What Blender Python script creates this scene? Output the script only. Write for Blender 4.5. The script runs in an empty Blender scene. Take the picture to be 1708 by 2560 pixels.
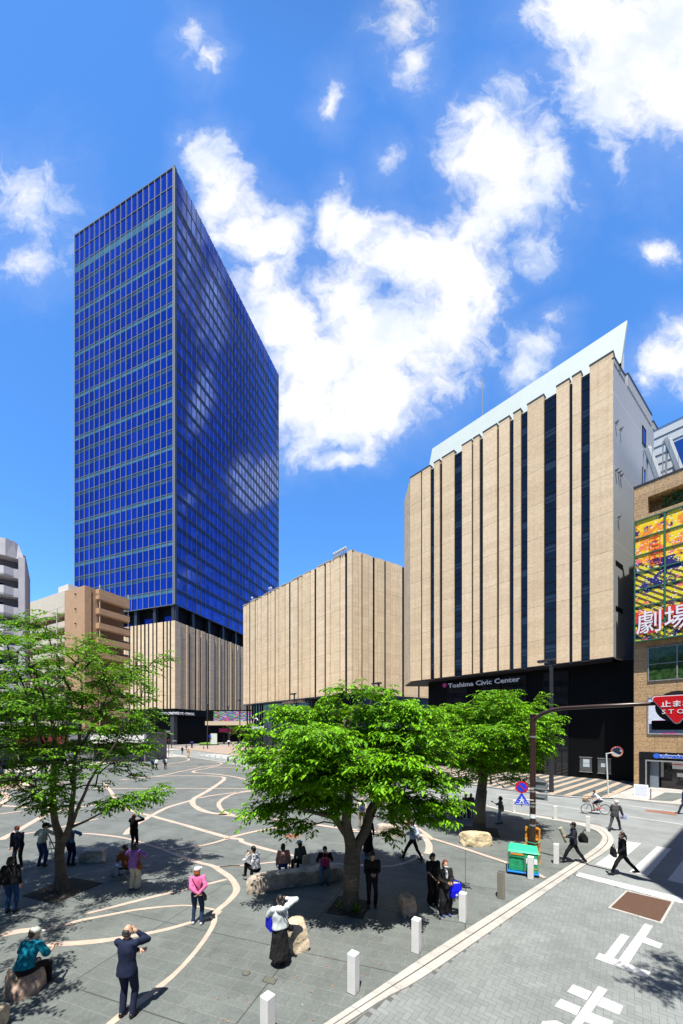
import bpy, bmesh, math, random
from mathutils import Vector, Matrix, noise
R = math.radians
scene = bpy.context.scene
col = scene.collection

# ---------------------------------------------------------------- camera, world, sun, exposure
H = 5.4; F = 900.0; U0 = 854.0; V0 = 1825.0     # eye height, focal length and horizon of the photograph
camd = bpy.data.cameras.new('camera'); cam = bpy.data.objects.new('camera', camd); col.objects.link(cam)
cam.location = (0, 0, H); cam.rotation_euler = (R(90), 0, 0)
camd.sensor_fit = 'VERTICAL'; camd.sensor_height = 36; camd.sensor_width = 24
camd.lens = F/2560*36; camd.shift_y = (V0-1280)/2560; camd.clip_end = 8000; camd.clip_start = .05
scene.camera = cam
scene.view_settings.view_transform = 'Standard'; scene.view_settings.look = 'None'
scene.view_settings.gamma = 1; scene.view_settings.exposure = 0.92

SUN = Vector((-0.21*.34, -.34, .94)).normalized()
sd = bpy.data.lights.new('sun', 'SUN'); sd.energy = 5.0; sd.angle = R(.5); sd.color = (1, .95, .87)
so = bpy.data.objects.new('sun', sd); col.objects.link(so); so.location = (0, 0, 60)
so.rotation_euler = SUN.to_track_quat('Z', 'Y').to_euler()

class NT:
    """small node-tree writer"""
    def __init__(s, tree): s.t = tree; s.n = tree.nodes; s.l = tree.links
    def add(s, typ, ins=None, **kw):
        n = s.n.new(typ)
        for k, v in kw.items(): setattr(n, k, v)
        for k, v in (ins or {}).items(): s.put(n.inputs[k], v)
        return n
    def put(s, sock, v):
        if isinstance(v, bpy.types.NodeSocket): s.l.new(v, sock)
        elif isinstance(v, bpy.types.Node): s.l.new(v.outputs[0], sock)
        else:
            if isinstance(v, (tuple, list)) and len(v) == 3 and sock.type == 'RGBA': v = (*v, 1)
            sock.default_value = v
    def m(s, op, a, b=0.0, c=None, clamp=False):
        n = s.n.new('ShaderNodeMath'); n.operation = op; n.use_clamp = clamp
        s.put(n.inputs[0], a); s.put(n.inputs[1], b)
        if c is not None: s.put(n.inputs[2], c)
        return n.outputs[0]
    def mix(s, f, a, b, typ='MIX'):
        n = s.n.new('ShaderNodeMix'); n.data_type = 'RGBA'; n.blend_type = typ
        s.put(n.inputs[0], f); s.put(n.inputs[6], a); s.put(n.inputs[7], b)
        return n.outputs[2]
    def ramp(s, f, stops):
        n = s.n.new('ShaderNodeMapRange'); n.interpolation_type = 'SMOOTHSTEP'
        s.put(n.inputs[0], f); n.inputs[1].default_value = stops[0]; n.inputs[2].default_value = stops[1]
        n.inputs[3].default_value = stops[2]; n.inputs[4].default_value = stops[3]
        return n.outputs[0]

w = bpy.data.worlds.new('World'); scene.world = w; w.use_nodes = True
N = NT(w.node_tree); N.n.clear()
out = N.add('ShaderNodeOutputWorld')
sky = N.add('ShaderNodeTexSky', sky_type='NISHITA', sun_disc=False)
sky.sun_elevation = math.asin(SUN.z); sky.sun_rotation = math.atan2(SUN.x, SUN.y)
sky.altitude = 0; sky.air_density = 1.0; sky.dust_density = 0.3; sky.ozone_density = 3.0
tc = N.add('ShaderNodeTexCoord'); sep = N.add('ShaderNodeSeparateXYZ', {0: tc.outputs['Generated']})
hs = N.add('ShaderNodeHueSaturation', {'Hue': .497, 'Saturation': 1.14, 'Value': 1.60, 'Color': sky.outputs[0]})
skyc = N.mix(1.0, hs.outputs[0], (.72,1.04,1.34), 'MULTIPLY')
# clouds live on the sky directions in front (tangent-plane coordinates of the view direction)
yy = N.m('MAXIMUM', sep.outputs[1], .05)
gx = N.m('DIVIDE', sep.outputs[0], yy); gz = N.m('DIVIDE', sep.outputs[2], yy)
gv = N.add('ShaderNodeCombineXYZ', {0: gx, 1: gz, 2: 0.0}).outputs[0]
warp = N.add('ShaderNodeTexNoise', {'Vector': gv, 'Scale': 5.5, 'Detail': 5.0, 'Roughness': .6})
wv = N.add('ShaderNodeVectorMath', {0: warp.outputs[1], 1: (.5, .5, .5)}, operation='SUBTRACT')
wv = N.add('ShaderNodeVectorMath', {0: wv.outputs[0], 'Scale': .16}, operation='SCALE')
gw = N.add('ShaderNodeVectorMath', {0: gv, 1: wv.outputs[0]}, operation='ADD').outputs[0]
# (x, y, radius x, radius y, strength) in 1568-wide reading of the photograph
CL = [(480,395,55,75,.9),(512,470,75,70,1),(560,540,100,85,1.1),(640,540,60,70,.9),(600,640,80,90,1),(660,740,85,90,1.1),(720,830,110,90,1.15),(700,930,100,90,1.1),
 (770,990,100,70,1),(850,900,140,95,1.25),(900,790,150,110,1.3),(800,690,80,110,1),(765,500,50,75,.9),(830,530,80,60,1),(900,590,110,80,1.15),
 (990,590,120,80,1.15),(1060,650,90,110,1.1),(1000,760,110,90,1.1),(1100,530,90,70,1),(1170,450,120,85,1.05),(1150,350,100,110,1.1),(1110,260,75,60,.8),
 (1240,400,60,120,.9),(1220,560,60,60,.62),(780,1065,75,28,.95),(1000,880,60,40,.6),(560,760,60,80,.75),(645,880,60,120,.8),
 (1440,130,170,130,1.15),(1540,110,160,220,1.3),(1340,40,130,80,.95),(1430,240,100,90,.9),(1560,260,60,70,.8),(1230,30,60,50,.7),(1420,330,40,60,.6),
 (930,50,65,75,.74),(950,150,45,60,.66),(1150,200,60,50,.62),(765,240,35,60,.55),(880,380,38,40,.58),
 (80,480,95,110,.70),(50,600,90,60,.58),(445,70,40,60,.62),(480,140,42,55,.62),(420,320,25,30,.5),
 (1540,830,80,60,1),(1490,870,50,40,.8),(1560,760,40,40,.8),(1235,780,58,38,.78),(1200,840,36,52,.72),(1275,735,40,28,.62),(945,955,38,24,.62),(1500,585,36,26,.55),(700,1010,60,60,.75)]
# clouds to the right of the picture, which the tower's right face mirrors
CR = [(1.13,1.0,.12,.08,1.5),(1.23,1.10,.08,.06,1.2),(1.5,1.55,.08,.12,1.1),(1.42,1.95,.10,.20,1.1),(1.60,2.45,.12,.3,.85),(1.62,1.12,.10,.05,.65),(1.7,.75,.14,.04,.55)]
dens = None
def blob(cx, cy, rx, ry, s):
    global dens
    d = N.add('ShaderNodeVectorMath', {0: gw, 1: (cx, cy, 0)}, operation='SUBTRACT')
    d = N.add('ShaderNodeVectorMath', {0: d.outputs[0], 1: (1/rx, 1/ry, 0)}, operation='MULTIPLY')
    d = N.add('ShaderNodeVectorMath', {0: d.outputs[0]}, operation='LENGTH').outputs['Value']
    v = N.m('MULTIPLY_ADD', d, -s*.62, s)
    dens = v if dens is None else N.m('SMOOTH_MAX', dens, v, .15)
for x, y, rx, ry, s in CL:
    k = 1708/1568
    blob((x*k-U0)/F, (V0-y*k)/F, rx*k/F, ry*k/F, s)
for c in CR: blob(*c)
n1 = N.add('ShaderNodeTexNoise', {'Vector': gw, 'Scale': 3.4, 'Detail': 12.0, 'Roughness': .60, 'Lacunarity': 2.1})
n2 = N.add('ShaderNodeTexNoise', {'Vector': gw, 'Scale': 13.0, 'Detail': 8.0, 'Roughness': .62, 'Distortion': .6})
nn = N.m('ADD', N.m('MULTIPLY', N.m('SUBTRACT', n1.outputs[0], .5), 1.5), N.m('MULTIPLY', N.m('SUBTRACT', n2.outputs[0], .5), .9))
fac = N.ramp(N.m('ADD', dens, nn), (.10, .86, 0, 1))
fac = N.m('MULTIPLY', fac, N.ramp(sep.outputs[1], (.0, .12, 0, 1)))
# thin veil near clouds
veil = N.m('MULTIPLY', N.ramp(N.m('ADD', dens, N.m('MULTIPLY', nn, .6)), (-.45, .9, 0, 1)), .16)
fac = N.m('MAXIMUM', fac, N.m('MULTIPLY', veil, N.ramp(sep.outputs[1], (.0, .12, 0, 1))))
shade = N.add('ShaderNodeTexNoise', {'Vector': gw, 'Scale': 2.4, 'Detail': 9.0, 'Roughness': .55})
cc = N.mix(N.ramp(shade.outputs[0], (.47, .62, 0, 1)), (7.7, 7.75, 7.9), (5.9, 6.5, 7.5))
rs = N.ramp(gx, (1.0, 1.22, 1, .42))     # clearer, deeper blue off to the right of the picture
skyc = N.mix(1.0, skyc, N.add('ShaderNodeCombineXYZ', {0: rs, 1: rs, 2: N.m('POWER', rs, .6)}).outputs[0], 'MULTIPLY')
bgc = N.mix(fac, skyc, cc)
# the sky deepens towards the zenith and on the side behind the camera, out of the picture
deep = N.m('MULTIPLY', N.ramp(sep.outputs[1], (-.25, .18, .5, 1)), N.ramp(sep.outputs[2], (.86, .97, 1, .5)))
bgc = N.mix(1.0, bgc, N.add('ShaderNodeCombineXYZ', {0: deep, 1: deep, 2: deep}).outputs[0], 'MULTIPLY')
bg = N.add('ShaderNodeBackground', {'Color': bgc, 'Strength': .074})
N.l.new(bg.outputs[0], out.inputs[0])

# ---------------------------------------------------------------- measuring helpers
def G(u, v, z=0.0):
    """ground point seen at a place of the photograph"""
    Y = (H-z)*F/(v-V0); return Vector(((u-U0)/F*Y, Y, z))
def P(u, v, Y): return Vector(((u-U0)/F*Y, Y, H+(V0-v)/F*Y))
def ZY(v, Y): return H+(V0-v)/F*Y

# ---------------------------------------------------------------- objects
def tag(o, label=None, cat=None, group=None, kind=None):
    if label: o['label'] = label
    if cat: o['category'] = cat
    if group: o['group'] = group
    if kind: o['kind'] = kind
    return o
def thing(name, label, cat, loc=(0, 0, 0), rz=0.0, group=None):
    o = bpy.data.objects.new(name, None); col.objects.link(o); o.empty_display_size = .3
    o.location = loc; o.rotation_euler = (0, 0, rz)
    return tag(o, label, cat, group)
class MB:
    """collects shapes into one mesh"""
    def __init__(s): s.v = []; s.f = []; s.mi = []
    def add(s, vs, fs, mi=0):
        b = len(s.v); s.v += [tuple(v) for v in vs]; s.f += [tuple(b+i for i in f) for f in fs]; s.mi += [mi]*len(fs); return s
    def box(s, x0, x1, y0, y1, z0, z1, mi=0):
        return s.add([(x0,y0,z0),(x1,y0,z0),(x1,y1,z0),(x0,y1,z0),(x0,y0,z1),(x1,y0,z1),(x1,y1,z1),(x0,y1,z1)],
                     [(3,2,1,0),(4,5,6,7),(0,1,5,4),(1,2,6,5),(2,3,7,6),(3,0,4,7)], mi)
    def quad(s, a, b, c, d, mi=0): return s.add([a, b, c, d], [(0, 1, 2, 3)], mi)
    def prism(s, poly, z0, z1, mi=0):
        n = len(poly); ar = sum(poly[i][0]*poly[(i+1) % n][1]-poly[(i+1) % n][0]*poly[i][1] for i in range(n))
        if ar < 0: poly = poly[::-1]
        vs = [(p[0], p[1], z0) for p in poly]+[(p[0], p[1], z1) for p in poly]
        fs = [tuple(range(n-1, -1, -1)), tuple(range(n, 2*n))]+[(i, (i+1) % n, n+(i+1) % n, n+i) for i in range(n)]
        return s.add(vs, fs, mi)
    def tube(s, pts, rad, seg=8, mi=0, cap=True):
        pts = [Vector(p) for p in pts]; n = len(pts)
        if not hasattr(rad, '__len__'): rad = [rad]*n
        vs = []; up = None
        for i in range(n):
            t = (pts[min(i+1, n-1)]-pts[max(i-1, 0)]).normalized()
            if up is None: up = t.orthogonal().normalized()
            up = (up-t*up.dot(t)); up = up.normalized() if up.length > 1e-5 else t.orthogonal().normalized()
            b = t.cross(up)
            for k in range(seg):
                a = 2*math.pi*k/seg; vs.append(pts[i]+(up*math.cos(a)+b*math.sin(a))*rad[i])
        fs = [(i*seg+k, i*seg+(k+1) % seg, (i+1)*seg+(k+1) % seg, (i+1)*seg+k) for i in range(n-1) for k in range(seg)]
        if cap: fs += [tuple(range(seg-1, -1, -1)), tuple((n-1)*seg+k for k in range(seg))]
        return s.add(vs, fs, mi)
    def lathe(s, prof, c=(0, 0, 0), seg=16, mi=0, sx=1, sy=1):
        n = len(prof); vs = [(c[0]+r*math.cos(2*math.pi*k/seg)*sx, c[1]+r*math.sin(2*math.pi*k/seg)*sy, c[2]+z) for r, z in prof for k in range(seg)]
        fs = [(i*seg+k, i*seg+(k+1) % seg, (i+1)*seg+(k+1) % seg, (i+1)*seg+k) for i in range(n-1) for k in range(seg)]
        fs += [tuple(range(seg-1, -1, -1)), tuple((n-1)*seg+k for k in range(seg))]
        return s.add(vs, fs, mi)
    def ell(s, c, rx, ry, rz, M=None, seg=12, rings=8, mi=0):
        vs = []; M = M or Matrix.Identity(3); c = Vector(c)
        for i in range(1, rings):
            ph = math.pi*i/rings
            for k in range(seg):
                a = 2*math.pi*k/seg
                vs.append(c+M @ Vector((rx*math.sin(ph)*math.cos(a), ry*math.sin(ph)*math.sin(a), rz*math.cos(ph))))
        t = len(vs); vs += [c+M @ Vector((0, 0, rz)), c+M @ Vector((0, 0, -rz))]
        fs = [(i*seg+(k+1) % seg, i*seg+k, (i+1)*seg+k, (i+1)*seg+(k+1) % seg)[::1] for i in range(rings-2) for k in range(seg)]
        fs += [(t, k, (k+1) % seg) for k in range(seg)]+[(t+1, (rings-2)*seg+(k+1) % seg, (rings-2)*seg+k) for k in range(seg)]
        return s.add(vs, fs, mi)
    def mesh(s, name):
        me = bpy.data.meshes.new(name); me.from_pydata(s.v, [], s.f)
        if any(s.mi): me.polygons.foreach_set('material_index', s.mi)
        me.update(); return me
    def build(s, name, mats, parent=None, smooth=False, bevel=0, loc=None, rz=None):
        me = s.mesh(name)
        for m in (mats if isinstance(mats, (list, tuple)) else [mats]): me.materials.append(m)
        if smooth: me.polygons.foreach_set('use_smooth', [True]*len(me.polygons))
        o = bpy.data.objects.new(name, me); col.objects.link(o)
        if parent: o.parent = parent
        if loc is not None: o.location = loc
        if rz is not None: o.rotation_euler = (0, 0, rz)
        if bevel:
            b = o.modifiers.new('bevel', 'BEVEL'); b.width = bevel; b.segments = 2; b.limit_method = 'ANGLE'
        return o
def children(o): return [c for c in bpy.data.objects if c.parent == o]
def copy_tree(o, parent=None):
    c = o.copy(); col.objects.link(c); c.parent = parent
    for ch in children(o): copy_tree(ch, c)
    return c

# ---------------------------------------------------------------- materials
MATS = {}
def mat(name, c, rough=.7, metal=0.0, var=.12, scale=6.0, bump=0.0, bscale=40.0, spec=.5, coord='Object', emit=None, trans=None):
    if name in MATS: return MATS[name]
    m = bpy.data.materials.new(name); m.use_nodes = True; t = NT(m.node_tree); b = t.n['Principled BSDF']
    tc = t.add('ShaderNodeTexCoord').outputs[coord]
    nz = t.add('ShaderNodeTexNoise', {'Vector': tc, 'Scale': scale, 'Detail': 5.0, 'Roughness': .6})
    f = t.ramp(nz.outputs[0], (.3, .7, 0, 1))
    lo = tuple(x*(1-var) for x in c); hi = tuple(min(1, x*(1+var)) for x in c)
    cc = t.mix(f, lo, hi); t.put(b.inputs['Base Color'], cc)
    b.inputs['Roughness'].default_value = rough; b.inputs['Metallic'].default_value = metal
    b.inputs['Specular IOR Level'].default_value = spec
    if emit:
        t.put(b.inputs['Emission Color'], cc); b.inputs['Emission Strength'].default_value = emit
    if bump:
        nb = t.add('ShaderNodeTexNoise', {'Vector': tc, 'Scale': bscale, 'Detail': 4.0})
        bp = t.add('ShaderNodeBump', {'Height': nb.outputs[0], 'Strength': bump, 'Distance': .02})
        t.put(b.inputs['Normal'], bp.outputs[0])
    MATS[name] = m; return m
def text(body, size, m, parent=None, name='lettering', depth=.02, bold=0.0, sx=1.0, align='LEFT'):
    """lettering in the local x-z plane, facing local -y"""
    c = bpy.data.curves.new('f', 'FONT'); c.body = body; c.size = size; c.extrude = depth; c.offset = bold; c.align_x = align; c.resolution_u = 2
    o = bpy.data.objects.new('f', c); col.objects.link(o); bpy.context.view_layer.update()
    me = bpy.data.meshes.new_from_object(o.evaluated_get(bpy.context.evaluated_depsgraph_get()))
    bpy.data.objects.remove(o); me.name = name
    me.transform(Matrix(((sx, 0, 0, 0), (0, 0, -1, 0), (0, 1, 0, 0), (0, 0, 0, 1))))
    me.materials.clear(); me.materials.append(m)
    o = bpy.data.objects.new(name, me); col.objects.link(o)
    if parent: o.parent = parent
    return o
# ---------------------------------------------------------------- ground
def ground_mat(name, c, c2, tile=None, rot=0, joint=(.05,.05,.05), jw=.012, big=None, rough=.75, stain=.25, light_joint=None):
    m = bpy.data.materials.new(name); m.use_nodes = True; t = NT(m.node_tree); b = t.n['Principled BSDF']
    tc = t.add('ShaderNodeTexCoord').outputs['Object']
    mp = t.add('ShaderNodeMapping', {'Vector': tc, 'Rotation': (0, 0, rot)}).outputs[0]
    base = None
    n1 = t.add('ShaderNodeTexNoise', {'Vector': tc, 'Scale': .55, 'Detail': 6.0, 'Roughness': .65})
    n2 = t.add('ShaderNodeTexNoise', {'Vector': tc, 'Scale': 22.0, 'Detail': 5.0, 'Roughness': .7})
    if tile:
        br = t.add('ShaderNodeTexBrick', {'Vector': mp, 'Color1': c, 'Color2': c2, 'Mortar': light_joint or joint, 'Scale': 1.0, 'Mortar Size': jw, 'Mortar Smooth': .3, 'Bias': 0.0, 'Brick Width': tile[0], 'Row Height': tile[1]})
        br.offset = .5; base = br.outputs[0]
        if big:
            b2 = t.add('ShaderNodeTexBrick', {'Vector': mp, 'Scale': 1.0, 'Mortar Size': .02, 'Mortar Smooth': .5, 'Brick Width': big[0], 'Row Height': big[1]})
            b2.offset = 0.0
            base = t.mix(b2.outputs['Fac'], base, joint)
    else: base = t.mix(n1.outputs[0], c, c2)
    base = t.mix(1.0, base, t.mix(t.ramp(n1.outputs[0], (.32, .68, 0, 1)), (1-stain,)*3, (1.1,)*3), 'MULTIPLY')
    base = t.mix(1.0, base, t.mix(t.ramp(n2.outputs[0], (.3, .7, 0, 1)), (.86,)*3, (1.12,)*3), 'MULTIPLY')
    n3 = t.add('ShaderNodeTexNoise', {'Vector': t.add('ShaderNodeMapping', {'Vector': tc, 'Location': (31, 7, 0)}).outputs[0], 'Scale': 1.7, 'Detail': 9.0, 'Roughness': .75})
    base = t.mix(1.0, base, t.mix(t.ramp(n3.outputs[0], (.52, .70, 0, 1)), (1.03,)*3, (.80, .79, .78)), 'MULTIPLY')
    vo = t.add('ShaderNodeTexVoronoi', {'Vector': tc, 'Scale': 1.6, 'Randomness': 1.0}); wn = t.add('ShaderNodeTexWhiteNoise', {'Vector': vo.outputs['Color']})
    dot = t.m('MULTIPLY', t.m('LESS_THAN', vo.outputs['Distance'], .035), t.m('GREATER_THAN', wn.outputs[0], .5))
    base = t.mix(t.m('MULTIPLY', dot, .55), base, t.mix(t.m('GREATER_THAN', wn.outputs[0], .75), (.03, .03, .03), (.38, .38, .36)))
    t.put(b.inputs['Base Color'], base); b.inputs['Roughness'].default_value = rough
    b.inputs['Specular IOR Level'].default_value = .35
    bp = t.add('ShaderNodeBump', {'Height': n2.outputs[0], 'Strength': .25, 'Distance': .01}); t.put(b.inputs['Normal'], bp.outputs[0])
    return m
A_PLAZA = R(-19)
M_ground = ground_mat('pale_paving', (.17,.165,.155), (.20,.195,.185), (1.2,.6), R(47), (.17,.165,.16), .01)
M_plaza = ground_mat('slate_tiles', (.106,.119,.113), (.124,.138,.131), (.66,.33), A_PLAZA*-1, (.055,.058,.056), .008, (3.96,2.64), rough=.7, stain=.14, light_joint=(.155,.165,.155))
M_road = ground_mat('grey_street', (.185,.200,.197), (.205,.220,.216), None, rough=.8, stain=.12)
M_kerb = ground_mat('pale_granite', (.34,.33,.30), (.38,.365,.335), (1.0, 40), R(-50.5), (.2,.19,.18), .01, rough=.7, stain=.12)
M_cream = mat('cream_stone_band', (.42,.32,.26), .75, var=.10, scale=3.0, bump=.2)
M_white = mat('white_road_paint', (.49,.49,.48), .7, var=.16, scale=14)
M_slot = mat('dark_slot', (.02,.02,.02), .9)
def sheet(name, poly, z, m, kind='structure', label=None, cat=None, thick=None):
    mb = MB(); mb.prism([(p[0], p[1]) for p in poly], (z-thick if thick else 0.0005), z)
    return tag(mb.build(name, m), label, cat, None, kind)
mb = MB(); ring = [(2600*math.cos(a*math.pi/32), 2600*math.sin(a*math.pi/32)) for a in range(64)]
mb.add([(x, y, 0) for x, y in ring], [tuple(range(64))]); tag(mb.build('ground', M_ground), kind='structure')

def ribbon(pts, w0, z, h=.004, closed=False, sub=6):
    """flat strip following ground points, as a mesh builder"""
    P_ = [Vector((p[0], p[1], 0)) for p in pts]; W = w0 if hasattr(w0, '__len__') else [w0]*len(P_)
    out = []; ws = []
    for i in range(len(P_)-1):
        p0 = P_[max(i-1, 0)]; p1 = P_[i]; p2 = P_[i+1]; p3 = P_[min(i+2, len(P_)-1)]
        for k in range(sub):
            t = k/sub
            q = .5*((2*p1)+(-p0+p2)*t+(2*p0-5*p1+4*p2-p3)*t*t+(-p0+3*p1-3*p2+p3)*t**3)
            out.append(q); ws.append(W[i]*(1-t)+W[i+1]*t)
    out.append(P_[-1]); ws.append(W[-1]); n = len(out); L = []; Rr = []
    for i in range(n):
        t = (out[min(i+1, n-1)]-out[max(i-1, 0)]).normalized(); nn = Vector((-t.y, t.x, 0))
        j1 = noise.noise(out[i]*.9)*.18; j2 = noise.noise(out[i]*.9+Vector((9, 3, 0)))*.18
        L.append(out[i]+nn*ws[i]*(.40+j1)); Rr.append(out[i]-nn*ws[i]*(.40+j2))
    mb = MB(); vs = [(p.x, p.y, z) for p in L]+[(p.x, p.y, z) for p in Rr]
    mb.add(vs, [(i+n, i+1+n, i+1, i) for i in range(n-1)]); return mb

# plaza outline
arc_out = [G(u, v) for u, v in [(1426,2165),(1478,2130),(1500,2108),(1503,2094),(1490,2080),(1464,2069)]]
PL = [G(820,2560)-Vector((9.33,7.68,0))*.75]+arc_out+[G(1399,2054),G(1284,2035),G(1216,2019),G(676,1930.5),G(558,1907),G(482,1894.5),G(446,1892),G(370,1897),G(150,1925),G(0,1944),G(-600,1960)]+[Vector((-40,2,0)), Vector((-10,-6,0))]
sheet('plaza', PL, .03, M_plaza)
# road sheet over everything right of the plaza and along the far street
far_edge = [G(1708+500,2075), G(1650,2009), G(1522,1994), G(1391,1989), G(1100,1952)]
d0 = Vector((.66,-.75,0)); fe = G(1100,1952)
road_poly = [Vector((-3,-8,0)), Vector((34,-8,0)), Vector((34,14,0))]+[G(1700,2017), G(1522,1995), G(1391,1989.5), fe, fe-d0*40, fe-d0*95, G(482,1894.5)-d0*62, G(482,1894.5)-d0*20, G(482,1894.5), G(676,1929), G(1216,2017), G(1500,2060), G(1540,2110), G(1440,2180), G(850,2560), Vector((-2,2,0))]
sheet('road', road_poly, .004, M_road)

# kerb with drainage slot: two pale granite rows and a dark line between them
ko = [G(820,2560)-Vector((9.33,7.68,0))*.75]+[G(1108,2366),G(1330,2222)]+arc_out+[G(1399,2054),G(1284,2035),G(1216,2019)]
ko = [G(820,2560)-Vector((9.33,7.68,0))*.75, G(820,2560), G(1108,2365), G(1426,2165), G(1463,2140), G(1493,2117), G(1506,2100), G(1500,2087), G(1480,2075), G(1420,2058.5), G(1284,2034.5), G(1216,2017.5)]
ki = [G(869.5,2560)-Vector((9.33,7.68,0))*.75, G(869.5,2560), G(1108,2414), G(1464,2164), G(1508,2136), G(1530,2116), G(1534,2100), G(1524,2083), G(1499,2067), G(1430,2054), G(1284,2030.5), G(1216,2014.5)]
def dens_(a, n=6):
    o = []
    for i in range(len(a)-1):
        p0 = a[max(i-1,0)]; p1 = a[i]; p2 = a[i+1]; p3 = a[min(i+2,len(a)-1)]
        for k in range(n):
            t = k/n; o.append(.5*((2*p1)+(-p0+p2)*t+(2*p0-5*p1+4*p2-p3)*t*t+(-p0+3*p1-3*p2+p3)*t**3))
    return o+[a[-1]]
ko = dens_(ko); ki = dens_(ki)
def strip(a, b, z0, z1):
    mb = MB(); n = len(a); vs = []
    for p in a: vs += [(p.x, p.y, z0), (p.x, p.y, z1)]
    for p in b: vs += [(p.x, p.y, z0), (p.x, p.y, z1)]
    fs = []
    for i in range(n-1):
        A = 2*i; B = 2*n+2*i
        fs += [(A+1, B+1, B+3, A+3), (A, A+1, A+3, A+2), (B, B+2, B+3, B+1)]
    return mb.add(vs, fs)
lerp = lambda a, b, t: [p.lerp(q, t) for p, q in zip(a, b)]
tag(strip(ko, lerp(ko, ki, .47), .001, .055).build('kerb', M_kerb), kind='structure')
tag(strip(lerp(ko, ki, .53), ki, .001, .045).build('gutter', M_kerb), kind='structure')
tag(strip(lerp(ko, ki, .47), lerp(ko, ki, .53), .001, .02).build('drain_slot', M_slot), kind='structure')
# pale edging of the plaza towards the far street, and beyond
for k, (pts, wd) in enumerate([([(1216,2016),(1000,1979),(830,1952),(676,1929),(560,1906),(482,1893.5)], .42), ([(482,1893.5),(430,1891),(370,1895.5),(150,1924),(0,1942)], .5)]):
    tag(ribbon([G(*p) for p in pts], wd, .036, sub=8).build('plaza_edging', M_kerb), kind='structure')

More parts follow.
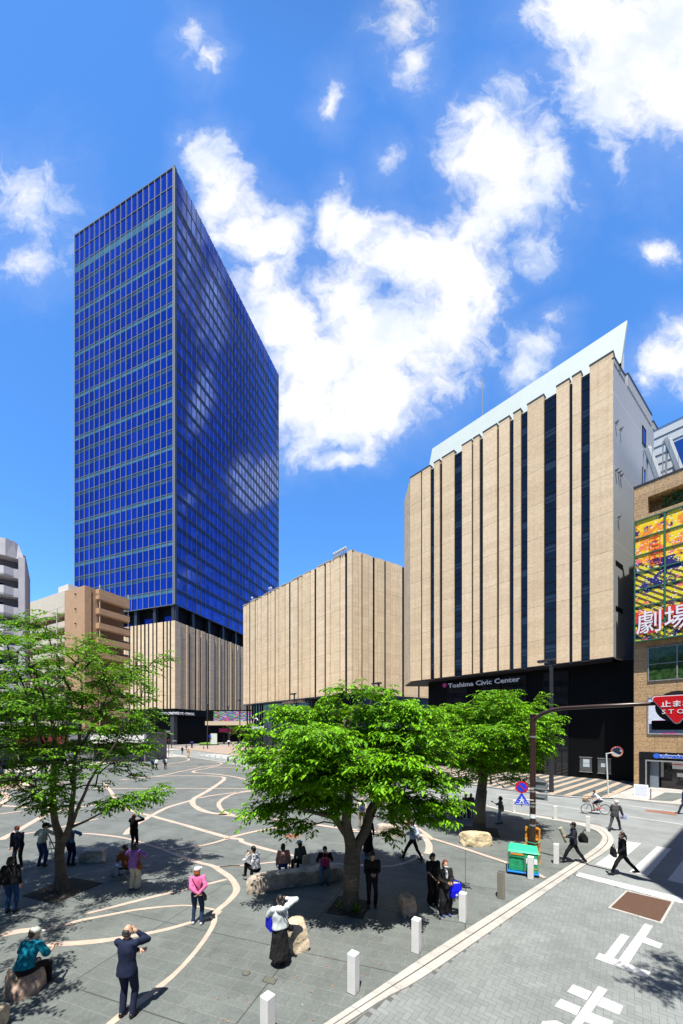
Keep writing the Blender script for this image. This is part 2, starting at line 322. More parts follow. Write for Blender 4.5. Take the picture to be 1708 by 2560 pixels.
# cream stone bands across the plaza, one inlay of the paving
Z3 = lambda x, y: G(x*.38265, 1700+y*.38265)
Z6 = lambda x, y: G(x*.38265, 2100+y*.38265)
Z4 = lambda x, y: G(550+x*.38265, 1700+y*.38265)
Z7 = lambda x, y: G(550+x*.38265, 2100+y*.38265)
ZB = lambda x, y: G(350+x/4.48, 1780+y/4.48)
ZC = lambda x, y: G(x/3.6465, 1840+y/3.6465)
ZD = lambda x, y: G(230+x/7.84, 2020+y/7.84)
Z8p = lambda x, y: G(1108+x*.38265, 2100+y*.38265)
BANDS = [
 ([Z6(280,695),Z6(520,680),Z6(800,648),Z6(1050,600),Z6(1250,545),Z6(1400,500),Z6(1440,470)], [.25,.24,.2,.18,.17,.16,.15]),
 ([Z6(-300,700),Z6(120,605),Z6(330,590),Z6(520,535),Z6(700,500),Z6(900,462),Z6(1100,440),Z6(1250,436),Z6(1400,462)], [.3,.3,.26,.2,.16,.13,.11,.1,.12]),
 ([Z6(560,490),Z6(700,455),Z6(850,415),Z6(1050,365),Z6(1250,320),Z6(1480,262)], [.16,.18,.2,.16,.16,.16]),
 ([Z6(600,1330),Z6(760,1180),Z6(1020,990),Z6(1180,850),Z6(1320,680),Z6(1395,560),Z6(1410,480),Z6(1500,400),Z6(1545,320),Z6(1490,240),Z6(1400,180),Z6(1310,155)], [.17,.17,.18,.16,.16,.17,.22,.26,.3,.3,.28,.2]),
 ([Z6(1310,155),Z6(1180,110),Z6(1050,60),Z3(1000,1090),Z3(830,1040),Z3(660,1015),Z3(520,1008),Z3(420,1025)], [.22,.2,.16,.14,.2,.2,.18,.16]),
 ([Z6(1380,180),Z6(1568,174),Z7(0,180),Z7(200,168),Z7(400,150),Z4(520,1250),Z7(700,160),Z7(1040,180),Z7(1210,155),Z7(1320,100)], [.12,.12,.12,.14,.16,.16,.16,.18,.2,.2]),
 ([Z7(1350,95),Z4(1370,1120),Z4(1350,1050),Z4(1320,1010)], [.35,.42,.42,.4]),
 ([Z3(0,1050),Z3(120,985),Z3(300,885),Z3(440,848),Z3(620,820),Z3(750,815),Z3(860,858),Z3(1000,895),Z3(1200,950),Z3(1480,1030),Z3(1568,1045),Z4(150,1065),Z4(300,1110),Z4(430,1140),Z7(560,130)], [.5,.42,.4,.36,.34,.34,.34,.34,.34,.34,.3,.28,.26,.24,.2]),
 ([Z3(300,820),Z3(760,820)], .3) if False else ([Z3(160,1010),Z3(360,975),Z3(480,945),Z3(640,910)], [.28,.28,.26,.26]),
 ([Z3(820,1015),Z3(870,960),Z3(990,890),Z3(1100,835),Z3(1250,790),Z3(1290,765),Z3(1400,700),Z3(1465,650),Z3(1430,632),Z3(1250,627),Z3(1000,634),Z3(800,655)], [.34,.36,.4,.42,.45,.5,.5,.5,.45,.4,.4,.4]),
 ([Z3(1255,790),Z3(1265,815),Z3(1290,840),Z3(1370,870),Z3(1480,882),Z4(0,882),Z4(150,898),Z4(400,918),Z4(600,945),Z4(760,968),Z4(900,985)], [.5,.5,.5,.42,.4,.4,.38,.36,.36,.36,.3]),
 ([Z3(1300,775),Z3(1400,755),Z3(1568,735),Z4(100,735),Z4(250,722)], [.36,.36,.34,.34,.34]),
 ([Z4(250,724),Z4(100,745),Z4(30,775),Z4(-5,805),Z4(0,840),Z4(40,870),Z4(100,890)], [.34,.34,.36,.38,.38,.36,.34]),
 ([Z3(600,712),Z3(900,712),Z3(1200,712),Z4(-100,712),Z4(220,712)], [.34,.34,.34,.34,.34]),
 ([Z3(680,675),Z3(720,725),Z3(760,790)], [.34,.34,.34]),
 ([Z3(330,672),Z3(460,668)], .4), ([Z3(330,684),Z3(460,680)], .3),
 ([Z3(0,825),Z3(200,836),Z3(330,838)], [.45,.42,.4]),
 ([Z3(0,735),Z3(40,750),Z3(45,780),Z3(0,815)], [.4,.55,.55,.5]), ([Z3(0,720),Z3(100,703),Z3(160,695)], .3),
 ([Z3(0,880),Z3(200,853),Z3(330,838),Z3(430,845)], [.3,.3,.28,.28]),
 ([Z6(1568,5),Z3(1400,1068),Z3(1480,1040),Z4(60,1035),Z4(300,980),Z4(450,955),Z4(620,950)], [.3,.3,.34,.34,.32,.3,.3]) if False else ([Z6(1100,70),Z6(1330,40),Z3(1480,1045),Z4(60,1035),Z4(300,980),Z4(460,955)], [.24,.26,.32,.34,.32,.3]),
 ([Z3(780,655),ZB(200,722),ZB(450,672),ZB(700,620),ZB(880,593),ZB(915,583),ZB(880,570),ZB(760,563),ZB(540,562)], [.4,.42,.42,.42,.42,.42,.4,.38,.36]),
 ([ZB(900,600),ZB(760,633),ZB(640,655),ZB(598,667),ZB(620,683),ZB(800,695),ZB(1000,720),ZB(1130,748),ZB(1260,780),ZB(1330,820)], [.4,.4,.42,.5,.45,.42,.4,.4,.38,.36]),
 ([ZB(0,618),ZB(300,612),ZB(600,612),ZB(850,620),ZB(1100,632),ZB(1380,655)], .34), ([ZB(240,600),ZB(400,575),ZB(520,552),ZB(548,535),ZB(500,521),ZB(310,519)], [.34,.4,.4,.4,.36,.34]),
 ([ZB(920,594),ZB(1150,600)], .28),
 ([Z4(1320,1010),Z5_(0,1065)] if False else [G(1063,2093.5),G(1108,2107),G(1190,2134),G(1268,2160),G(1320,2178),G(1362,2198)], [.27,.27,.27,.26,.24,.22]),
 ([Z4(1140,860),Z4(1200,905),Z4(1330,1000),Z4(1390,1050)], [.3,.3,.3,.26]),
 ([Z4(880,720),Z4(1000,780),Z4(1140,860)], .34),
 ([G(995,2093),G(1020,2087),G(1063,2093.5)], .24), ([G(880,2081),G(995,2083)], .26),
]
bm_ = MB()
for i, (pts, wd) in enumerate(BANDS):
    rb = ribbon(pts, wd, .034+.0007*i, sub=7); bm_.add(rb.v, rb.f)
tag(bm_.build('paving_band', M_cream), kind='structure')

# herringbone clay-grey setts of the near street, every stone a slab of its own
def brick_mat():
    m = bpy.data.materials.new('grey_sett'); m.use_nodes = True; t = NT(m.node_tree); b = t.n['Principled BSDF']
    g = t.add('ShaderNodeNewGeometry'); tc = t.add('ShaderNodeTexCoord').outputs['Object']
    n = t.add('ShaderNodeTexNoise', {'Vector': tc, 'Scale': .8, 'Detail': 6.0}); n2 = t.add('ShaderNodeTexNoise', {'Vector': tc, 'Scale': 60.0, 'Detail': 3.0})
    c = t.mix(g.outputs['Random Per Island'], (.160,.176,.172), (.192,.208,.204))
    c = t.mix(1.0, c, t.mix(t.ramp(n.outputs[0], (.3,.7,0,1)), (.86,)*3, (1.08,)*3), 'MULTIPLY')
    c = t.mix(1.0, c, t.mix(n2.outputs[0], (.8,)*3, (1.2,)*3), 'MULTIPLY')
    t.put(b.inputs['Base Color'], c); b.inputs['Roughness'].default_value = .8; return m
M_sett = brick_mat()
M_joint = mat('sand_joint', (.085,.088,.085), .95)
def inside(p, poly):
    c = False; n = len(poly)
    for i in range(n):
        a, b = poly[i], poly[(i+1) % n]
        if (a[1] > p[1]) != (b[1] > p[1]) and p[0] < (b[0]-a[0])*(p[1]-a[1])/(b[1]-a[1])+a[0]: c = not c
    return c
kdir = Vector((9.33,7.68,0)).normalized(); kn = Vector((kdir.y,-kdir.x,0))
K0 = G(869.5,2560)
def K(a, b, z=.004):      # along the kerb, away from it
    p = K0+kdir*a+kn*b; return (p.x, p.y, z)
stopA, stopB = G(1439,2190), G(1708,2259)
near_poly = [K(-7,.02), K(11.9,.02), (stopA.x, stopA.y), (stopB.x, stopB.y), (stopB.x+6*(stopB.x-stopA.x)/3, stopB.y+6*(stopB.y-stopA.y)/3), K(-7, 16)]
near_poly = [(p[0], p[1]) for p in near_poly]
tag(MB().prism(near_poly, .0045, .007).build('sett_bed', M_joint), kind='structure')
mbh = MB(); rnd = random.Random(4); bw, bl, gp = .118, .236, .005
def slab(cx, cy, lx, ly, ang, cdir):
    ca, sa = math.cos(ang), math.sin(ang); vs = []
    for dx, dy in ((-lx,-ly),(lx,-ly),(lx,ly),(-lx,ly)):
        a, b = cx+dx*ca-dy*sa, cy+dx*sa+dy*ca; vs.append(K(a, b, .0105+rnd.random()*.002))
    vs = vs[::-1]; mbh.add(vs, [(0,1,2,3)])
# herringbone lattice, on the kerb's own axes turned by 45 degrees
ang = R(-12); n = 0
c_mid0, c_mid1 = 4.55, 7.7
for i in range(-90, 170):
    for j in range(-110, 110):
        k = (i-j) % 4
        if k == 0: x, y, lx, ly = (i+1)*bw, (j+.5)*bw, bw-gp/2, bw/2-gp/2
        elif k == 3: x, y, lx, ly = (i+.5)*bw, (j+1)*bw, bw/2-gp/2, bw-gp/2
        else: continue
        a = x*math.cos(ang)-y*math.sin(ang); b = x*math.sin(ang)+y*math.cos(ang)
        p = K(a, b)
        if .1 < b < 13.5 and -1.5 < a < 14 and not (c_mid0-.06 < b < c_mid1+.06) and inside(p, near_poly) and p[1] > 5.5 and p[1] < 17 and p[0] < p[1]*1.0+1: slab(a, b, lx, ly, ang, 0)
# square setts of the middle band
s = .30
for i in range(-6, 48):
    for j in range(int((c_mid1-c_mid0)/s+.5)):
        a = i*s+(.15 if j % 2 else 0)*0; b = c_mid0+s*(j+.5); p = K(a, b)
        if inside(p, near_poly) and p[1] > 5.4 and p[0] < p[1]+1: slab(a, b, s/2-.006, s/2-.006, 0, 0)
tag(mbh.build('street_setts', M_sett), kind='structure')

# painted marks
def mark(name, pts, z=.0165, m=None):
    poly = [(p.x, p.y) for p in pts]; return MB().prism(poly, z-.0035, z)
stop = mark('', [G(1448.6,2182),G(1708,2246)+(G(1708,2246)-G(1448.6,2182))*1.0,G(1708,2260)+(G(1708,2260)-G(1439,2190))*1.0,G(1439,2190)])
tag(stop.build('stop_line', M_white), kind='structure')
lt = MB()
def zq(*pts, z=.0165): lt.prism([(Z8p(x,y).x, Z8p(x,y).y) for x, y in pts], z-.003, z)
zq((1318,549),(1370,566),(1195,838),(1128,812)); zq((1163,617),(1217,634),(1112,780),(1056,757),z=.0175)
zq((1020,742),(1356,868),(1337,907),(996,778),z=.0185); zq((1325,641),(1433,683),(1415,713),(1303,673),z=.0175)
zq((1015,959),(1074,983),(905,1215),(860,1290),(780,1290)); zq((850,949),(972,997),(938,1052),(810,995),z=.0175)
zq((1045,1031),(1177,1090),(1152,1146),(1006,1086),z=.0175); zq((768,1042),(898,1097),(872,1151),(729,1091),z=.0185)
zq((965,1134),(1112,1190),(1085,1250),(925,1190),z=.0175); zq((650,1190),(740,1185),(800,1215),(760,1290),(600,1290),z=.0185)
tag(lt.build('road_lettering', M_white), kind='structure')
# near crosswalk
a0 = G(1569.4,2104); a1 = G(1602.9,2108.8); b1 = G(1529.2,2171.9); b0 = G(1489,2161.4)
st = (G(1643,2116.5)-a0)
cw = MB()
for k in range(0, 9):
    q = [p+st*k for p in (a0, a1, b1, b0)]
    cw.prism([(p.x, p.y) for p in q], .0045, .009)
# zebra over the far street (seen through the middle tree) and one at the far end of the plaza
zz = MB()
for k in range(8):
    c = G(905,1946)-d0*(k*.95)+Vector((0,0,0)); e = Vector((.75,.66,0))
    zz.prism([((c+q).x, (c+q).y) for q in (e*.6, e*7.5, e*7.5-d0*.45, e*.6-d0*.45)], .0045, .009)
for k in range(9):
    a = ZB(470+k*40, 432+k*6.4); e = Vector((.75,.66,0)); c = G(486,1889)+Vector((.66,-.75,0))*(k*1.7-2)+e*1.2
    zz.prism([((c+q).x, (c+q).y) for q in (e*0, e*13, e*13+d0*.8, d0*.8)], .0045, .009)
tag(cw.build('crosswalk', M_white), kind='structure'); tag(zz.build('far_crosswalk', M_white), kind='structure')
# lane lines of the far street
ll = MB()
for pa, pb, wd in [((1140,1999),(1708+60,2068),.12),((1340,2007.5),(1708,2045),.12) if False else ((1545,2012),(1760,2037),.12),((1108,1995.5),(640,1900),.12)]:
    r_ = ribbon([G(*pa), G((pa[0]+pb[0])/2,(pa[1]+pb[1])/2), G(*pb)], wd, .0085); 
for pts in ([(1108,1974.6),(1320,2004),(1440,2022),(1560,2039),(1708,2061.5)],[(1240,1985.5),(1480,1999),(1560,2012),(1708,2032)],[(1108,1974.6),(950,1950),(760,1925),(640,1903)]):
    r_ = ribbon([G(*p) for p in pts], .13, .0085); ll.add(r_.v, r_.f)
tag(ll.build('lane_line', M_white), kind='structure')

# striped pavement before the black ground floor
def striped():
    m = bpy.data.materials.new('striped_paving'); m.use_nodes = True; t = NT(m.node_tree); b = t.n['Principled BSDF']
    tc = t.add('ShaderNodeTexCoord').outputs['Object']; s_ = t.add('ShaderNodeSeparateXYZ', {0: tc})
    ex = t.add('ShaderNodeTexNoise', {'Vector': tc, 'Scale': .25, 'Detail': 0.0})
    along = t.m('ADD', t.m('MULTIPLY', s_.outputs[0], .66), t.m('MULTIPLY', s_.outputs[1], -.75))
    sk = t.m('ADD', along, t.m('MULTIPLY', s_.outputs[0], -.0))
    f = t.m('FRACT', t.m('DIVIDE', sk, 1.12)); f = t.m('LESS_THAN', f, .42)
    br = t.add('ShaderNodeTexBrick', {'Vector': t.add('ShaderNodeMapping', {'Vector': tc, 'Rotation': (0,0,R(48.6))}).outputs[0], 'Color1': (.062,.075,.075), 'Color2': (.10,.118,.118), 'Mortar': (.03,.03,.03), 'Scale': 1.0, 'Mortar Size': .012, 'Brick Width': .56, 'Row Height': .56})
    nz = t.add('ShaderNodeTexNoise', {'Vector': tc, 'Scale': 1.5, 'Detail': 4.0})
    c = t.mix(f, br.outputs[0], (.38,.29,.21)); c = t.mix(1.0, c, t.mix(nz.outputs[0], (.85,)*3, (1.12,)*3), 'MULTIPLY')
    t.put(b.inputs['Base Color'], c); b.inputs['Roughness'].default_value = .75; return m
M_strip = striped()
sw = [G(1465,1995.5), G(1391,1989.5), fe, fe-d0*14, fe-d0*14+Vector((.75,.66,0))*14, G(1072,1912)+Vector((6,6,0)), G(1360,1925)+Vector((4,4,0)), G(1600,1945)]
sw = [G(1520,1995), G(1391,1989.5), fe, fe-d0*22, fe-d0*22+Vector((.75,.66,0))*12, G(1360,1925)+Vector((4,4,0)), Vector((32,36,0)), G(1582,1972)]
sheet('striped_pavement', sw, .10, M_strip)
tag(ribbon([G(1535,1997),G(1391,1990.5),fe+Vector((-.1,-.1,0)),fe-d0*22,fe-d0*60], .35, .105).build('pavement_kerb', M_kerb), kind='structure')
M_hall = ground_mat('hall_tiles', (.34,.265,.205), (.29,.235,.19), (.9,.9), R(48.6), (.22,.19,.17), .02)
hs_ = [fe-d0*22.1, fe-d0*100, fe-d0*100+Vector((.75,.66,0))*34, fe-d0*22.1+Vector((.75,.66,0))*30]
sheet('hall_forecourt', hs_, .10, M_hall)
# pale paving strip before the brown shop, with its dark and light bays
sheet('shop_pavement', [G(1522,1995.2), G(1640,2008.5), G(1708,2014)+Vector((3,-2.4,0)), Vector((38,24,0)), Vector((32,35.9,0)), G(1583,1972)], .10, M_kerb)
sheet('shop_bay', [G(1624,2003), G(1680,2007), G(1708,1988)+Vector((1,0,0)), G(1663,1984)], .106, M_plaza, thick=.004)
sheet('left_pavement', [G(482,1893), G(370,1896), G(150,1924), G(0,1942), G(-400,1970), Vector((-60,58,0)), Vector((-52,66,0)), Vector((-44,100,0)), G(482,1894.5)-d0*60], .02, M_kerb)
# soil pits round the trees
M_soil = mat('soil', (.035,.028,.02), .95, bump=.6)
for k, (c, s_) in enumerate([(G(160,2226), .78), (G(874,2270), .56), (G(1200,2080), .9)]):
    e1 = Vector((.344,1,0)).normalized()*s_; e2 = Vector((1,-.344,0)).normalized()*s_
    sheet('tree_pit', [c+e1+e2, c+e1-e2, c-e1-e2, c-e1+e2], .04, M_soil)
# ---------------------------------------------------------------- facade helper: local x along the wall (left to right as seen), y inward, z up
class Face:
    def __init__(s, A, vp, sgn=1):
        s.A = Vector((A[0], A[1], 0)); d = Vector(((vp-U0)/F, 1, 0)).normalized()*sgn; s.d = d; s.inn = Vector((-d.y, d.x, 0)); s.rz = math.atan2(d.y, d.x)
    def t(s, u, off=0.0):
        """distance along the wall where the photograph's column u meets it (wall moved inward by off)"""
        a = s.A+s.inn*off; k = (u-U0)/F; return (k*a.y-a.x)/(s.d.x-k*s.d.y)
    def at(s, t, off=0.0, z=0.0): p = s.A+s.d*t+s.inn*off; return Vector((p.x, p.y, z))
    def z(s, u, v, off=0.0): return H+(V0-v)/F*s.at(s.t(u, off), off).y

def stone_mat(name, c, course=.75, warm=.06):
    m = bpy.data.materials.new(name); m.use_nodes = True; t = NT(m.node_tree); b = t.n['Principled BSDF']
    tc = t.add('ShaderNodeTexCoord').outputs['Object']; s_ = t.add('ShaderNodeSeparateXYZ', {0: tc}); oi = t.add('ShaderNodeObjectInfo')
    n1 = t.add('ShaderNodeTexNoise', {'Vector': t.add('ShaderNodeMapping', {'Vector': tc, 'Scale': (1,1,1.6)}).outputs[0], 'Scale': 2.6, 'Detail': 7.0, 'Roughness': .72})
    n2 = t.add('ShaderNodeTexNoise', {'Vector': tc, 'Scale': .22, 'Detail': 2.0})
    zc = t.m('DIVIDE', s_.outputs[2], course); cell = t.m('FLOOR', zc); wn = t.add('ShaderNodeTexWhiteNoise', {'Vector': t.add('ShaderNodeCombineXYZ', {0: cell, 1: oi.outputs['Random'], 2: 0.0}).outputs[0]})
    fr = t.m('FRACT', zc); joint = t.m('LESS_THAN', fr, .028)
    big = t.m('LESS_THAN', t.m('FRACT', t.m('DIVIDE', s_.outputs[2], course*5)), .012)
    lo = tuple(x*.86 for x in c); hi = tuple(min(1, x*1.12) for x in c)
    col_ = t.mix(t.ramp(n1.outputs[0], (.3,.7,0,1)), lo, hi)
    col_ = t.mix(1.0, col_, t.mix(wn.outputs[0], (1-warm,1-warm*1.3,1-warm*1.6), (1+warm,1+warm,1+warm)), 'MULTIPLY')
    col_ = t.mix(1.0, col_, t.mix(oi.outputs['Random'], (.94,.93,.90), (1.06,1.06,1.07)), 'MULTIPLY')
    col_ = t.mix(1.0, col_, t.mix(n2.outputs[0], (.94,.92,.88), (1.05,1.05,1.05)), 'MULTIPLY')
    n3 = t.add('ShaderNodeTexNoise', {'Vector': t.add('ShaderNodeMapping', {'Vector': tc, 'Scale': (2.2,2.2,.07)}).outputs[0], 'Scale': 1.5, 'Detail': 6.0, 'Roughness': .7})
    col_ = t.mix(1.0, col_, t.mix(t.ramp(n3.outputs[0], (.42,.72,0,1)), (1.02,1.02,1.02), (.90,.89,.87)), 'MULTIPLY')
    col_ = t.mix(t.m('MULTIPLY', joint, .45), col_, tuple(x*.45 for x in c)); col_ = t.mix(t.m('MULTIPLY', big, .5), col_, (.1,.08,.06))
    t.put(b.inputs['Base Color'], col_); b.inputs['Roughness'].default_value = .8; b.inputs['Specular IOR Level'].default_value = .25
    bp = t.add('ShaderNodeBump', {'Height': n1.outputs[0], 'Strength': .5, 'Distance': .03}); t.put(b.inputs['Normal'], bp.outputs[0]); return m
def glass_mat(name, c, rough=.05, metal=0.0, var=.1, spec=1.0):
    return mat(name, c, rough, metal, var=var, scale=.6, spec=spec)
M_stoneA = stone_mat('cream_travertine', (.70,.545,.365), .78)
M_stoneB = stone_mat('cream_travertine_small', (.72,.58,.40), .9)
M_dkglass = glass_mat('dark_window_glass', (.006,.010,.022), .04, spec=.45)
M_black = mat('black_metal_panel', (.004,.0045,.005), .5, var=.2, scale=.4, spec=.10)
M_blackframe = mat('black_frame', (.010,.010,.012), .5, spec=.2)
M_spandrel = glass_mat('spandrel_glass', (.018,.03,.055), .12, spec=.5)
M_whitepanel = mat('white_roof_panel', (.56,.62,.57), .6, var=.03, scale=.5)
M_coping = mat('dark_coping', (.03,.03,.04), .4)
def rib_mat():
    m = bpy.data.materials.new('ribbed_metal'); m.use_nodes = True; t = NT(m.node_tree); b = t.n['Principled BSDF']
    tc = t.add('ShaderNodeTexCoord').outputs['Object']; s_ = t.add('ShaderNodeSeparateXYZ', {0: tc})
    f = t.m('FRACT', t.m('DIVIDE', s_.outputs[0], .6)); r_ = t.m('LESS_THAN', f, .1)
    pan = t.m('LESS_THAN', t.m('FRACT', t.m('DIVIDE', t.m('SUBTRACT', s_.outputs[2], 2.2), 7.4)), .008)
    n = t.add('ShaderNodeTexNoise', {'Vector': tc, 'Scale': .15, 'Detail': 3.0})
    c = t.mix(r_, t.mix(n.outputs[0], (.36,.385,.385), (.42,.44,.43)), (.22,.25,.28)); c = t.mix(pan, c, (.55,.57,.58))
    t.put(b.inputs['Base Color'], c); b.inputs['Metallic'].default_value = .15; b.inputs['Roughness'].default_value = .5
    bp = t.add('ShaderNodeBump', {'Height': r_, 'Strength': .6, 'Distance': .03}); t.put(b.inputs['Normal'], bp.outputs[0]); return m
M_rib = rib_mat()
M_signw = mat('white_lettering', (.72,.74,.78), .5, var=.02)
M_grey = mat('grey_metal', (.30,.31,.32), .45, metal=.3)

# ================= civic centre: travertine fins over a black ground floor
FA = Face((27.2, 36.0), 15, -1)           # local x runs from far left to near right, origin at the near corner
tL = FA.t(1026); zb = FA.z(1534, 1642); zt = FA.z(1534, 878)
CC = thing('civic_building', 'stone-finned civic centre block with a black ground floor and white sloping roof edge', 'building', FA.A, FA.rz)
S2 = Face((27.2, 36.0), 2080, 1)
cx = lambda z2: 854+z2*.54464
seq = [(315,365),(369,407),(424,450),(461,517),(552,597),(603,633),(648,713),(721,771),(788,823),(852,929),(985,1046),(1058,1100),(1138,1248)]
# glass body behind the fins
def loc(face, p): q = p-face.A; return (q.dot(face.d), q.dot(face.inn), p.z)
bodypoly = [loc(FA, p)[:2] for p in (FA.at(tL, .45), FA.at(-.05, .45), S2.at(.35, -.02) if False else S2.at(.4,.3), S2.at(26, .3), FA.at(-2, 26), FA.at(tL, 20))]
MB().prism(bodypoly, zb+.05, zt-.5).build('wall', M_black, CC)
for a, b in seq:
    ta, tb = FA.t(cx(a))+.03, FA.t(cx(b))-.03; nb = MB().box(ta, tb, 0, .62, zb, zt)
    nb.build('stone_panel', M_stoneA, CC, bevel=.015)
for i, (a, b) in enumerate(zip(seq[:-1], seq[1:])):
    ta, tb = FA.t(cx(a[1]))+.01, FA.t(cx(b[0]))-.01; wd = tb-ta
    if wd < .15:
        MB().box(ta-.04, tb+.04, .12, .3, zb+.05, zt-.1).build('dark_slot', M_black, CC); continue
    wn_ = MB().box(ta, tb, .22, .26, zb+.1, zt-.5, 0).build('window', M_dkglass, CC)
    fr = MB(); rr = random.Random(i)
    z = zb+.6
    k = 0
    while z < zt-1:
        fr.box(ta, tb, .18, .22, z, z+.06)
        if wd > .5: fr.box(ta, tb, .18, .22, z+1.15, z+1.2)
        z += 3.7 if k % 2 else 1.9; k += 1
    fr.box(ta, ta+.05, .15, .22, zb+.1, zt-.5); fr.build('window_frame', M_blackframe, wn_)
    if wd > .5:
        z = zb+1.4
        while z < zt-2: MB().box(ta+.06, tb, .205, .217, z, z+.75).build('spandrel', M_spandrel, wn_); z += 3.7+rr.choice((0, 1.9))
cop = MB()
for a, b in seq: cop.box(FA.t(cx(a))-.02, FA.t(cx(b))+.02, -.04, .7, zt, zt+.12)
cop.build('coping', M_coping, CC)
# canted left end and its soffit
E1 = Face((FA.at(tL).x, FA.at(tL).y), 862, -1)
lf = MB()
for k in range(5):
    p = [FA.at(tL, 0)+Vector((.01*k, 1.1*k+.1, 0)), FA.at(tL, 0)+Vector((.01*k, 1.1*k+1.0, 0))]
    q = [p[1]+Vector((.6, 0, 0)), p[0]+Vector((.6, 0, 0))]
    pl = [loc(FA, x)[:2] for x in p+q]
    MB().prism(pl, zb, zt).build('stone_panel', M_stoneB, CC)
MB().prism([loc(FA, x)[:2] for x in (FA.at(tL,.05)+Vector((.3,.2,0)), FA.at(tL,.05)+Vector((.3,5.4,0)), FA.at(tL,3)+Vector((4,5.4,0)), FA.at(tL+3,3))], zb-.03+.1, zt-.4).build('wall', M_black, CC)
MB().prism([loc(FA, x)[:2] for x in (FA.at(tL,.1)+Vector((.1,.1,0)), FA.at(tL,.1)+Vector((.1,5.3,0)), FA.at(tL,3)+Vector((8,4,0)), FA.at(-1,6), FA.at(-.1,.05))], zb-.12, zb-.004).build('soffit', M_coping, CC)
# white sloping roof band
pf = MB(); o0, o1 = 1.2, 1.6; x0, x1 = FA.t(1072, 1.2), FA.t(1549.5, 1.2)+.1; zt2 = FA.z(1558, 807, 1.6)
vs = [(x0-.3,o0,zt-.6),(x1,o0,zt-.6),(x1+.45,o1,zt2),(x0+.35,o1,zt2),(x0-.3,o0+.4,zt-.6),(x1,o0+.4,zt-.6),(x1+.45,o1+.35,zt2),(x0+.35,o1+.35,zt2)]
pf.add(vs, [(0,1,2,3),(5,4,7,6),(1,5,6,2),(4,0,3,7),(3,2,6,7),(0,4,5,1)])
q0 = Vector(loc(FA, S2.at(1.5,.5))); 
rt = MB(); a_ = (x1, o0, 0); 
def LS(t, off, z): q = loc(FA, S2.at(t, off)); return (q[0], q[1], z)
rt.add([(x1,o0,zt-.6),(x1+.45,o1,zt2),LS(4.2,.3,zt2-.9),LS(4.2,.3,zt-.6),(x1-.4,o0+.3,zt-.6),(x1,o1+.4,zt2),LS(4.2,.8,zt2-.9),LS(4.2,.8,zt-.6)],
       [(0,1,2,3),(7,6,5,4),(1,5,6,2),(0,3,7,4),(3,2,6,7)])
rb_ = pf.build('roof_band', M_whitepanel, CC); rt.build('roof_return', M_whitepanel, rb_)
# lightning mast
pm = P(1206, 1035, 62); MB().tube([(0,0,30),(0,0,ZY(945,62))], .07, 6).build('mast', M_grey, CC, loc=None)
mo = [o for o in children(CC) if o.name.startswith('mast')][0]; mo.location = loc(FA, Vector((pm.x, pm.y, 0)))
# ribbed metal side wall
SW = MB().box(0, 27, 0, .28, zb, zt-1.2); 
so_ = SW.build('side_wall', M_rib, CC); so_.matrix_parent_inverse = Matrix.Identity(4)
so_.location = (0.02, 0, 0); so_.rotation_euler = (0, 0, S2.rz-FA.rz)
for k, (t0, t1, dz) in enumerate([(0, 3.2, 0), (4.0, 12.6, .75), (13.2, 27, .35)]):
    ob = MB().box(t0, t1, -.06, .5, zt-1.2, zt-1.2+dz+.45).build('parapet', M_rib, so_)
    ob2 = MB().box(t0-.02, t1+.02, -.1, .55, zt-1.2+dz+.45, zt-1.2+dz+.62).build('coping', M_coping, so_)
M_bluewin = glass_mat('blue_window_glass', (.03,.10,.38), .05, metal=.5)
for u0_, u1_, v0_, v1_ in ((1605,1613,1066,1106),(1605,1613,1170,1207)):
    a, b = S2.t(u0_), S2.t(u1_); z0, z1 = S2.z(u0_, v1_), S2.z(u0_, v0_)
    wo = MB().box(a, b, -.04, .02, z0, z1).build('window', M_bluewin, so_)
    MB().box(a-.08, a, -.07, .02, z0-.1, z1+.1).box(b, b+.08, -.07, .02, z0-.1, z1+.1).box(a-.08,b+.08,-.07,.02,z1,z1+.1).box(a-.08,b+.08,-.07,.02,z0-.1,z0).build('window_frame', M_blackframe, wo)
for u_, v_ in ((1538,1057),(1549,1074),(1538,1176),(1545,1182),(1550,1189),(1544,1293)):
    t_ = S2.t(u_); z_ = S2.z(u_, v_); MB().box(t_-.10, t_+.10, -.30, 0, z_, z_+.14).box(t_-.04, t_+.04, -.2, 0, z_-.3, z_).build('wall_lamp', M_grey, so_)
for v_ in (1400, 1514):
    a, b = S2.t(1538.5), S2.t(1556); z_ = S2.z(1538.5, v_); MB().box(a, b, -.03, .02, z_-.45, z_).build('vent', M_black, so_)
# black ground floor
gp_ = [(31.2, 64.2), ]
def WL(Y): return Vector((64.2-.932*Y, Y, 0))
W0, W1 = WL(35.2), Vector((13.2, 54.7, 0))
gf = MB().prism([loc(FA, p)[:2] for p in (W0, W1, W1+Vector((3,10,0)), W0+Vector((14,22,0)), W0+Vector((8,6,0)))], 0, zb-.13).build('ground_floor', M_black, CC)
FG = Face((W0.x, W0.y), 15, -1)
GO = loc(FA, W0)
def gpart(mb, name, m, par=gf):
    o = mb.build(name, m, par)
    o.location = (GO[0], GO[1], 0); o.rotation_euler = (0,0,FG.rz-FA.rz); return o
def gspan(u0_, u1_): return FG.t(u0_), FG.t(u1_)
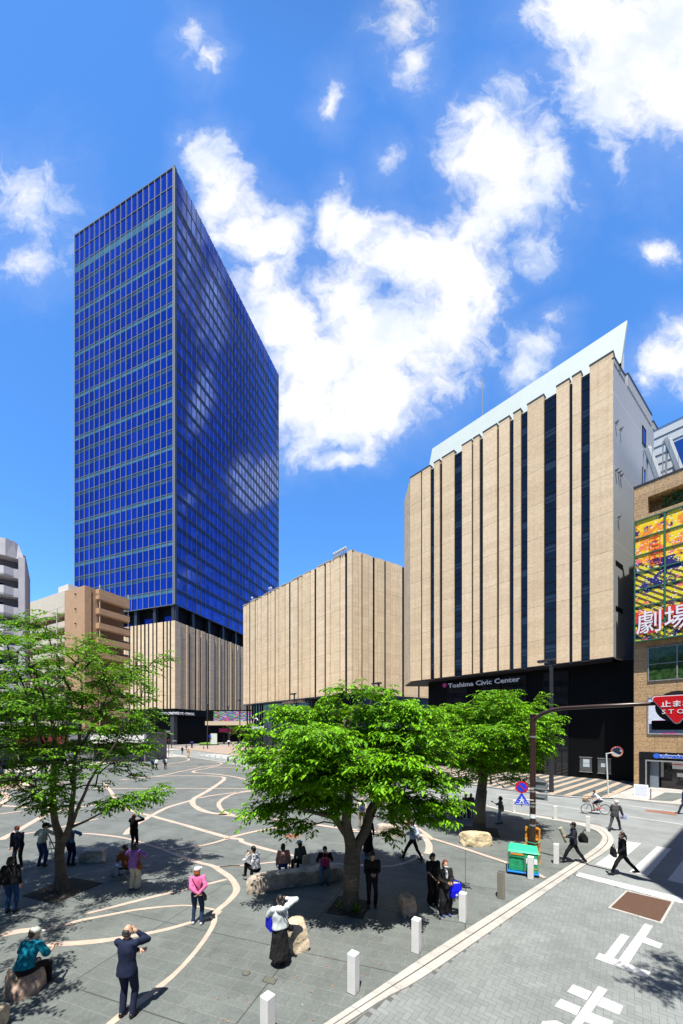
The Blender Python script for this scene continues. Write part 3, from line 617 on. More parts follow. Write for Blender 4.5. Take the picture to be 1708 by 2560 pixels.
# tall lobby glass with mullions
M_lobby = mat('lobby_glass', (.012,.014,.017), .03, var=.3, scale=.5, spec=.6)
for (u0_, u1_) in ((1359.5,1421), (1258,1316), (1205,1250), (1120,1168)):
    a, b = gspan(u0_, u1_)
    gw_ = gpart(MB().box(a, b, -.06, .02, .1, zb-.5), 'lobby_window', M_lobby)
    fm = MB()
    for zz_ in (3.0, 3.15, 6.4, 9.6): fm.box(a, b, -.11, -.06, zz_, zz_+.09)
    for k in range(5): x = a+(b-a)*k/4; fm.box(x-.04, x+.04, -.11, -.06, .1, 3.0 if 0 < k < 4 else zb-.5)
    f_ = fm.build('window_frame', M_blackframe, gw_)
for u0_, u1_, v0_, v1_ in ((1450,1480,1893,1928),(1495,1528,1896,1932)):
    a, b = gspan(u0_, u1_); z0, z1 = FG.z(u0_, v1_), FG.z(u0_, v0_)
    g_ = gpart(MB().box(a, b, -.05, .02, z0, z1), 'poster_window', glass_mat('poster_glass', (.06,.07,.075), .08))
    MB().box(a-.05,b+.05,-.09,.02,z0-.06,z0).box(a-.05,b+.05,-.09,.02,z1,z1+.06).build('window_frame', M_grey, g_)
    pp = MB()
    w_ = (b-a)
    if u0_ == 1450: pp.box(a+w_*.28, a+w_*.82, -.07, -.055, z0+(z1-z0)*.62, z0+(z1-z0)*.88).box(a+w_*.28, a+w_*.82, -.07, -.055, z0+(z1-z0)*.34, z0+(z1-z0)*.59)
    else: pp.box(a+w_*.25, a+w_*.62, -.07, -.055, z0+(z1-z0)*.42, z0+(z1-z0)*.68)
    pp.build('notice', mat('paper_notice', (.45,.52,.56), .7), g_)
tx = text('Toshima Civic Center', .98, M_signw, CC, 'sign_lettering', .05, .012, 1.0)
a = FA.t(1121, 1.2); b = FA.t(1300, 1.2); zl = FA.z(1121, 1720, 1.2)
tx.location = (a, 1.2, zl); k_ = (b-a)/max(.1, max(v.co.x for v in tx.data.vertices)); tx.scale = (k_, 1, k_*.80)
M_pink = mat('pink_emblem', (.55,.03,.2), .5)
em = MB().lathe([(.0,-.03),(.32,-.03),(.32,.03),(0,.03)], seg=10).build('emblem', M_pink, CC); em.rotation_euler = (R(90),0,0); em.location = (FA.t(1112,1.2), 1.15, zl+.42)
rail = MB().box(a-.9, b+.3, 1.26, 1.32, zl+.3, zl+.38)
rail.build('sign_rail', M_blackframe, CC)

# ================= concert hall block
BL = Vector((-30.1, 110, 0)); BR = Vector((2.1, 75.5, 0))
FB = Face((BR.x, BR.y), 14, -1); FC = Face((BR.x, BR.y), 2256, 1)
zb2 = FB.z(879, 1732); zt2b = FB.z(879, 1373)
BH = thing('hall_building', 'travertine-finned concert hall with dark glass foyer, behind the middle tree', 'building', BR, FB.rz)
ux = lambda z7: 580+z7/3.267
fr_ = [90,113,137,-143,160,187,-192,205,219,235,262,288,-294,313,330,348,-354,378,400,430,462,-469,492,535,-541,568,593,636,670,-679,703,754,-764,798,828,878,920,-932,975]
rr = random.Random(2)
def fins(face, par, xs, conv, rot=0, org=(0,0), m=M_stoneB, z0=zb2, z1=zt2b):
    prev = None
    for i in range(len(xs)-1):
        a, b = xs[i], xs[i+1]
        if b < 0: a2, b2 = abs(a), abs(b); continue_ = True
        if b < 0: continue
        ta, tb = face.t(conv(abs(a))), face.t(conv(abs(b)))
        off = (i % 2)*.20+rr.random()*.08
        ga = .12 if xs[i] < 0 or (i and xs[i-1] < 0) else .08; gb = .12 if (i+2 < len(xs) and xs[i+2] < 0) else .08
        o = MB().box(ta+ga, tb-gb, off, 1.6, z0, z1).build('stone_panel', m, par)
        o.location = (org[0], org[1], 0); o.rotation_euler = (0, 0, rot)
        if i+2 < len(xs) and xs[i+2] < 0:
            o = MB().box(tb-.10, face.t(conv(abs(xs[i+2])))+.10, .30, 1.4, z0-.05, z1-.1).build('dark_slot', M_black, par); o.location = (org[0], org[1], 0); o.rotation_euler = (0, 0, rot)
fins(FB, BH, fr_, ux)
tLb = FB.t(607.5)
MB().prism([(tLb+.1,1.5),(-1.0,1.5), loc(FB, FC.at(33,1.5))[:2], loc(FB, FC.at(33,30))[:2], (tLb+.1, 30)], zb2-.02, zt2b-.4).build('wall', M_black, BH)
fc_ = [982,-998,1038,1063,-1069,1120,1160,-1169,1196,1250,-1260,1298,1320,1370,1400,-1410,1440,1490,1530,-1538,1580,1650,1700]
fins(FC, BH, fc_, ux, FC.rz-FB.rz)
cp = MB()
for i in range(len(fr_)-1):
    if fr_[i+1] > 0: cp.box(FB.t(ux(abs(fr_[i]))), FB.t(ux(abs(fr_[i+1]))), (i % 2)*.28-.05, 1.1, zt2b, zt2b+.15)
cp.build('coping', mat('pale_coping', (.5,.42,.3), .7), BH)
sf = MB().prism([(tLb,.1),(0,.1), loc(FB, FC.at(33,.1))[:2], loc(FB, FC.at(33,28))[:2], (tLb, 28)], zb2-.3, zb2-.03).build('soffit', M_coping, BH)
g0 = MB().prism([(tLb+3.2,1.6),(1.2,1.8), loc(FB, FC.at(33,2.0))[:2], loc(FB, FC.at(33,28))[:2], (tLb+3.2, 28)], 0, zb2-.3).build('foyer', M_dkglass, BH)
fm = MB()
for k in range(9):
    x = tLb+3.2+k*(0-tLb-3)/8; fm.box(x-.07, x+.07, 1.4, 1.6, 0, zb2-.3)
fm.box(tLb+3, 1, 1.35, 1.6, 4.2, 4.5); fm.build('foyer_frame', M_blackframe, g0)
for k in range(9):
    x = 1+k*3.6; o = MB().box(x-.12, x+.12, 1.5, 1.98, 0, zb2-.3).build('foyer_frame', M_blackframe, g0); o.rotation_euler = (0,0,FC.rz-FB.rz)
for k in range(5):   # free columns at the open end
    MB().tube([(tLb+.5+k*1.6, 1.2, 0), (tLb+.5+k*1.6, 1.2, zb2-.3)], .22, 8).build('column', M_black, BH)
MB().box(tLb+.8, tLb+8.5, 1.0, 1.2, 5.0, 7.4).build('sign_panel', M_black, BH)
M_signg = mat('sand_lettering', (.75,.62,.45), .5, var=.02)
t1_ = text('Brillia HALL', 1.5, M_signg, BH, 'sign_lettering', .05, .02); ta = FB.t(716, .4); t1_.location = (ta, 1.0, FB.z(716, 1759.5, .9)); t1_.scale = (1.0, 1, .9)
t1b = text('東京建物', .8, M_signg, BH, 'sign_lettering', .05, .01); t1b.location = (FB.t(701,.4), 1.0, FB.z(701, 1760, .9))
t2_ = text('harevutai', 1.5, M_signw, BH, 'sign_lettering', .05, .03); t2_.location = (FB.t(629,.9), .95, FB.z(629, 1822.5, .9)); t2_.scale = (1.25, 1, 1)
arc = MB().tube([Vector((math.cos(a_)*1.5, 0, math.sin(a_)*1.6)) for a_ in [R(x) for x in range(180, 20, -16)]], .13, 5).build('emblem', M_signw, BH); arc.location = (FB.t(640,.9), .9, FB.z(640, 1820, .9)+1.3)
# roof floodlights
for u0_, u1_, n_ in ((832,866,6),(624,636,1),(672,678,2)):
    mb = MB()
    a, b = FB.t(u0_), FB.t(u1_)
    mb.tube([(a,.2,zt2b+.4),(b,.2,zt2b+.4)], .08, 5)
    for k in range(n_):
        x = a+(b-a)*(k+.5)/n_; mb.tube([(x,.2,zt2b),(x,.2,zt2b+.9)], .07, 5); mb.ell((x,.1,zt2b+1.0), .38,.38,.28, seg=8, rings=5)
    mb.build('roof_floodlight', mat('light_alloy', (.65,.67,.7), .4, metal=.4), BH)

# ================= office tower
TC = Vector(((437.5-U0)/F*130, 130, 0)); FL = Face((TC.x, TC.y), -1588, -1); FR = Face((TC.x, TC.y), 1140, 1)
zT = 5.4+(V0-415)/F*130; zS = 5.4+(V0-1510)/F*130; zPt = 5.4+(V0-1551)/F*130; zPb = 5.4+(V0-1771)/F*130
LT = -FL.t(187); RT = FR.t(697)
TW = thing('office_tower', 'tall office tower of mirror-blue glass, dark blue curtain wall with pale mullions', 'building', TC, FL.rz)
M_tglass = mat('blue_mirror_glass', (.05,.15,.74), .03, metal=1.0, var=.03, scale=.02)
M_tglass2 = mat('deep_blue_mirror_glass', (.12,.20,.55), .04, metal=1.0, var=.25, scale=.35)
for m_ in (M_tglass, M_tglass2):      # panes differ a little from one another
    t = NT(m_.node_tree); b = t.n['Principled BSDF']; l_ = b.inputs['Base Color'].links[0].from_socket; g_ = t.add('ShaderNodeNewGeometry'); o_ = t.add('ShaderNodeObjectInfo')
    wn_ = t.add('ShaderNodeTexWhiteNoise', {'Vector': t.add('ShaderNodeCombineXYZ', {0: g_.outputs['Random Per Island'], 1: o_.outputs['Random'], 2: 0.0}).outputs[0]})
    t.put(b.inputs['Base Color'], t.mix(1.0, l_, t.mix(wn_.outputs[0], (.72,.74,.80), (1.15,1.15,1.12)), 'MULTIPLY')); b.inputs['Roughness'].default_value = .05
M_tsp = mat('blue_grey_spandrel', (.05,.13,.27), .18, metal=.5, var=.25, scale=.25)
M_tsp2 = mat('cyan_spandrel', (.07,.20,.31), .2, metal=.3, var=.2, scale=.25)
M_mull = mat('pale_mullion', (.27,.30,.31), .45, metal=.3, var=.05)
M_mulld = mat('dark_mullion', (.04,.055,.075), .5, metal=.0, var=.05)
rotR = FR.rz-FL.rz
MB().prism([(-LT,.4),(-.4,.4), loc(FL, FR.at(RT,.4))[:2], loc(FL, FR.at(RT,40))[:2], (-LT, 40)], zS, zT-.3).build('core_wall', M_blackframe, TW)
nb_l = 18; bwL = (LT-.9)/nb_l; nb_r = 30; bwR = (RT-.9)/nb_r
kz = 130/F
rows = [zT-.0]; rows.append(5.4+(V0-460)*kz); rows.append(5.4+(V0-502)*kz); rows.append(5.4+(V0-551)*kz)
nfl = 24
rows += [rows[3]-(rows[3]-zS)*k/nfl for k in range(1, nfl+1)]
allL = []; allR = []
for r in range(len(rows)-1):
    zt_, zb_ = rows[r], rows[r+1]
    for c in range(nb_l): allL.append((r, c, -.9-(c+1)*bwL, -.9-c*bwL, zb_, zt_))
    for c in range(nb_r): allR.append((r, c, .9+c*bwR, .9+(c+1)*bwR, zb_, zt_))
def glass_h(r, zb_, zt_):
    return (zb_+.12, zt_-.12) if r < 2 else ((zb_+.15, zt_-(zt_-zb_)*.42) if r == 2 else (zb_+.18, zt_-(zt_-zb_)*.27))
bigL = sorted(allL, key=lambda q: q[1])[:0]
cnt = 0; keep = set()
for q in sorted(allL, key=lambda q: -(q[5]-q[4])*(1-.02*q[1])):
    if cnt < 100: keep.add(id(q)); cnt += 1
restL = MB(); restR = MB(); spA = MB(); spB = MB(); spR = MB()
for q in allL:
    r, c, x0_, x1_, z0_, z1_ = q; g0_, g1_ = glass_h(r, z0_, z1_)
    if id(q) in keep: MB().box(x0_+.08, x1_-.08, .16, .2, g0_, g1_).build('window', M_tglass, TW)
    else: restL.box(x0_+.08, x1_-.08, .16, .2, g0_, g1_)
    if r >= 2: (spB if (r == 2 or (r*5) % 3 == 1) else spA).box(x0_+.08, x1_-.08, .12, .2, g1_+.05, z1_-.12)
for q in allR:
    r, c, x0_, x1_, z0_, z1_ = q; g0_, g1_ = glass_h(r, z0_, z1_)
    restR.box(x0_+.07, x1_-.07, .16, .2, g0_, g1_)
    if r >= 2: spR.box(x0_+.07, x1_-.07, .13, .2, g1_+.05, z1_-.12)
tag(restL.build('window_field', M_tglass, TW), kind='stuff')
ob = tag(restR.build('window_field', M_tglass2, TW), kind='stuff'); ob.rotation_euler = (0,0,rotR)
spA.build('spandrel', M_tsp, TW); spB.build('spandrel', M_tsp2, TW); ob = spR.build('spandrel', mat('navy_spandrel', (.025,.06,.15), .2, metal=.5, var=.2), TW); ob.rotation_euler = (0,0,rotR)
mv = MB()
for c in range(nb_l+1): x = -.9-c*bwL; mv.box(x-.10, x+.10, -.12, .16, zS, zT)
mv.box(-.9, 0, -.05, .3, zS, zT); mv.box(-.55, -.35, -.3, -.05, zS, zT)
mv.build('mullion', M_mull, TW)
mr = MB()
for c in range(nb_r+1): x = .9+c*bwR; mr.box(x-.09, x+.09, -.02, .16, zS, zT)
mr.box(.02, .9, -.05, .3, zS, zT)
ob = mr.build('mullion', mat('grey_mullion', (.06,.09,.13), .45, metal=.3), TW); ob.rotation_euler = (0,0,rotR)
hl = MB(); hr = MB()
for z_ in rows[1:]:
    hl.box(-LT, -.3, .0, .17, z_-.12, z_+.12); hr.box(.3, RT, .03, .17, z_-.14, z_+.14)
hl.box(-LT, 0, -.1, .3, zT-.05, zT+.25)
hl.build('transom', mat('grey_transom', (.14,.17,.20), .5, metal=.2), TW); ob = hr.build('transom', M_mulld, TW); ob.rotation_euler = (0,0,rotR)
# recess storey: dark columns, blue glass
rp = [(-LT+.5,2.6),(-2.4,2.6), loc(FL, FR.at(RT,3.0))[:2], loc(FL, FR.at(RT,38))[:2], (-LT+.5, 38)]
rc = MB().prism(rp, zPt-.5, zS).build('recess_wall', M_black, TW)
M_rblue = mat('recess_glass', (.01,.035,.33), .05, metal=.6)
rg = MB()
for k in range(8): x = -3.2-k*5.2; rg.box(x-4.2, x, 2.5, 2.58, zPt+.6, zPt+(2.8 if k % 2 == 0 else 1.9)) if k % 3 != 1 else rg.box(x-4.2, x, 2.5, 2.58, zPt+.4, zPt+1.6)
rg.build('recess_window', M_rblue, rc)
rg = MB()
for k in range(14): x = 3.2+k*5.2; rg.box(x, x+3.6, 2.9, 2.98, zPt-.2, zPt+(3.2 if k % 3 == 0 else 1.7))
ob = rg.build('recess_window', M_rblue, rc); ob.rotation_euler = (0,0,rotR)
for k in range(6): MB().box(-1.6-k*9.5, -.3-k*9.5, .6, 1.9, zPt-.4, zS).build('column', mat('dark_column', (.03,.035,.05), .4), TW)
for k in range(8):
    ob = MB().box(.5+k*9.5, 1.7+k*9.5, .8, 2.0, zPt-.4, zS).build('column', MATS['dark_column'], TW); ob.rotation_euler = (0,0,rotR)
# podium with fins
MB().prism([(-LT+2,.7),(-.5,.7), loc(FL, FR.at(RT-2,.7))[:2], loc(FL, FR.at(RT-2,36))[:2], (-LT+2, 36)], zPb, zPt-.6).build('podium_wall', M_black, TW)
rr = random.Random(11)
us = [805,-787,-770,-753,-738,-720,-703,-683,-665,-648,-628,-613,-597,-580,-560]
us = [803]
x = 0; k = 0
edges = [(785,803),(770,780),(753,765),(722,748),(705,717),(685,700),(668,680),(650,662),(632,645),(617,627),(598,612),(580,593)]
cv = lambda z1: z1*.54464
for a, b in edges: MB().box(FL.t(cv(a+.8)), FL.t(cv(b-.8)), 0, .9, zPb, zPt).build('stone_panel', M_stoneB, TW)
for (a, b), (c, d) in zip(edges[1:], edges[:-1]): MB().box(FL.t(cv(b-.8)), FL.t(cv(c+.8)), .18, .8, zPb, zPt-.1).build('dark_slot', M_black, TW)
x = FL.t(cv(578))
while x > -LT+3:
    wd = rr.choice((1.5,2.2,2.8)); MB().box(x-wd, x, 0, .9, zPb, zPt).build('stone_panel', M_stoneB, TW); x -= wd+.8
x = .0; k = 0
while x < RT-4 and k < 60:
    wd = rr.choice((1.0,1.5,2.1,2.9)); o = MB().box(x+.05, x+wd, rr.choice((0,.2)), .9, zPb, zPt).build('stone_panel', M_stoneB, TW); o.rotation_euler = (0,0,rotR)
    x += wd+rr.choice((.12,.8,.9)); k += 1
# ground storey, cinema lettering, stained-glass bridge
MB().prism([(-LT+4,2.2),(-2.0,2.2), loc(FL, FR.at(RT-6,2.2))[:2], loc(FL, FR.at(RT-6,34))[:2], (-LT+4, 34)], 0, zPb).build('ground_floor', M_black, TW)
MB().prism([(-LT+2,.1),(-.1,.1), loc(FL, FR.at(RT-2,.1))[:2], loc(FL, FR.at(RT-2,34))[:2], (-LT+2, 34)], zPb-2.6, zPb-.02).build('fascia', M_black, TW)
for k in range(5): MB().box(-2.4-k*12, -.8-k*12, .3, 1.9, 0, zPb-2.6).build('column', mat('charcoal_column', (.035,.037,.042), .35), TW)
t3 = text('TOHO CINEMAS', 1.5, M_signw, TW, 'sign_lettering', .05, .0); t3.location = (FL.t(398, .1), -.05, zPb-2.2); t3.scale = (.85,1,.9)
t4 = text('TOHO CINEMAS', 1.5, M_signw, TW, 'sign_lettering', .05, .03); q = loc(FL, FR.at(1.2, -.05)); t4.location = (q[0], q[1], zPb-2.2); t4.rotation_euler = (0,0,rotR); t4.scale = (.8,1,.9)
def mosaic():
    m = bpy.data.materials.new('stained_glass'); m.use_nodes = True; t = NT(m.node_tree); b = t.n['Principled BSDF']
    tc = t.add('ShaderNodeTexCoord').outputs['Object']
    v1 = t.add('ShaderNodeVectorMath', {0: t.add('ShaderNodeVectorMath', {0: tc, 1: (1.1,1.1,4.5)}, operation='MULTIPLY').outputs[0]}, operation='FLOOR')
    w1 = t.add('ShaderNodeTexWhiteNoise', {'Vector': v1.outputs[0]})
    n_ = t.add('ShaderNodeTexNoise', {'Vector': tc, 'Scale': .3, 'Detail': 0.0})
    hs_ = t.add('ShaderNodeHueSaturation', {'Hue': t.m('ADD', w1.outputs[0], n_.outputs[0]), 'Saturation': 1.0, 'Value': t.m('ADD', .12, t.m('MULTIPLY', w1.outputs[0], .6)), 'Color': (.85,.1,.15)})
    wv = t.m('GREATER_THAN', t.add('ShaderNodeTexWhiteNoise', {'Vector': t.add('ShaderNodeVectorMath', {0: v1.outputs[0], 1: (7,3,5)}, operation='ADD').outputs[0]}).outputs[0], .82)
    c = t.mix(wv, hs_.outputs[0], (.35,.42,.45)); t.put(b.inputs['Base Color'], c); b.inputs['Roughness'].default_value = .15
    return m
M_mosaic = mosaic()
SB = thing('stained_glass_bridge', 'long band of multicoloured stained glass over a sand beam beside the tower foot', 'walkway', P(513, 1825, 138).xy.to_3d(), 0.0)
dX = P(700, 1825, 138).x-P(513, 1825, 138).x; sbz = ZY(1824, 138)*0
z0_, z1_, z2_ = ZY(1813,138), ZY(1803,138), ZY(1778,138)
MB().box(0, dX, 0, 3, z0_, z1_).build('beam', mat('sand_beam', (.55,.46,.33), .7), SB)
MB().box(3.2, dX, .2, .5, z1_, z2_).build('glass_panel', M_mosaic, SB)
MB().box(0, dX, .6, 3, z1_, z2_+.5).build('wall', M_black, SB)
for k in range(6): MB().box(1+k*5.5, 1.5+k*5.5, 1.2, 1.8, 0, z0_).build('post', M_black, SB)
MB().box(5, 9.5, 1.0, 1.2, 4.5, 6).build('shop_sign', mat('pink_shop_sign', (.5,.02,.12), .5), SB)
# beige building beyond, closing the street end
BB = thing('far_building', 'low dark block closing the street behind the stained glass bridge', 'building', (-45, 175, 0))
MB().box(-30, 40, 0, 12, 0, 14).build('wall', M_black, BB); MB().box(-30.2, 40.2, -.3, 12.3, 14, 14.5).build('roof', M_coping, BB)

# ================= grey-white balcony block at the left edge
FW = Face(((62-U0)/F*57, 57, 0), 2000, 1)
AP = thing('apartment_block', 'pale grey apartment block with deep concrete balconies, at the left edge', 'building', FW.A, FW.rz)
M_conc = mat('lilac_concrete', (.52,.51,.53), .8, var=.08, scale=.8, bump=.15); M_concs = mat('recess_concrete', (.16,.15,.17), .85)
M_pale = mat('pale_concrete', (.60,.59,.60), .8, var=.05, scale=.8)
zA = FW.z(62, 1360); fh = 3.0; nf = int(zA/fh)
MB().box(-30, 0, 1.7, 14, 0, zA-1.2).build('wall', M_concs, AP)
MB().box(-.75, 0, 0, 14, 0, zA-2.2).build('end_wall', M_conc, AP)
tp = MB().add([(-30,0,zA-2.6),(-4.2,0,zA-2.6),(-2.2,-.5,zA-2.6),(-1.0,0,zA-2.6),(0,0,zA-2.6),(0,14,zA-2.6),(-30,14,zA-2.6)]+[(-30,0,zA),(-4.2,0,zA),(-2.2,-.5,zA),(-1.2,0,zA),(-.8,.3,zA-.2),(-.8,14,zA-.2),(-30,14,zA)],
    [(6,5,4,3,2,1,0),(7,8,9,10,11,12,13),(0,1,8,7),(1,2,9,8),(2,3,10,9),(3,4,11,10),(4,5,12,11),(5,6,13,12),(6,0,7,13)])
tp.build('roof_parapet', M_conc, AP)
MB().box(-30, -3.4, 2, 12, zA, zA+1.3).build('roof_room', M_concs, AP)
an = MB().tube([(-4.6,3,zA+1.3),(-4.6,3,zA+4.0)], .05, 5).tube([(-5.3,3,zA+3.8),(-3.9,3,zA+3.8)], .04, 5).tube([(-5.1,3,zA+3.4),(-4.1,3,zA+3.4)], .04, 5).build('aerial', M_grey, AP)
for k in range(nf):
    z = zA-2.6-(k+1)*fh+.2
    if z < 3.2: break
    b_ = MB().prism([(-30,0),(-4.2,0),(-2.4,-.55),(-1.3,0),(-.76,0),(-.76,1.7),(-30,1.7)], z-.25, z-.02).build('balcony', M_conc, AP)
    pz = MB().box(-30, -4.2, 0, .14, z, z+1.15).prism([(-1.3,0),(-.76,0),(-.76,.14),(-1.3,.14)], z, z+1.15)
    pz.build('parapet', M_conc, b_)
    MB().prism([(-4.2,0),(-2.4,-.55),(-1.3,0),(-1.3,.14),(-2.4,-.4),(-4.2,.14)], z-.24, z+1.15).build('bay_front', M_pale, b_)
    for j in range(4):
        wo = MB().box(-5.2-j*6, -2.6-j*6, 1.62, 1.7, z+.05, z+2.1).build('window', M_dkglass, AP)
        MB().box(-5.25-j*6, -2.55-j*6, 1.58, 1.64, z+2.1, z+2.2).box(-3.93-j*6, -3.87-j*6, 1.58, 1.62, z, z+2.1).build('window_frame', M_grey, wo)

# ================= beige and brown apartment block
FD = Face(((212-U0)/F*72, 72, 0), -853, -1); FE = Face(((212-U0)/F*72, 72, 0), 1261, 1)
AB = thing('apartment_block', 'brown tiled corner apartment block with cream galleries on its left side', 'building', FD.A, FD.rz)
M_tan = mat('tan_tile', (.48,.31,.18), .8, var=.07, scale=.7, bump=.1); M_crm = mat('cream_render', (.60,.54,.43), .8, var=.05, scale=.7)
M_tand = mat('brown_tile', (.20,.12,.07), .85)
zD = FD.z(212, 1463); r2 = FE.rz-FD.rz; xe = FD.t(66)-3; xc = FD.t(162)
MB().box(xc, 0, 0, 1.2, 0, zD).build('corner_wall', M_tan, AB)
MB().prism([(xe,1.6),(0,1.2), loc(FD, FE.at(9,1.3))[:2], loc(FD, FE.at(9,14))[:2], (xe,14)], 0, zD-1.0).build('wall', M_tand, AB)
ob = MB().box(0, FE.t(246), 0, 1.2, 0, zD-.05).build('corner_wall', M_tan, AB); ob.rotation_euler = (0,0,r2)
fhD = 3.0
for k in range(11):
    z = FD.z(162, 1530)-k*fhD
    if z < 3: break
    # cream galleries
    g_ = MB().box(xe, xc, 0, 1.6, z-.2, z).build('gallery', M_crm, AB)
    MB().box(xe, xc, -.02, .12, z+.002, z+1.15).build('parapet', M_crm, g_)
    for j in range(5): 
        x = xc-1.6-j*3.6; MB().box(x-.9, x, 1.54, 1.6, z+.05, z+2.05).build('door', mat('gallery_door', (.12,.10,.09), .5), g_)
    # brown balconies on the right face
    zz_ = FE.z(316, 1522)-k*fhD
    a, b = FE.t(247), FE.t(316)
    bo = MB().box(a-.6, b, -1.1, .2, zz_-.12, zz_).build('balcony', M_tan, AB); bo.rotation_euler = (0,0,r2)
    MB().box(a-.6, b, -1.14, -1.0, zz_-.11, zz_+1.05).box(a-.6, a-.46, -1.0, .18, zz_-.11, zz_+1.05).build('parapet', M_tan, bo)
    for j in range(2):
        wo = MB().box(a+.9+j*4, a+3.4+j*4, 1.0, 1.32, zz_+.05, zz_+2.0).build('window', M_dkglass, bo)
        MB().box(a+2.1+j*4, a+2.17+j*4, .96, 1.0, zz_+.05, zz_+2.0).box(a+.9+j*4, a+3.4+j*4, .96, 1.0, zz_+1.95, zz_+2.03).build('window_frame', M_grey, wo)
    MB().tube([(a-.35,-.9,zz_+1.05),(a-.35,-.9,zz_+2.9)], .07, 6).tube([(b-.2,-.9,zz_+1.05),(b-.2,-.9,zz_+2.9)], .07, 6).build('downpipe', M_whitepanel, bo)
    if k % 2: MB().box(b-3.6, b-2.9, -.8, -.3, zz_+.02, zz_+.6).build('air_conditioner', M_whitepanel, bo)
a, b = FE.t(247), FE.t(316)
ob = MB().box(a-.6, b, -1.1, 1.2, zD-1.3, zD-.1).build('eaves', M_tan, AB); ob.rotation_euler = (0,0,r2)
MB().box(xe, xc, -.02, 1.6, zD-1.6-2.6+1.2, zD+.3).build('attic_wall', M_crm, AB)
MB().box(xe+3, xc+2, 3, 12, zD-.8, zD+1.9).box(xc-3.0, xc+1, .2, 3, zD+.3, zD+1.6).build('roof_room', mat('cream_render_light', (.68,.66,.58), .8), AB)
MB().tube([(xc-2.9,-.12,0),(xc-2.9,-.12,zD-3)], .1, 6).build('downpipe', M_whitepanel, AB)
for k in range(4):
    z = zD-1.4-k*3; MB().box(xc*.42-.1, xc*.42+.1, -.25, 0, z, z+.25).build('wall_lamp', M_blackframe, AB)

# ================= low shops along the left side of the plaza
SHF = Face(G(0, 1905).xy.to_3d(), 900, 1)
sh_y = 50
def shop(name, label, X0, X1, Y, m, sign, h=4.2, base=None):
    s_ = thing(name, label, 'shop', (X0, Y, 0))
    w_ = X1-X0
    MB().box(0, w_, 1.0, 8, 0, h+.8).build('wall', m, s_); MB().box(0, w_, .2, 1.0, h-1.0, h+.4).build('fascia', sign, s_)
    MB().box(.25, w_-.25, .9, .99, .1, h-1.05).build('shop_window', M_dkglass, s_)
    MB().box(0, .25, .6, 1.0, 0, h-1.0).build('pilaster', m, s_); MB().box(w_-.25, w_, .6, 1.0, 0, h-1.0).build('pilaster', m, s_)
    return s_
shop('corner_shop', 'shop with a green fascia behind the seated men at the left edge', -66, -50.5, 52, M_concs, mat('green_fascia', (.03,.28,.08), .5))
shop('corner_shop', 'shop with a dark red fascia behind the left tree', -50, -42.5, 55, M_pale, mat('red_fascia', (.16,.02,.025), .5))
shop('corner_shop', 'shop with a white fascia behind the left tree, beside the red fronted one', -42, -33, 60, M_concs, mat('white_fascia', (.7,.7,.68), .5))
dk_ = shop('corner_shop', 'dark fronted shop at the foot of the brown apartment block', -52, -45, 68, M_black, M_black)
# ================= brown stone shop block at the right edge
FS = Face((27.6, 34.0), 60, -1)     # x=0 is its left corner, grows to the right
def speck():
    m = bpy.data.materials.new('speckled_brown_stone'); m.use_nodes = True; t = NT(m.node_tree); b = t.n['Principled BSDF']
    tc = t.add('ShaderNodeTexCoord').outputs['Object']; s_ = t.add('ShaderNodeSeparateXYZ', {0: tc})
    n1 = t.add('ShaderNodeTexNoise', {'Vector': t.add('ShaderNodeMapping', {'Vector': tc, 'Scale': (1,1,1.9)}).outputs[0], 'Scale': 5.5, 'Detail': 8.0, 'Roughness': .8})
    zc = t.m('DIVIDE', s_.outputs[2], .62); xc_ = t.m('DIVIDE', s_.outputs[0], 1.5)
    j = t.m('MAXIMUM', t.m('LESS_THAN', t.m('FRACT', zc), .04), t.m('LESS_THAN', t.m('FRACT', xc_), .018))
    wn = t.add('ShaderNodeTexWhiteNoise', {'Vector': t.add('ShaderNodeCombineXYZ', {0: t.m('FLOOR', zc), 1: t.m('FLOOR', xc_), 2: 0.0}).outputs[0]})
    c = t.mix(t.ramp(n1.outputs[0], (.36,.6,0,1)), (.23,.13,.06), (.56,.38,.20)); c = t.mix(1.0, c, t.mix(wn.outputs[0], (.85,)*3, (1.08,)*3), 'MULTIPLY')
    c = t.mix(t.m('MULTIPLY', j, .7), c, (.05,.04,.03)); t.put(b.inputs['Base Color'], c); b.inputs['Roughness'].default_value = .85
    bp = t.add('ShaderNodeBump', {'Height': n1.outputs[0], 'Strength': .8, 'Distance': .04}); t.put(b.inputs['Normal'], bp.outputs[0]); return m
M_speck = speck()
SH = thing('shop_building', 'speckled brown stone shop block with a colourful billboard, at the right edge', 'building', (FS.A.x, FS.A.y, 0), FS.rz)
zR = FS.z(1578, 1224); zd0 = FS.z(1600, 1879)
uq = lambda x, s_=4.52: 1450+x/s_
MB().box(0, FS.t(1598), 0, 12, 0, zd0).box(0, 14, 0, 12, zd0, FS.z(1625,1612)).box(0, FS.t(1620), 0, 12, FS.z(1625,1612), zR).box(FS.t(1620), 14, .0, 12, FS.z(1632,1300)+.6, FS.z(1632,1300)+.7).box(FS.t(1620), 14, 0, 12, FS.z(1632,1238), zR).box(FS.t(1620), 14, 1.6, 12, FS.z(1625,1612), FS.z(1632,1238)).build('wall', M_speck, SH)
MB().box(FS.t(1590)-.05, 14, -.02, 1.6, FS.z(1625,1612)-.0, FS.z(1632,1300)+.6).build('billboard_wall', M_speck, SH)
MB().box(-.03, 14, -.05, .5, zR, zR+.12).build('coping', M_coping, SH)
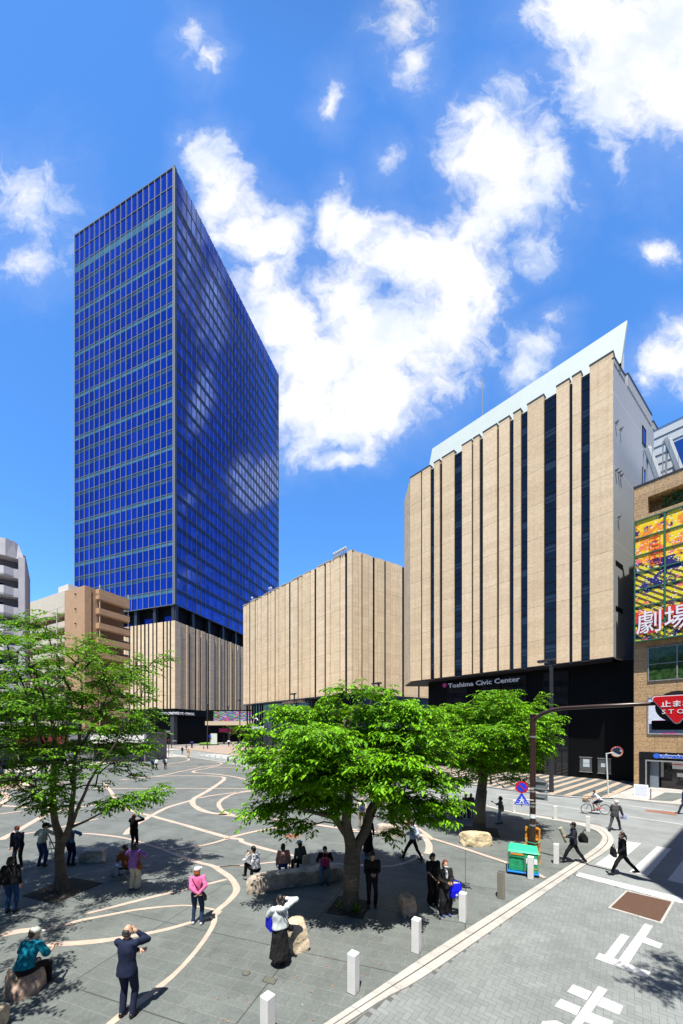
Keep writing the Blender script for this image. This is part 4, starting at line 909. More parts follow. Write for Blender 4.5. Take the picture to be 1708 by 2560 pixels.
# garden terrace shrubs seen in the opening
M_leafd = mat('dark_leaf', (.03,.085,.012), .6, var=.4, scale=3)
rr = random.Random(5); tb = MB()
for k in range(1500):
    x = FS.t(1650)+rr.random()*7; z = FS.z(1640,1300)+.8+rr.random()*2.6; y = .4+rr.random()*1.0; a = rr.random()*6.3; s_ = .14
    d1 = Vector((math.cos(a), rr.random()-.5, math.sin(a)))*s_; d2 = Vector((-math.sin(a), rr.random()-.5, math.cos(a)))*s_*.5; c_ = Vector((x,y,z))
    tb.quad(c_-d1, c_+d2, c_+d1, c_-d2)
tb.build('terrace_shrub', M_leafd, SH)
# billboard
bx0 = FS.t(1593); bz1 = FS.z(1593, 1314); bz0 = FS.z(1597, 1606); bw_ = 9.0
def billboard():
    m = bpy.data.materials.new('billboard_print'); m.use_nodes = True; t = NT(m.node_tree); b = t.n['Principled BSDF']
    tc = t.add('ShaderNodeTexCoord').outputs['Object']; s_ = t.add('ShaderNodeSeparateXYZ', {0: tc})
    z = t.m('DIVIDE', t.m('SUBTRACT', s_.outputs[2], bz0), bz1-bz0)
    w_ = t.add('ShaderNodeTexNoise', {'Vector': tc, 'Scale': .5, 'Detail': 3.0, 'Distortion': 1.5})
    zz = t.m('ADD', z, t.m('MULTIPLY', t.m('SUBTRACT', w_.outputs[0], .5), .5))
    band = t.m('GREATER_THAN', t.m('SINE', t.m('ADD', t.m('MULTIPLY', s_.outputs[0], 9.0), t.m('MULTIPLY', s_.outputs[2], 12.0))), .1)
    mid = t.mix(band, (.75,.62,.01), (.10,.07,.01))
    top = t.mix(t.ramp(w_.outputs[0], (.45,.5,0,1)), (.85,.26,.005), (.88,.62,.0))
    c = t.mix(t.ramp(zz, (.60,.61,0,1)), mid, top)
    n3 = t.add('ShaderNodeTexNoise', {'Vector': t.add('ShaderNodeMapping', {'Vector': tc, 'Location': (5,0,3)}).outputs[0], 'Scale': .8, 'Detail': 5.0, 'Roughness': .7})
    navy = t.m('MULTIPLY', t.ramp(n3.outputs[0], (.54,.555,0,1)), t.m('MAXIMUM', t.m('LESS_THAN', t.m('ABSOLUTE', t.m('SUBTRACT', z, .52)), .13), t.m('MAXIMUM', t.m('GREATER_THAN', z, .88), t.m('LESS_THAN', z, .2))))
    c = t.mix(navy, c, (.012,.012,.11))
    red = t.m('LESS_THAN', t.m('ABSOLUTE', t.m('SUBTRACT', zz, .14)), .05); c = t.mix(red, c, (.65,.03,.02))
    def dots(sc, th, colr, loc_):
        nonlocal c
        v = t.add('ShaderNodeTexVoronoi', {'Vector': t.add('ShaderNodeMapping', {'Vector': tc, 'Location': loc_, 'Scale': (1,0.0,1.4)}).outputs[0], 'Scale': sc}); wn = t.add('ShaderNodeTexWhiteNoise', {'Vector': v.outputs['Color']})
        f = t.m('MULTIPLY', t.m('LESS_THAN', v.outputs['Distance'], th), t.m('GREATER_THAN', wn.outputs[0], .45)); c = t.mix(f, c, colr)
    dots(1.1, .25, (.85,.16,.13), (2,0,1)); dots(2.2, .2, (.82,.78,.72), (7,0,4)); dots(4.5, .25, (.85,.80,.78), (1,0,9)); dots(3.0, .2, (.10,.03,.45), (4,0,2))
    t.put(b.inputs['Base Color'], c); b.inputs['Roughness'].default_value = .45
    return m
M_bill = billboard(); M_green = mat('green_frame', (.03,.13,.06), .5)
bb = MB().box(bx0, bx0+bw_, -.72, -.55, bz0, bz1).build('billboard_panel', M_bill, SH)
fm = MB(); fm.box(bx0-.08, bx0, -.82, -.4, bz0-.08, bz1+.08).box(bx0, bx0+bw_, -.82, -.4, bz1, bz1+.1).box(bx0, bx0+bw_, -.82, -.4, bz0-.1, bz0)
for k in range(1, 7): z_ = bz0+(bz1-bz0)*(k/7.0); fm.box(bx0, bx0+bw_, -.79, -.73, z_-.05, z_+.05)
for k in range(1, 5): fm.box(bx0+k*2.05-.06, bx0+k*2.05+.06, -.80, -.72, bz0, bz1)
fm.build('billboard_frame', M_green, bb)
for k in range(4): MB().box(bx0+.3+k*2.5, bx0+.5+k*2.5, -.5, 0, bz0+1, bz0+1.2).box(bx0+.3+k*2.5, bx0+.5+k*2.5, -.5, 0, bz1-1, bz1-.8).build('bracket', M_green, bb)
kz_ = FS.z(1600, 1565)
rdm = mat('crimson_outline', (.6,.01,.04), .5)
for m_, y_, of in ((rdm, -.835, .05), (M_signw, -.86, .012)):
    tx_ = text('劇場', 2.45, m_, bb, 'billboard_lettering', .01, of); tx_.location = (bx0+.05, y_, kz_-.75); tx_.scale = (.78, 1, .9)
vm = mat('vermilion_lettering', (.8,.08,.01), .5); vx, vz = bx0+1.0, bz0+(bz1-bz0)*.60; vm_ = MB()
vm_.box(vx, vx+.75, -.75, -.735, vz, vz+.05).box(vx, vx+.75, -.75, -.735, vz+2.5, vz+2.55).box(vx, vx+.05, -.75, -.735, vz, vz+2.55).box(vx+.70, vx+.75, -.75, -.735, vz, vz+2.55)
for k in range(6): vm_.box(vx+.14, vx+.62, -.75, -.735, vz+.2+k*.39, vz+.27+k*.39).box(vx+.14+.2*(k%2), vx+.22+.2*(k%2), -.75, -.735, vz+.2+k*.39, vz+.48+k*.39)
vm_.build('billboard_seal', vm, bb)
# windows under the billboard and poster window
gl = mat('green_reflecting_glass', (.03,.07,.02), .06, var=.6, scale=2.5)
wx0 = FS.t(1621.5); wz1, wz0 = FS.z(1622, 1622), FS.z(1622, 1702)
wo = MB().box(wx0, 13, -.03, .02, wz0, wz1).build('window', gl, SH)
fm = MB().box(wx0-.06, 13, -.09, .02, wz0-.07, wz0).box(wx0-.06, 13, -.09, .02, wz1, wz1+.07).box(wx0, 13, -.09, -.03, (wz0+wz1)/2-.03, (wz0+wz1)/2+.03)
for k in range(6): x = wx0+k*1.95; fm.box(x-.04, x+.04, -.1, -.03, wz0, wz1)
fm.build('window_frame', M_grey, wo)
px0 = FS.t(1621.5); pz1, pz0 = FS.z(1622,1745), FS.z(1622,1834)
wo = MB().box(px0, 9, -.03, .02, pz0, pz1).build('poster_window', mat('pale_poster', (.62,.66,.76), .4), SH)
MB().box(px0-.06, 9.06, -.08, .02, pz0-.08, pz0).box(px0-.06, 9.06, -.08, .02, pz1, pz1+.08).box(px0-.08, px0, -.08, .02, pz0, pz1).build('window_frame', M_grey, wo)
MB().box(px0+.05, 8.8, -.045, -.031, pz0+.06, pz0+.9).build('poster_band', mat('slate_poster_band', (.04,.055,.10), .4), wo)
MB().box(px0+.3, 8.8, -.052, -.046, pz0+.8, pz0+1.2).box(px0+.9, 3, -.052, -.046, pz0, pz0+.06).build('poster_blob', mat('magenta_poster', (.75,.01,.30), .4), wo)
# shop front
sx0 = FS.t(1598); zs = zd0
ent = MB().box(sx0+.02, 14, .9, 1.2, 0, zs).build('shop_recess', M_black, SH)
MB().box(sx0+.02, 14, -.06, .9, zs-.62, zs-.01).box(sx0+.02, sx0+.75, -.04, .9, 0, zs-.63).build('shop_fascia', M_blackframe, SH)
fr = MB().box(FS.t(1614), FS.t(1614)+.1, -.1, .88, 0, zs-.85).box(FS.t(1614), 14, -.1, .88, zs-.85, zs-.72).build('shop_frame', M_grey, SH)
MB().box(FS.t(1620), FS.t(1645), .3, .85, .05, 2.6).build('shop_pillar', mat('blue_grey_block', (.16,.20,.24), .6), SH)
dg = MB().box(FS.t(1650), 12, .84, .88, .1, zs-.9).build('shop_window', M_lobby, SH)
MB().box(FS.t(1678), 8, .76, .8, 1.9, 2.5).box(FS.t(1690), 6.5, .76, .8, 1.2, 1.55).build('shop_notice', mat('white_shop_notice', (.6,.6,.6), .5), dg)
MB().box(FS.t(1679), 5.5, .74, .755, 2.25, 2.33).build('shop_notice_stripe', mat('red_notice_stripe', (.6,.03,.03), .5), dg)
MB().box(FS.t(1649), FS.t(1656), .7, .76, 1.1, 2.5).build('poster', mat('grey_poster', (.35,.36,.36), .5), SH)
M_blue = mat('blue_lettering', (.02,.12,.62), .5, var=.02)
bgt = text('animate', .5, M_signw, SH, 'shop_lettering', .02, .045); bgt.location = (FS.t(1646), -.08, zs-.47); bgt.scale = (1.05,1,.95)
bft = text('animate', .5, M_blue, SH, 'shop_lettering', .02, .012); bft.location = (FS.t(1646), -.115, zs-.47); bft.scale = (1.05,1,.95)
bft2 = text('池袋ショップ', .42, M_blue, SH, 'shop_lettering', .02, .02); bft2.location = (FS.t(1646)+2.1, -.1, zs-.47)
o = MB().lathe([(0,-.02),(.23,-.02),(.23,.02),(0,.02)], seg=16).build('shop_emblem', M_blue, SH); o.rotation_euler = (R(90),0,0); o.location = (FS.t(1640)+.05,-.1,zs-.33)
# upper setback storey with struts
MB().box(FS.t(1635,2.2), 16, 2.2, 12, zR, FS.z(1635,1078,2.2)).build('upper_wall', mat('light_metal_cladding', (.50,.53,.54), .5, metal=.2, var=.05), SH)
jt = MB(); za = zR
while za < FS.z(1635,1078,2.2)-.5: za += .85; jt.box(FS.t(1635,2.2)+.02, 16, 2.15, 2.2, za, za+.03)
jt.build('cladding_joint', M_coping, SH)
MB().box(FS.t(1684,1.8), 16, 2.05, 2.2, FS.z(1684,1180,2), FS.z(1684,1105,2)).build('upper_window', M_bluewin, SH)
for (ua, va, ub, vb) in ((1619,1120,1652,1190),(1668,1096,1705,1172)):
    p0_, p1_ = (FS.t(ua,.9), .9, FS.z(ua,va,.9)), (FS.t(ub,.9), .9, zR-.1)
    MB().tube([p0_, p1_], .28, 6).build('strut', M_rib, SH)
    MB().tube([p0_, (p0_[0]-.1, .9, zR-.1)], .09, 6).tube([(p0_[0]-.3,.9,p0_[2]-.1),(p0_[0]-.3,.9,zR-.1)], .05, 5).build('post', M_grey, SH)
# A-board sign on the pale paving
AB_ = thing('a_board', 'white A-frame notice board on the pale paving by the shop corner', 'signboard', G(1603,1993), FS.rz+R(12))
MB().add([(-.45,0,.08),(.45,0,.08),(.45,.12,1.0),(-.45,.12,1.0),(-.45,.03,.08),(.45,.03,.08),(.45,.15,1.0),(-.45,.15,1.0)],[(0,1,2,3),(7,6,5,4),(0,4,5,1),(1,5,6,2),(2,6,7,3),(3,7,4,0)]).build('board', mat('white_board', (.72,.74,.80), .5), AB_)
MB().add([(-.37,-.008,.18),(.37,-.008,.18),(.37,.085,.9),(-.37,.085,.9),(-.37,.0,.18),(.37,.0,.18),(.37,.095,.9),(-.37,.095,.9)],[(0,1,2,3),(7,6,5,4),(0,4,5,1),(1,5,6,2),(2,6,7,3),(3,7,4,0)]).build('notice', mat('lilac_notice', (.50,.54,.70), .5, var=.25, scale=14), AB_)
MB().tube([(-.4,.4,.0),(-.4,.14,.98)], .02, 5).tube([(.4,.4,.0),(.4,.14,.98)], .02, 5).build('leg', M_whitepanel, AB_)
PO = thing('barrier_post', 'thin brown post with a cord beside the shop entrance', 'post', G(1627,2003))
MB().tube([(0,0,.1),(0,0,.95)], .035, 8).lathe([(.1,.1),(.1,.13),(.04,.15)], seg=10).build('stem', mat('brown_post', (.16,.12,.10), .5), PO)
MB().tube([(0,0,.9),(.5,.5,.62),(1.0,1.0,.9)], .012, 5).build('cord', mat('cord', (.4,.35,.28), .7), PO)

# ================= bollards
M_boll = mat('white_stone_bollard', (.62,.63,.62), .55, var=.05, scale=4, bump=.1); M_steel = mat('brushed_steel', (.40,.37,.32), .38, metal=.85, var=.06)
M_dboll = mat('dark_bollard', (.03,.03,.035), .45)
def bollard(u, v, label, m=None, grp='square bollards along the kerb', h=.80, w_=.19, rz=-.62):
    o = thing('bollard', label, 'bollard', G(u, v)+Vector((.0,.08,.03)), rz, grp)
    s_ = w_/2; MB().box(-s_, s_, -s_, s_, 0, h).build('shaft', m or M_boll, o, bevel=.012)
    MB().box(-s_-.004, s_+.004, -s_-.004, s_+.004, -.028, .012).build('base_seam', M_joint, o); return o
for u, v, l in [(667,2618,'white square bollard nearest the camera, cut by the bottom edge'),(884,2490,'white square bollard right of the two small drain covers'),
    (1043,2387,'white square bollard below the square cut boulder'),(1160,2309,'white square bollard right of the woman with the blue bag'),
    (1330,2201,'white square bollard standing against the green delivery box'),(1394,2163,'white square bollard left of the man carrying a rolled bundle'),
    (1473,2081,'white square bollard on the kerb bend below the cyclist'),(1391,2051,'white square bollard between the road pole and the cyclist'),
    (1288,2033,'white speckled bollard behind the blue crossing sign')]: bollard(u, v, l)
bollard(1256, 2250, 'brushed steel square bollard left of the green delivery box', M_steel, 'square bollards along the kerb', .84, .2)
for i, (u, v) in enumerate([(497.8,1892.6),(510,1895),(524,1897),(538,1899),(552.7,1902)]): bollard(u, v, 'small white bollard of the row of five before the far crosswalk', None, 'white bollards at the far end of the plaza', .8, .24, .7)
for i, (u, v) in enumerate([(569.9,1904.6),(587,1907.8),(605.6,1911),(625,1914.2)]): bollard(u, v, 'dark bollard of the row of four left of the middle tree', M_dboll, 'dark bollards on the plaza edge', .8, .2, .7)
for i, (u, v) in enumerate([(646,1918),(669.6,1921.6)]): bollard(u, v, 'far white bollard half hidden by the left edge of the middle tree', None, 'white bollards beside the middle tree', .8, .24, .7)
for i, (u, v) in enumerate([(405,1892),(428.6,1890)]): bollard(u, v, 'far white bollard behind the three men on the plaza', None, 'white bollards behind the three men', .8, .26, .7)
for i, (u, v) in enumerate([(1166,1956.5),(1228,1964.5),(1148,1947)]): bollard(u, v, 'dark bollard on the striped pavement beyond the right tree', M_dboll, 'dark bollards on the striped pavement', .86, .15, .7)
for i, (u, v) in enumerate([(509,1873.2),(606.7,1885),(620.8,1887),(400,1880.5)]): bollard(u, v, 'thin dark post on the forecourt of the concert hall', M_dboll, 'thin dark posts on the forecourt', .85, .18, .7)

# ================= street lamps
M_lamp = mat('charcoal_pole', (.032,.034,.04), .4, metal=.2)
def lamp(u, v, vt, label, r=.12, Y=None):
    g = G(u, v); Y = g.y; zt_ = ZY(vt, Y)
    o = thing('street_lamp', label, 'street lamp', g, -.75, 'tall street lamps with flat heads')
    MB().tube([(0,0,0),(0,0,1.6),(0,0,zt_-.25)], [r*1.15, r, r*.8], 10).build('pole', M_lamp, o)
    MB().box(-1.05,.35,-.22,.22,zt_-.2,zt_).box(-.12,.12,-.12,.12,zt_-.35,zt_-.2).build('lamp_head', M_lamp, o, bevel=.02)
    MB().box(-.98,-.3,-.17,.17,zt_-.23,zt_-.2).build('lamp_glass', mat('lamp_lens', (.4,.4,.38), .3), o); return o
lamp(1378.6, 1983, 1648, 'charcoal street lamp on the striped pavement before the civic centre lobby', .17)
lamp(600, 1882.7, 1749, 'charcoal street lamp left of the concert hall corner, the taller of the pair there', .14)
lamp(519, 1872.6, 1760, 'charcoal street lamp beside the far map board', .14)
lamp(571, 1860, 1766, 'charcoal street lamp before the small tree under the stained glass bridge', .13)
lamp(947, 1928, 1706, 'charcoal street lamp rising behind the middle tree, right of its centre', .15)
lamp(736, 1904, 1733, 'charcoal street lamp rising behind the left part of the middle tree', .15)
lamp(387, 1868, 1768, 'charcoal street lamp at the left front of the tower foot', .13)
# small signal posts at the far crossing
so1 = thing('signal_post', 'dark post with a grey signal lamp at the far crossing', 'signal post', G(429,1870))
MB().tube([(0,0,0),(0,0,5.4)], .12, 8).build('pole', M_lamp, so1); MB().box(-1.6,-.3,-.2,.2,4.7,5.2).box(.2,1.5,-.2,.2,2.0,2.3).build('signal_head', M_grey, so1)
so2 = thing('signal_post', 'slim dark post with a red band left of the far crosswalk', 'signal post', G(422,1890.5))
MB().tube([(0,0,0),(0,0,3.6)], .07, 8).build('pole', M_lamp, so2); MB().tube([(0,0,3.2),(0,0,3.5)], .085, 8).build('band', mat('red_band', (.5,.03,.02), .5), so2)
mpb = thing('map_board', 'pale map board with blue round signs behind the far street lamp', 'information board', G(535,1864))
MB().box(-1.1,1.1,-.1,.1,.5,4.2).build('board', mat('pale_board', (.55,.62,.55), .5), mpb); MB().tube([(-1.2,-.3,0),(-1.2,-.3,3.6)], .06, 6).build('post', M_grey, mpb)
MB().lathe([(0,-.03),(.42,-.03),(.42,.03),(0,.03)], seg=16).build('round_sign', mat('sign_blue', (.01,.05,.62), .4, var=.02), mpb).rotation_euler = (R(90),0,0)
[o for o in children(mpb) if o.name.startswith('round')][0].location = (-1.2,-.4,3.3)
hb = thing('flower_bed', 'low clipped green bed beside the far map board', 'plant bed', G(523,1862.5)); 
hbm = MB(); hbm.lathe([(3.4,0),(3.6,.5),(3.2,.8),(1.5,.95),(.2,1.0)], seg=20, sy=.6); hbm.build('hedge', mat('clipped_hedge', (.09,.2,.02), .9, var=.4, scale=3), hb, smooth=True)

# ================= stop sign gantry pole
PA = G(1332, 2164); adir = Vector((.634,-.773,0)); arz = math.atan2(adir.y, adir.x)
GP = thing('sign_pole', 'dark brown road sign pole with a long curved arm reaching over the street', 'pole', PA, arz)
M_brown = mat('dark_brown_paint', (.040,.020,.016), .35, var=.1)
zp = 5.98
def along(u):   # distance along the arm where column u meets it
    k = (u-U0)/F; return (k*PA.y-PA.x)/(adir.x-k*adir.y)
MB().tube([(0,0,0),(0,0,zp)], .108, 14).tube([(0,0,zp),(0,0,zp+.05)], .13, 14).tube([(0,0,zp-.62),(0,0,zp-.5)], .118, 14).build('shaft', M_brown, GP, smooth=False)
a1 = [(0.02,0,zp-.30),(.12,0,zp-.1),(.35,0,zp+.05),(.7,0,zp+.18),(1.05,0,zp+.235),(2.0,0,zp+.25),(along(1760),0,zp+.27)]
MB().tube(a1, [.085,.082,.08,.075,.07,.068,.06], 10).build('arm', M_brown, GP, smooth=True)
M_signred = mat('sign_red', (.55,.006,.01), .35, var=.03); M_signblue = mat('sign_blue', (.01,.05,.62), .4, var=.02)
M_alu = mat('sign_back_alloy', (.22,.26,.28), .45, metal=.4, var=.04)
br_ = MB()
for z_ in (1.62, 3.10, 2.96, 2.50, 2.37, zp-.85): br_.tube([(0,0,z_-.03),(0,0,z_+.03)], .118, 12)
br_.build('clamp', M_grey, GP); MB().tube([(0,0,1.90),(0,0,2.06)], .112, 14).build('sticker', M_signw, GP)
# stop sign (triangle, facing the near street)
xs = along(1694); SG = thing('stop_sign', 'red inverted triangle stop sign hung on the dark arm at the right edge', 'road sign', PA+adir*xs, arz)
def tri(w_, h0, h1, y0, y1, rr_=.06, n=4):
    # rounded inverted triangle outline, apex down
    V = [Vector((-w_, h1)), Vector((w_, h1)), Vector((0, h0))]; pts = []
    for i in range(3):
        p, a, b = V[i], V[i-1], V[(i+1) % 3]; d1 = (a-p).normalized(); d2 = (b-p).normalized(); half = d1.angle(d2)/2; L = rr_/math.tan(half)
        c = p+(d1+d2).normalized()*(rr_/math.sin(half)); s0 = p+d1*L-c; s1 = p+d2*L-c
        for k in range(n+1):
            t = k/n; q = (s0*(1-t)+s1*t).normalized()*rr_; pts.append(c+q)
    m_ = MB(); k = len(pts); vs = [(p.x, y0, p.y) for p in pts]+[(p.x, y1, p.y) for p in pts]
    m_.add(vs, [tuple(range(k)), tuple(range(2*k-1, k-1, -1))]+[(i, k+i, k+(i+1) % k, (i+1) % k) for i in range(k)]); return m_
Ys = (PA+adir*xs).y; ztp, zbt = ZY(1739, Ys)-.0, ZY(1813.5, Ys)
tri(.68, zbt-.05, ztp+.03, -.12, -.06, .09).build('sign_backing', M_blackframe, SG)
tri(.655, zbt-.02, ztp+.012, -.135, -.121, .08).build('sign_border', M_signw, SG)
tri(.62, zbt+.025, ztp-.012, -.15, -.136, .07).build('sign_face', M_signred, SG)
o = text('止まれ', .20, M_signw, SG, 'sign_lettering', .004, .004, align='CENTER'); o.location = (0,-.158, ztp-.33); o.scale = (1.22,1,1.05)
o = text('S T O P', .19, M_signw, SG, 'sign_lettering', .004, .001, align='CENTER'); o.location = (0,-.158, ztp-.555); o.scale = (1.12,1,1)
dk = MB()
k = 28; rc_ = .53; vs = []
for y in (-.055, .02): vs += [(rc_*math.cos(2*math.pi*i/k)*.98, y, (ztp+zbt)/2+.12+rc_*.92*math.sin(2*math.pi*i/k)) for i in range(k)]
dk.add(vs, [tuple(range(k)), tuple(range(2*k-1, k-1, -1))]+[(i, k+i, k+(i+1) % k, (i+1) % k) for i in range(k)]); dk.build('round_backing', mat('dark_umber', (.012,.008,.008), .5), SG)
MB().box(-.63, 1.5, .05, .18, zbt-.14, zbt+.16).build('light_box', M_black, SG, bevel=.03)
# round no-parking sign and triangular crossing sign on side brackets, facing the camera's left
def facing(name, label, u, v, cat='road sign'):
    p = P(u, v, PA.y-.16); return thing(name, label, cat, p, R(-24))
NP = facing('no_parking_sign', 'round blue no parking sign with a red rim and slash', 1304.5, 1968)
def disc(r, y0, y1, seg=28, sz=1): 
    m_ = MB(); vs = [(r*math.cos(2*math.pi*i/seg), y, r*sz*math.sin(2*math.pi*i/seg)) for y in (y0, y1) for i in range(seg)]
    return m_.add(vs, [tuple(range(seg)), tuple(range(2*seg-1, seg-1, -1))]+[(i, seg+i, seg+(i+1) % seg, (i+1) % seg) for i in range(seg)])
disc(.235, -.01, .01).build('rim', M_signred, NP); disc(.175, -.016, -.0105).build('disc', M_signblue, NP)
sl = MB().box(-.20,.20,-.024,-.0165,-.021,.021).build('slash', M_signred, NP); sl.rotation_euler = (0, R(45), 0)
MB().tube([(0,.03,-.03),(.42,.10,-.08)], .02, 6).tube([(0,.03,-.75),(0,.03,.32)], .022, 6).tube([(0,.03,-.5),(.42,.10,-.5)], .02, 6).build('bracket', M_grey, NP)
CS = facing('crossing_sign', 'blue triangular pedestrian crossing sign with a white walking figure', 1304.5, 1999)
def poly_plate(pts, y0, y1):
    n = len(pts); m_ = MB(); ar = sum(pts[i][0]*pts[(i+1) % n][1]-pts[(i+1) % n][0]*pts[i][1] for i in range(n))
    if ar < 0: pts = pts[::-1]
    vs = [(p[0], y0, p[1]) for p in pts]+[(p[0], y1, p[1]) for p in pts]
    return m_.add(vs, [tuple(range(n)), tuple(range(2*n-1, n-1, -1))]+[(i, n+i, n+(i+1) % n, (i+1) % n) for i in range(n)])
poly_plate([(-.26,-.21),(.26,-.21),(.26,-.17),(.03,.24),(-.03,.24),(-.26,-.17)], -.01, .01).build('plate', M_signblue, CS)
fg = poly_plate([(-.21,-.175),(.21,-.175),(.21,-.155),(-.21,-.155)], -.018, -.011)
for pl in ([(-.035,.03),(.02,.05),(.035,-.01),(.09,-.13),(.055,-.14),(.0,-.04),(-.05,-.14),(-.09,-.13),(-.03,-.01)], [(-.03,.045),(.03,.05),(.1,-.02),(.085,-.04),(.02,.01),(-.02,.02),(-.08,-.03),(-.095,-.01)], [(-.03,.1),(.0,.125),(.03,.1),(.02,.065),(-.02,.065)], [(-.17,-.09),(-.11,-.09),(-.11,-.075),(-.17,-.075)], [(.11,-.09),(.18,-.09),(.18,-.075),(.11,-.075)]):
    q = poly_plate(pl, -.018, -.011); fg.add(q.v, q.f)
fg.build('pictogram', M_signw, CS)
BS = thing('road_sign', 'grey back of a round road sign clamped right of the brown pole', 'road sign', P(1350, 1963, PA.y+.05), arz+R(6))
disc(.30, -.01, .01, sz=.95).build('plate', M_alu, BS); MB().box(-.22,.22,-.05,-.011,.13,.17).box(-.22,.22,-.05,-.011,-.17,-.13).box(-.35,.0,-.04,-.01,-.17,-.14).build('rib', M_grey, BS)
BS2 = thing('road_sign', 'grey back of a small rectangular plate clamped under the round sign back', 'road sign', P(1349, 1992, PA.y+.05), arz+R(6))
MB().box(-.29,.29,-.01,.01,-.12,.12).build('plate', M_alu, BS2, bevel=.01); MB().box(-.2,.2,-.05,-.011,-.02,.02).build('rib', M_grey, BS2)
# orange roadwork board strapped behind the pole
OB = thing('roadwork_board', 'orange framed roadwork board standing on end, tied to the brown pole with green rope', 'roadwork sign', PA+Vector((.12,.22,.03)), R(-30))
M_or = mat('orange_frame', (.62,.25,.02), .5); M_ord = mat('orange_inner', (.42,.17,.02), .6)
ob_ = MB().box(-.27,-.21,-.05,.05,0,1.45).box(.21,.27,-.05,.05,0,1.40).box(-.21,.21,-.05,.05,0,.06).box(-.21,.21,-.05,.05,1.38,1.44)
for z_ in (.5,.95): ob_.box(-.21,.21,-.04,.04,z_-.025,z_+.025)
ob_.build('frame', M_or, OB); MB().box(-.2,.2,.03,.05,.06,1.38).build('panel', M_ord, OB)
for z_ in (.42,.93): MB().tube([(-.28,-.06,z_+.03),(-.15,-.42,z_),(.12,-.42,z_-.02),(.28,-.06,z_)], .012, 6).build('rope', mat('green_rope', (.05,.42,.25), .6), OB)
# delivery box on a blue dolly
DB = thing('delivery_box', 'green fabric delivery box with a bright green lid', 'delivery box', G(1316, 2186)+Vector((0,.1,.17)), R(-24))
M_dgreen = mat('green_fabric', (.01,.30,.13), .6, var=.35, scale=7); M_lid = mat('bright_green_lid', (.03,.58,.25), .5, var=.08)
MB().box(-.56,.42,-.36,.36,0,.70).build('body', M_dgreen, DB, bevel=.03)
MB().add([(-.59,-.39,.70),(.45,-.39,.70),(.45,.39,.70),(-.59,.39,.70),(-.57,-.35,.78),(.42,-.35,.75),(.42,.36,.80),(-.5,.37,.84)],[(3,2,1,0),(4,5,6,7),(0,1,5,4),(1,2,6,5),(2,3,7,6),(3,0,4,7)]).build('lid', M_lid, DB, bevel=.015)
MB().box(-.5,-.05,-.375,-.362,.60,.655).box(.08,.40,-.372,-.362,.14,.17).build('orange_stripe', M_or, DB)
MB().box(.02,.38,-.376,-.363,.33,.52).build('label', M_signw, DB)
t_ = text('321', .12, M_blackframe, DB, 'label_lettering', .002); t_.location = (.06,-.379,.40)
DO = thing('dolly', 'blue platform dolly with a bent steel handle under the green box', 'dolly', G(1316, 2186)+Vector((0,.1,.03)), R(-24))
MB().box(-.62,.45,-.41,.40,.08,.138).build('platform', mat('dolly_blue', (.01,.20,.75), .4, var=.03), DO, bevel=.02)
for x_ in (-.5,.32):
    for y_ in (-.3,.3): MB().tube([(x_,y_-.03,.045),(x_,y_+.03,.045)], .045, 10).build('wheel', M_blackframe, DO)
MB().tube([(-.60,-.42,.1),(-.60,-.43,.78),(-.52,-.44,.84),(-.12,-.44,.84),(-.04,-.43,.78),(-.04,-.42,.1)], .014, 8).build('handle', mat('chrome', (.6,.6,.6), .2, metal=1), DO)

# convex mirror
CM = thing('traffic_mirror', 'round orange rimmed traffic mirror on a slim white post by the shop', 'traffic mirror', G(1521, 1991)+Vector((0,0,.0)), 0)
zm = ZY(1880, 29.2)
MB().tube([(0,0,0),(-.16,0,zm-.1)], .05, 10).tube([(-.16,0,zm-.15),(.3,.0,zm-.05)], .03, 8).build('post', M_whitepanel, CM)
mr_ = MB(); prof = [(.0,0.0),(.12,.008),(.24,.03),(.34,.06),(.40,.085),(.40,.14),(.0,.15)]
mr_.lathe(prof, seg=24); mo_ = mr_.build('mirror', mat('mirror_silver', (.8,.82,.85), .02, metal=1, var=.01), CM, smooth=True); mo_.location = (.62,-.15,zm); mo_.rotation_euler = (R(-84), 0, R(-18))
mo2 = MB().tube([(.415*math.cos(2*math.pi*k/28), .415*math.sin(2*math.pi*k/28), .10) for k in range(29)], .024, 6).build('rim', mat('mirror_orange', (.60,.10,.03), .5), CM); mo2.location = mo_.location; mo2.rotation_euler = mo_.rotation_euler

# covers in the ground
def cover(name, label, pts, m, mf, z=.034, inset=.07):
    o = thing(name, label, 'cover', (0,0,0)); c = sum((Vector(p) for p in pts), Vector())/len(pts)
    inn = [c+(Vector(p)-c)*(1-inset) for p in pts]
    MB().prism([(p[0],p[1]) for p in pts], z-.004, z).build('frame', mf, o); MB().prism([(p[0],p[1]) for p in inn], z+.001, z+.005).build('lid', m, o); return o
def circ(c, r, n=24): return [c+Vector((r*math.cos(2*math.pi*i/n), r*math.sin(2*math.pi*i/n), 0)) for i in range(n)]
M_rust = mat('rusty_iron', (.22,.095,.06), .8, var=.35, scale=12); M_iron = mat('dark_iron', (.045,.045,.045), .6, var=.3, scale=30); M_brass = mat('brown_tread_plate', (.085,.045,.028), .6, var=.5, scale=60)
cover('manhole_cover', 'large rusty round manhole cover left of the middle tree', circ(G(731.5,2091.7), .415), M_rust, M_rust)
cover('manhole_cover', 'rusty round manhole cover behind the wedge shaped boulder', circ(G(978,2065), .42), M_rust, M_rust)
cover('drain_cover', 'small round iron drain cover near the bollards', circ(G(616,2436.8), .092), mat('mossy_iron', (.10,.105,.08), .7, var=.3, scale=30), M_iron, inset=.22)
q = lambda x, y: G(590+x/13.07, 2400+y/13.07)
cover('drain_cover', 'small rectangular iron drain cover beside the small round one', [q(975,552),q(1378,662),q(1245,870),q(835,742)], mat('mossy_iron', (.1,.1,.1)), M_iron, inset=.14)
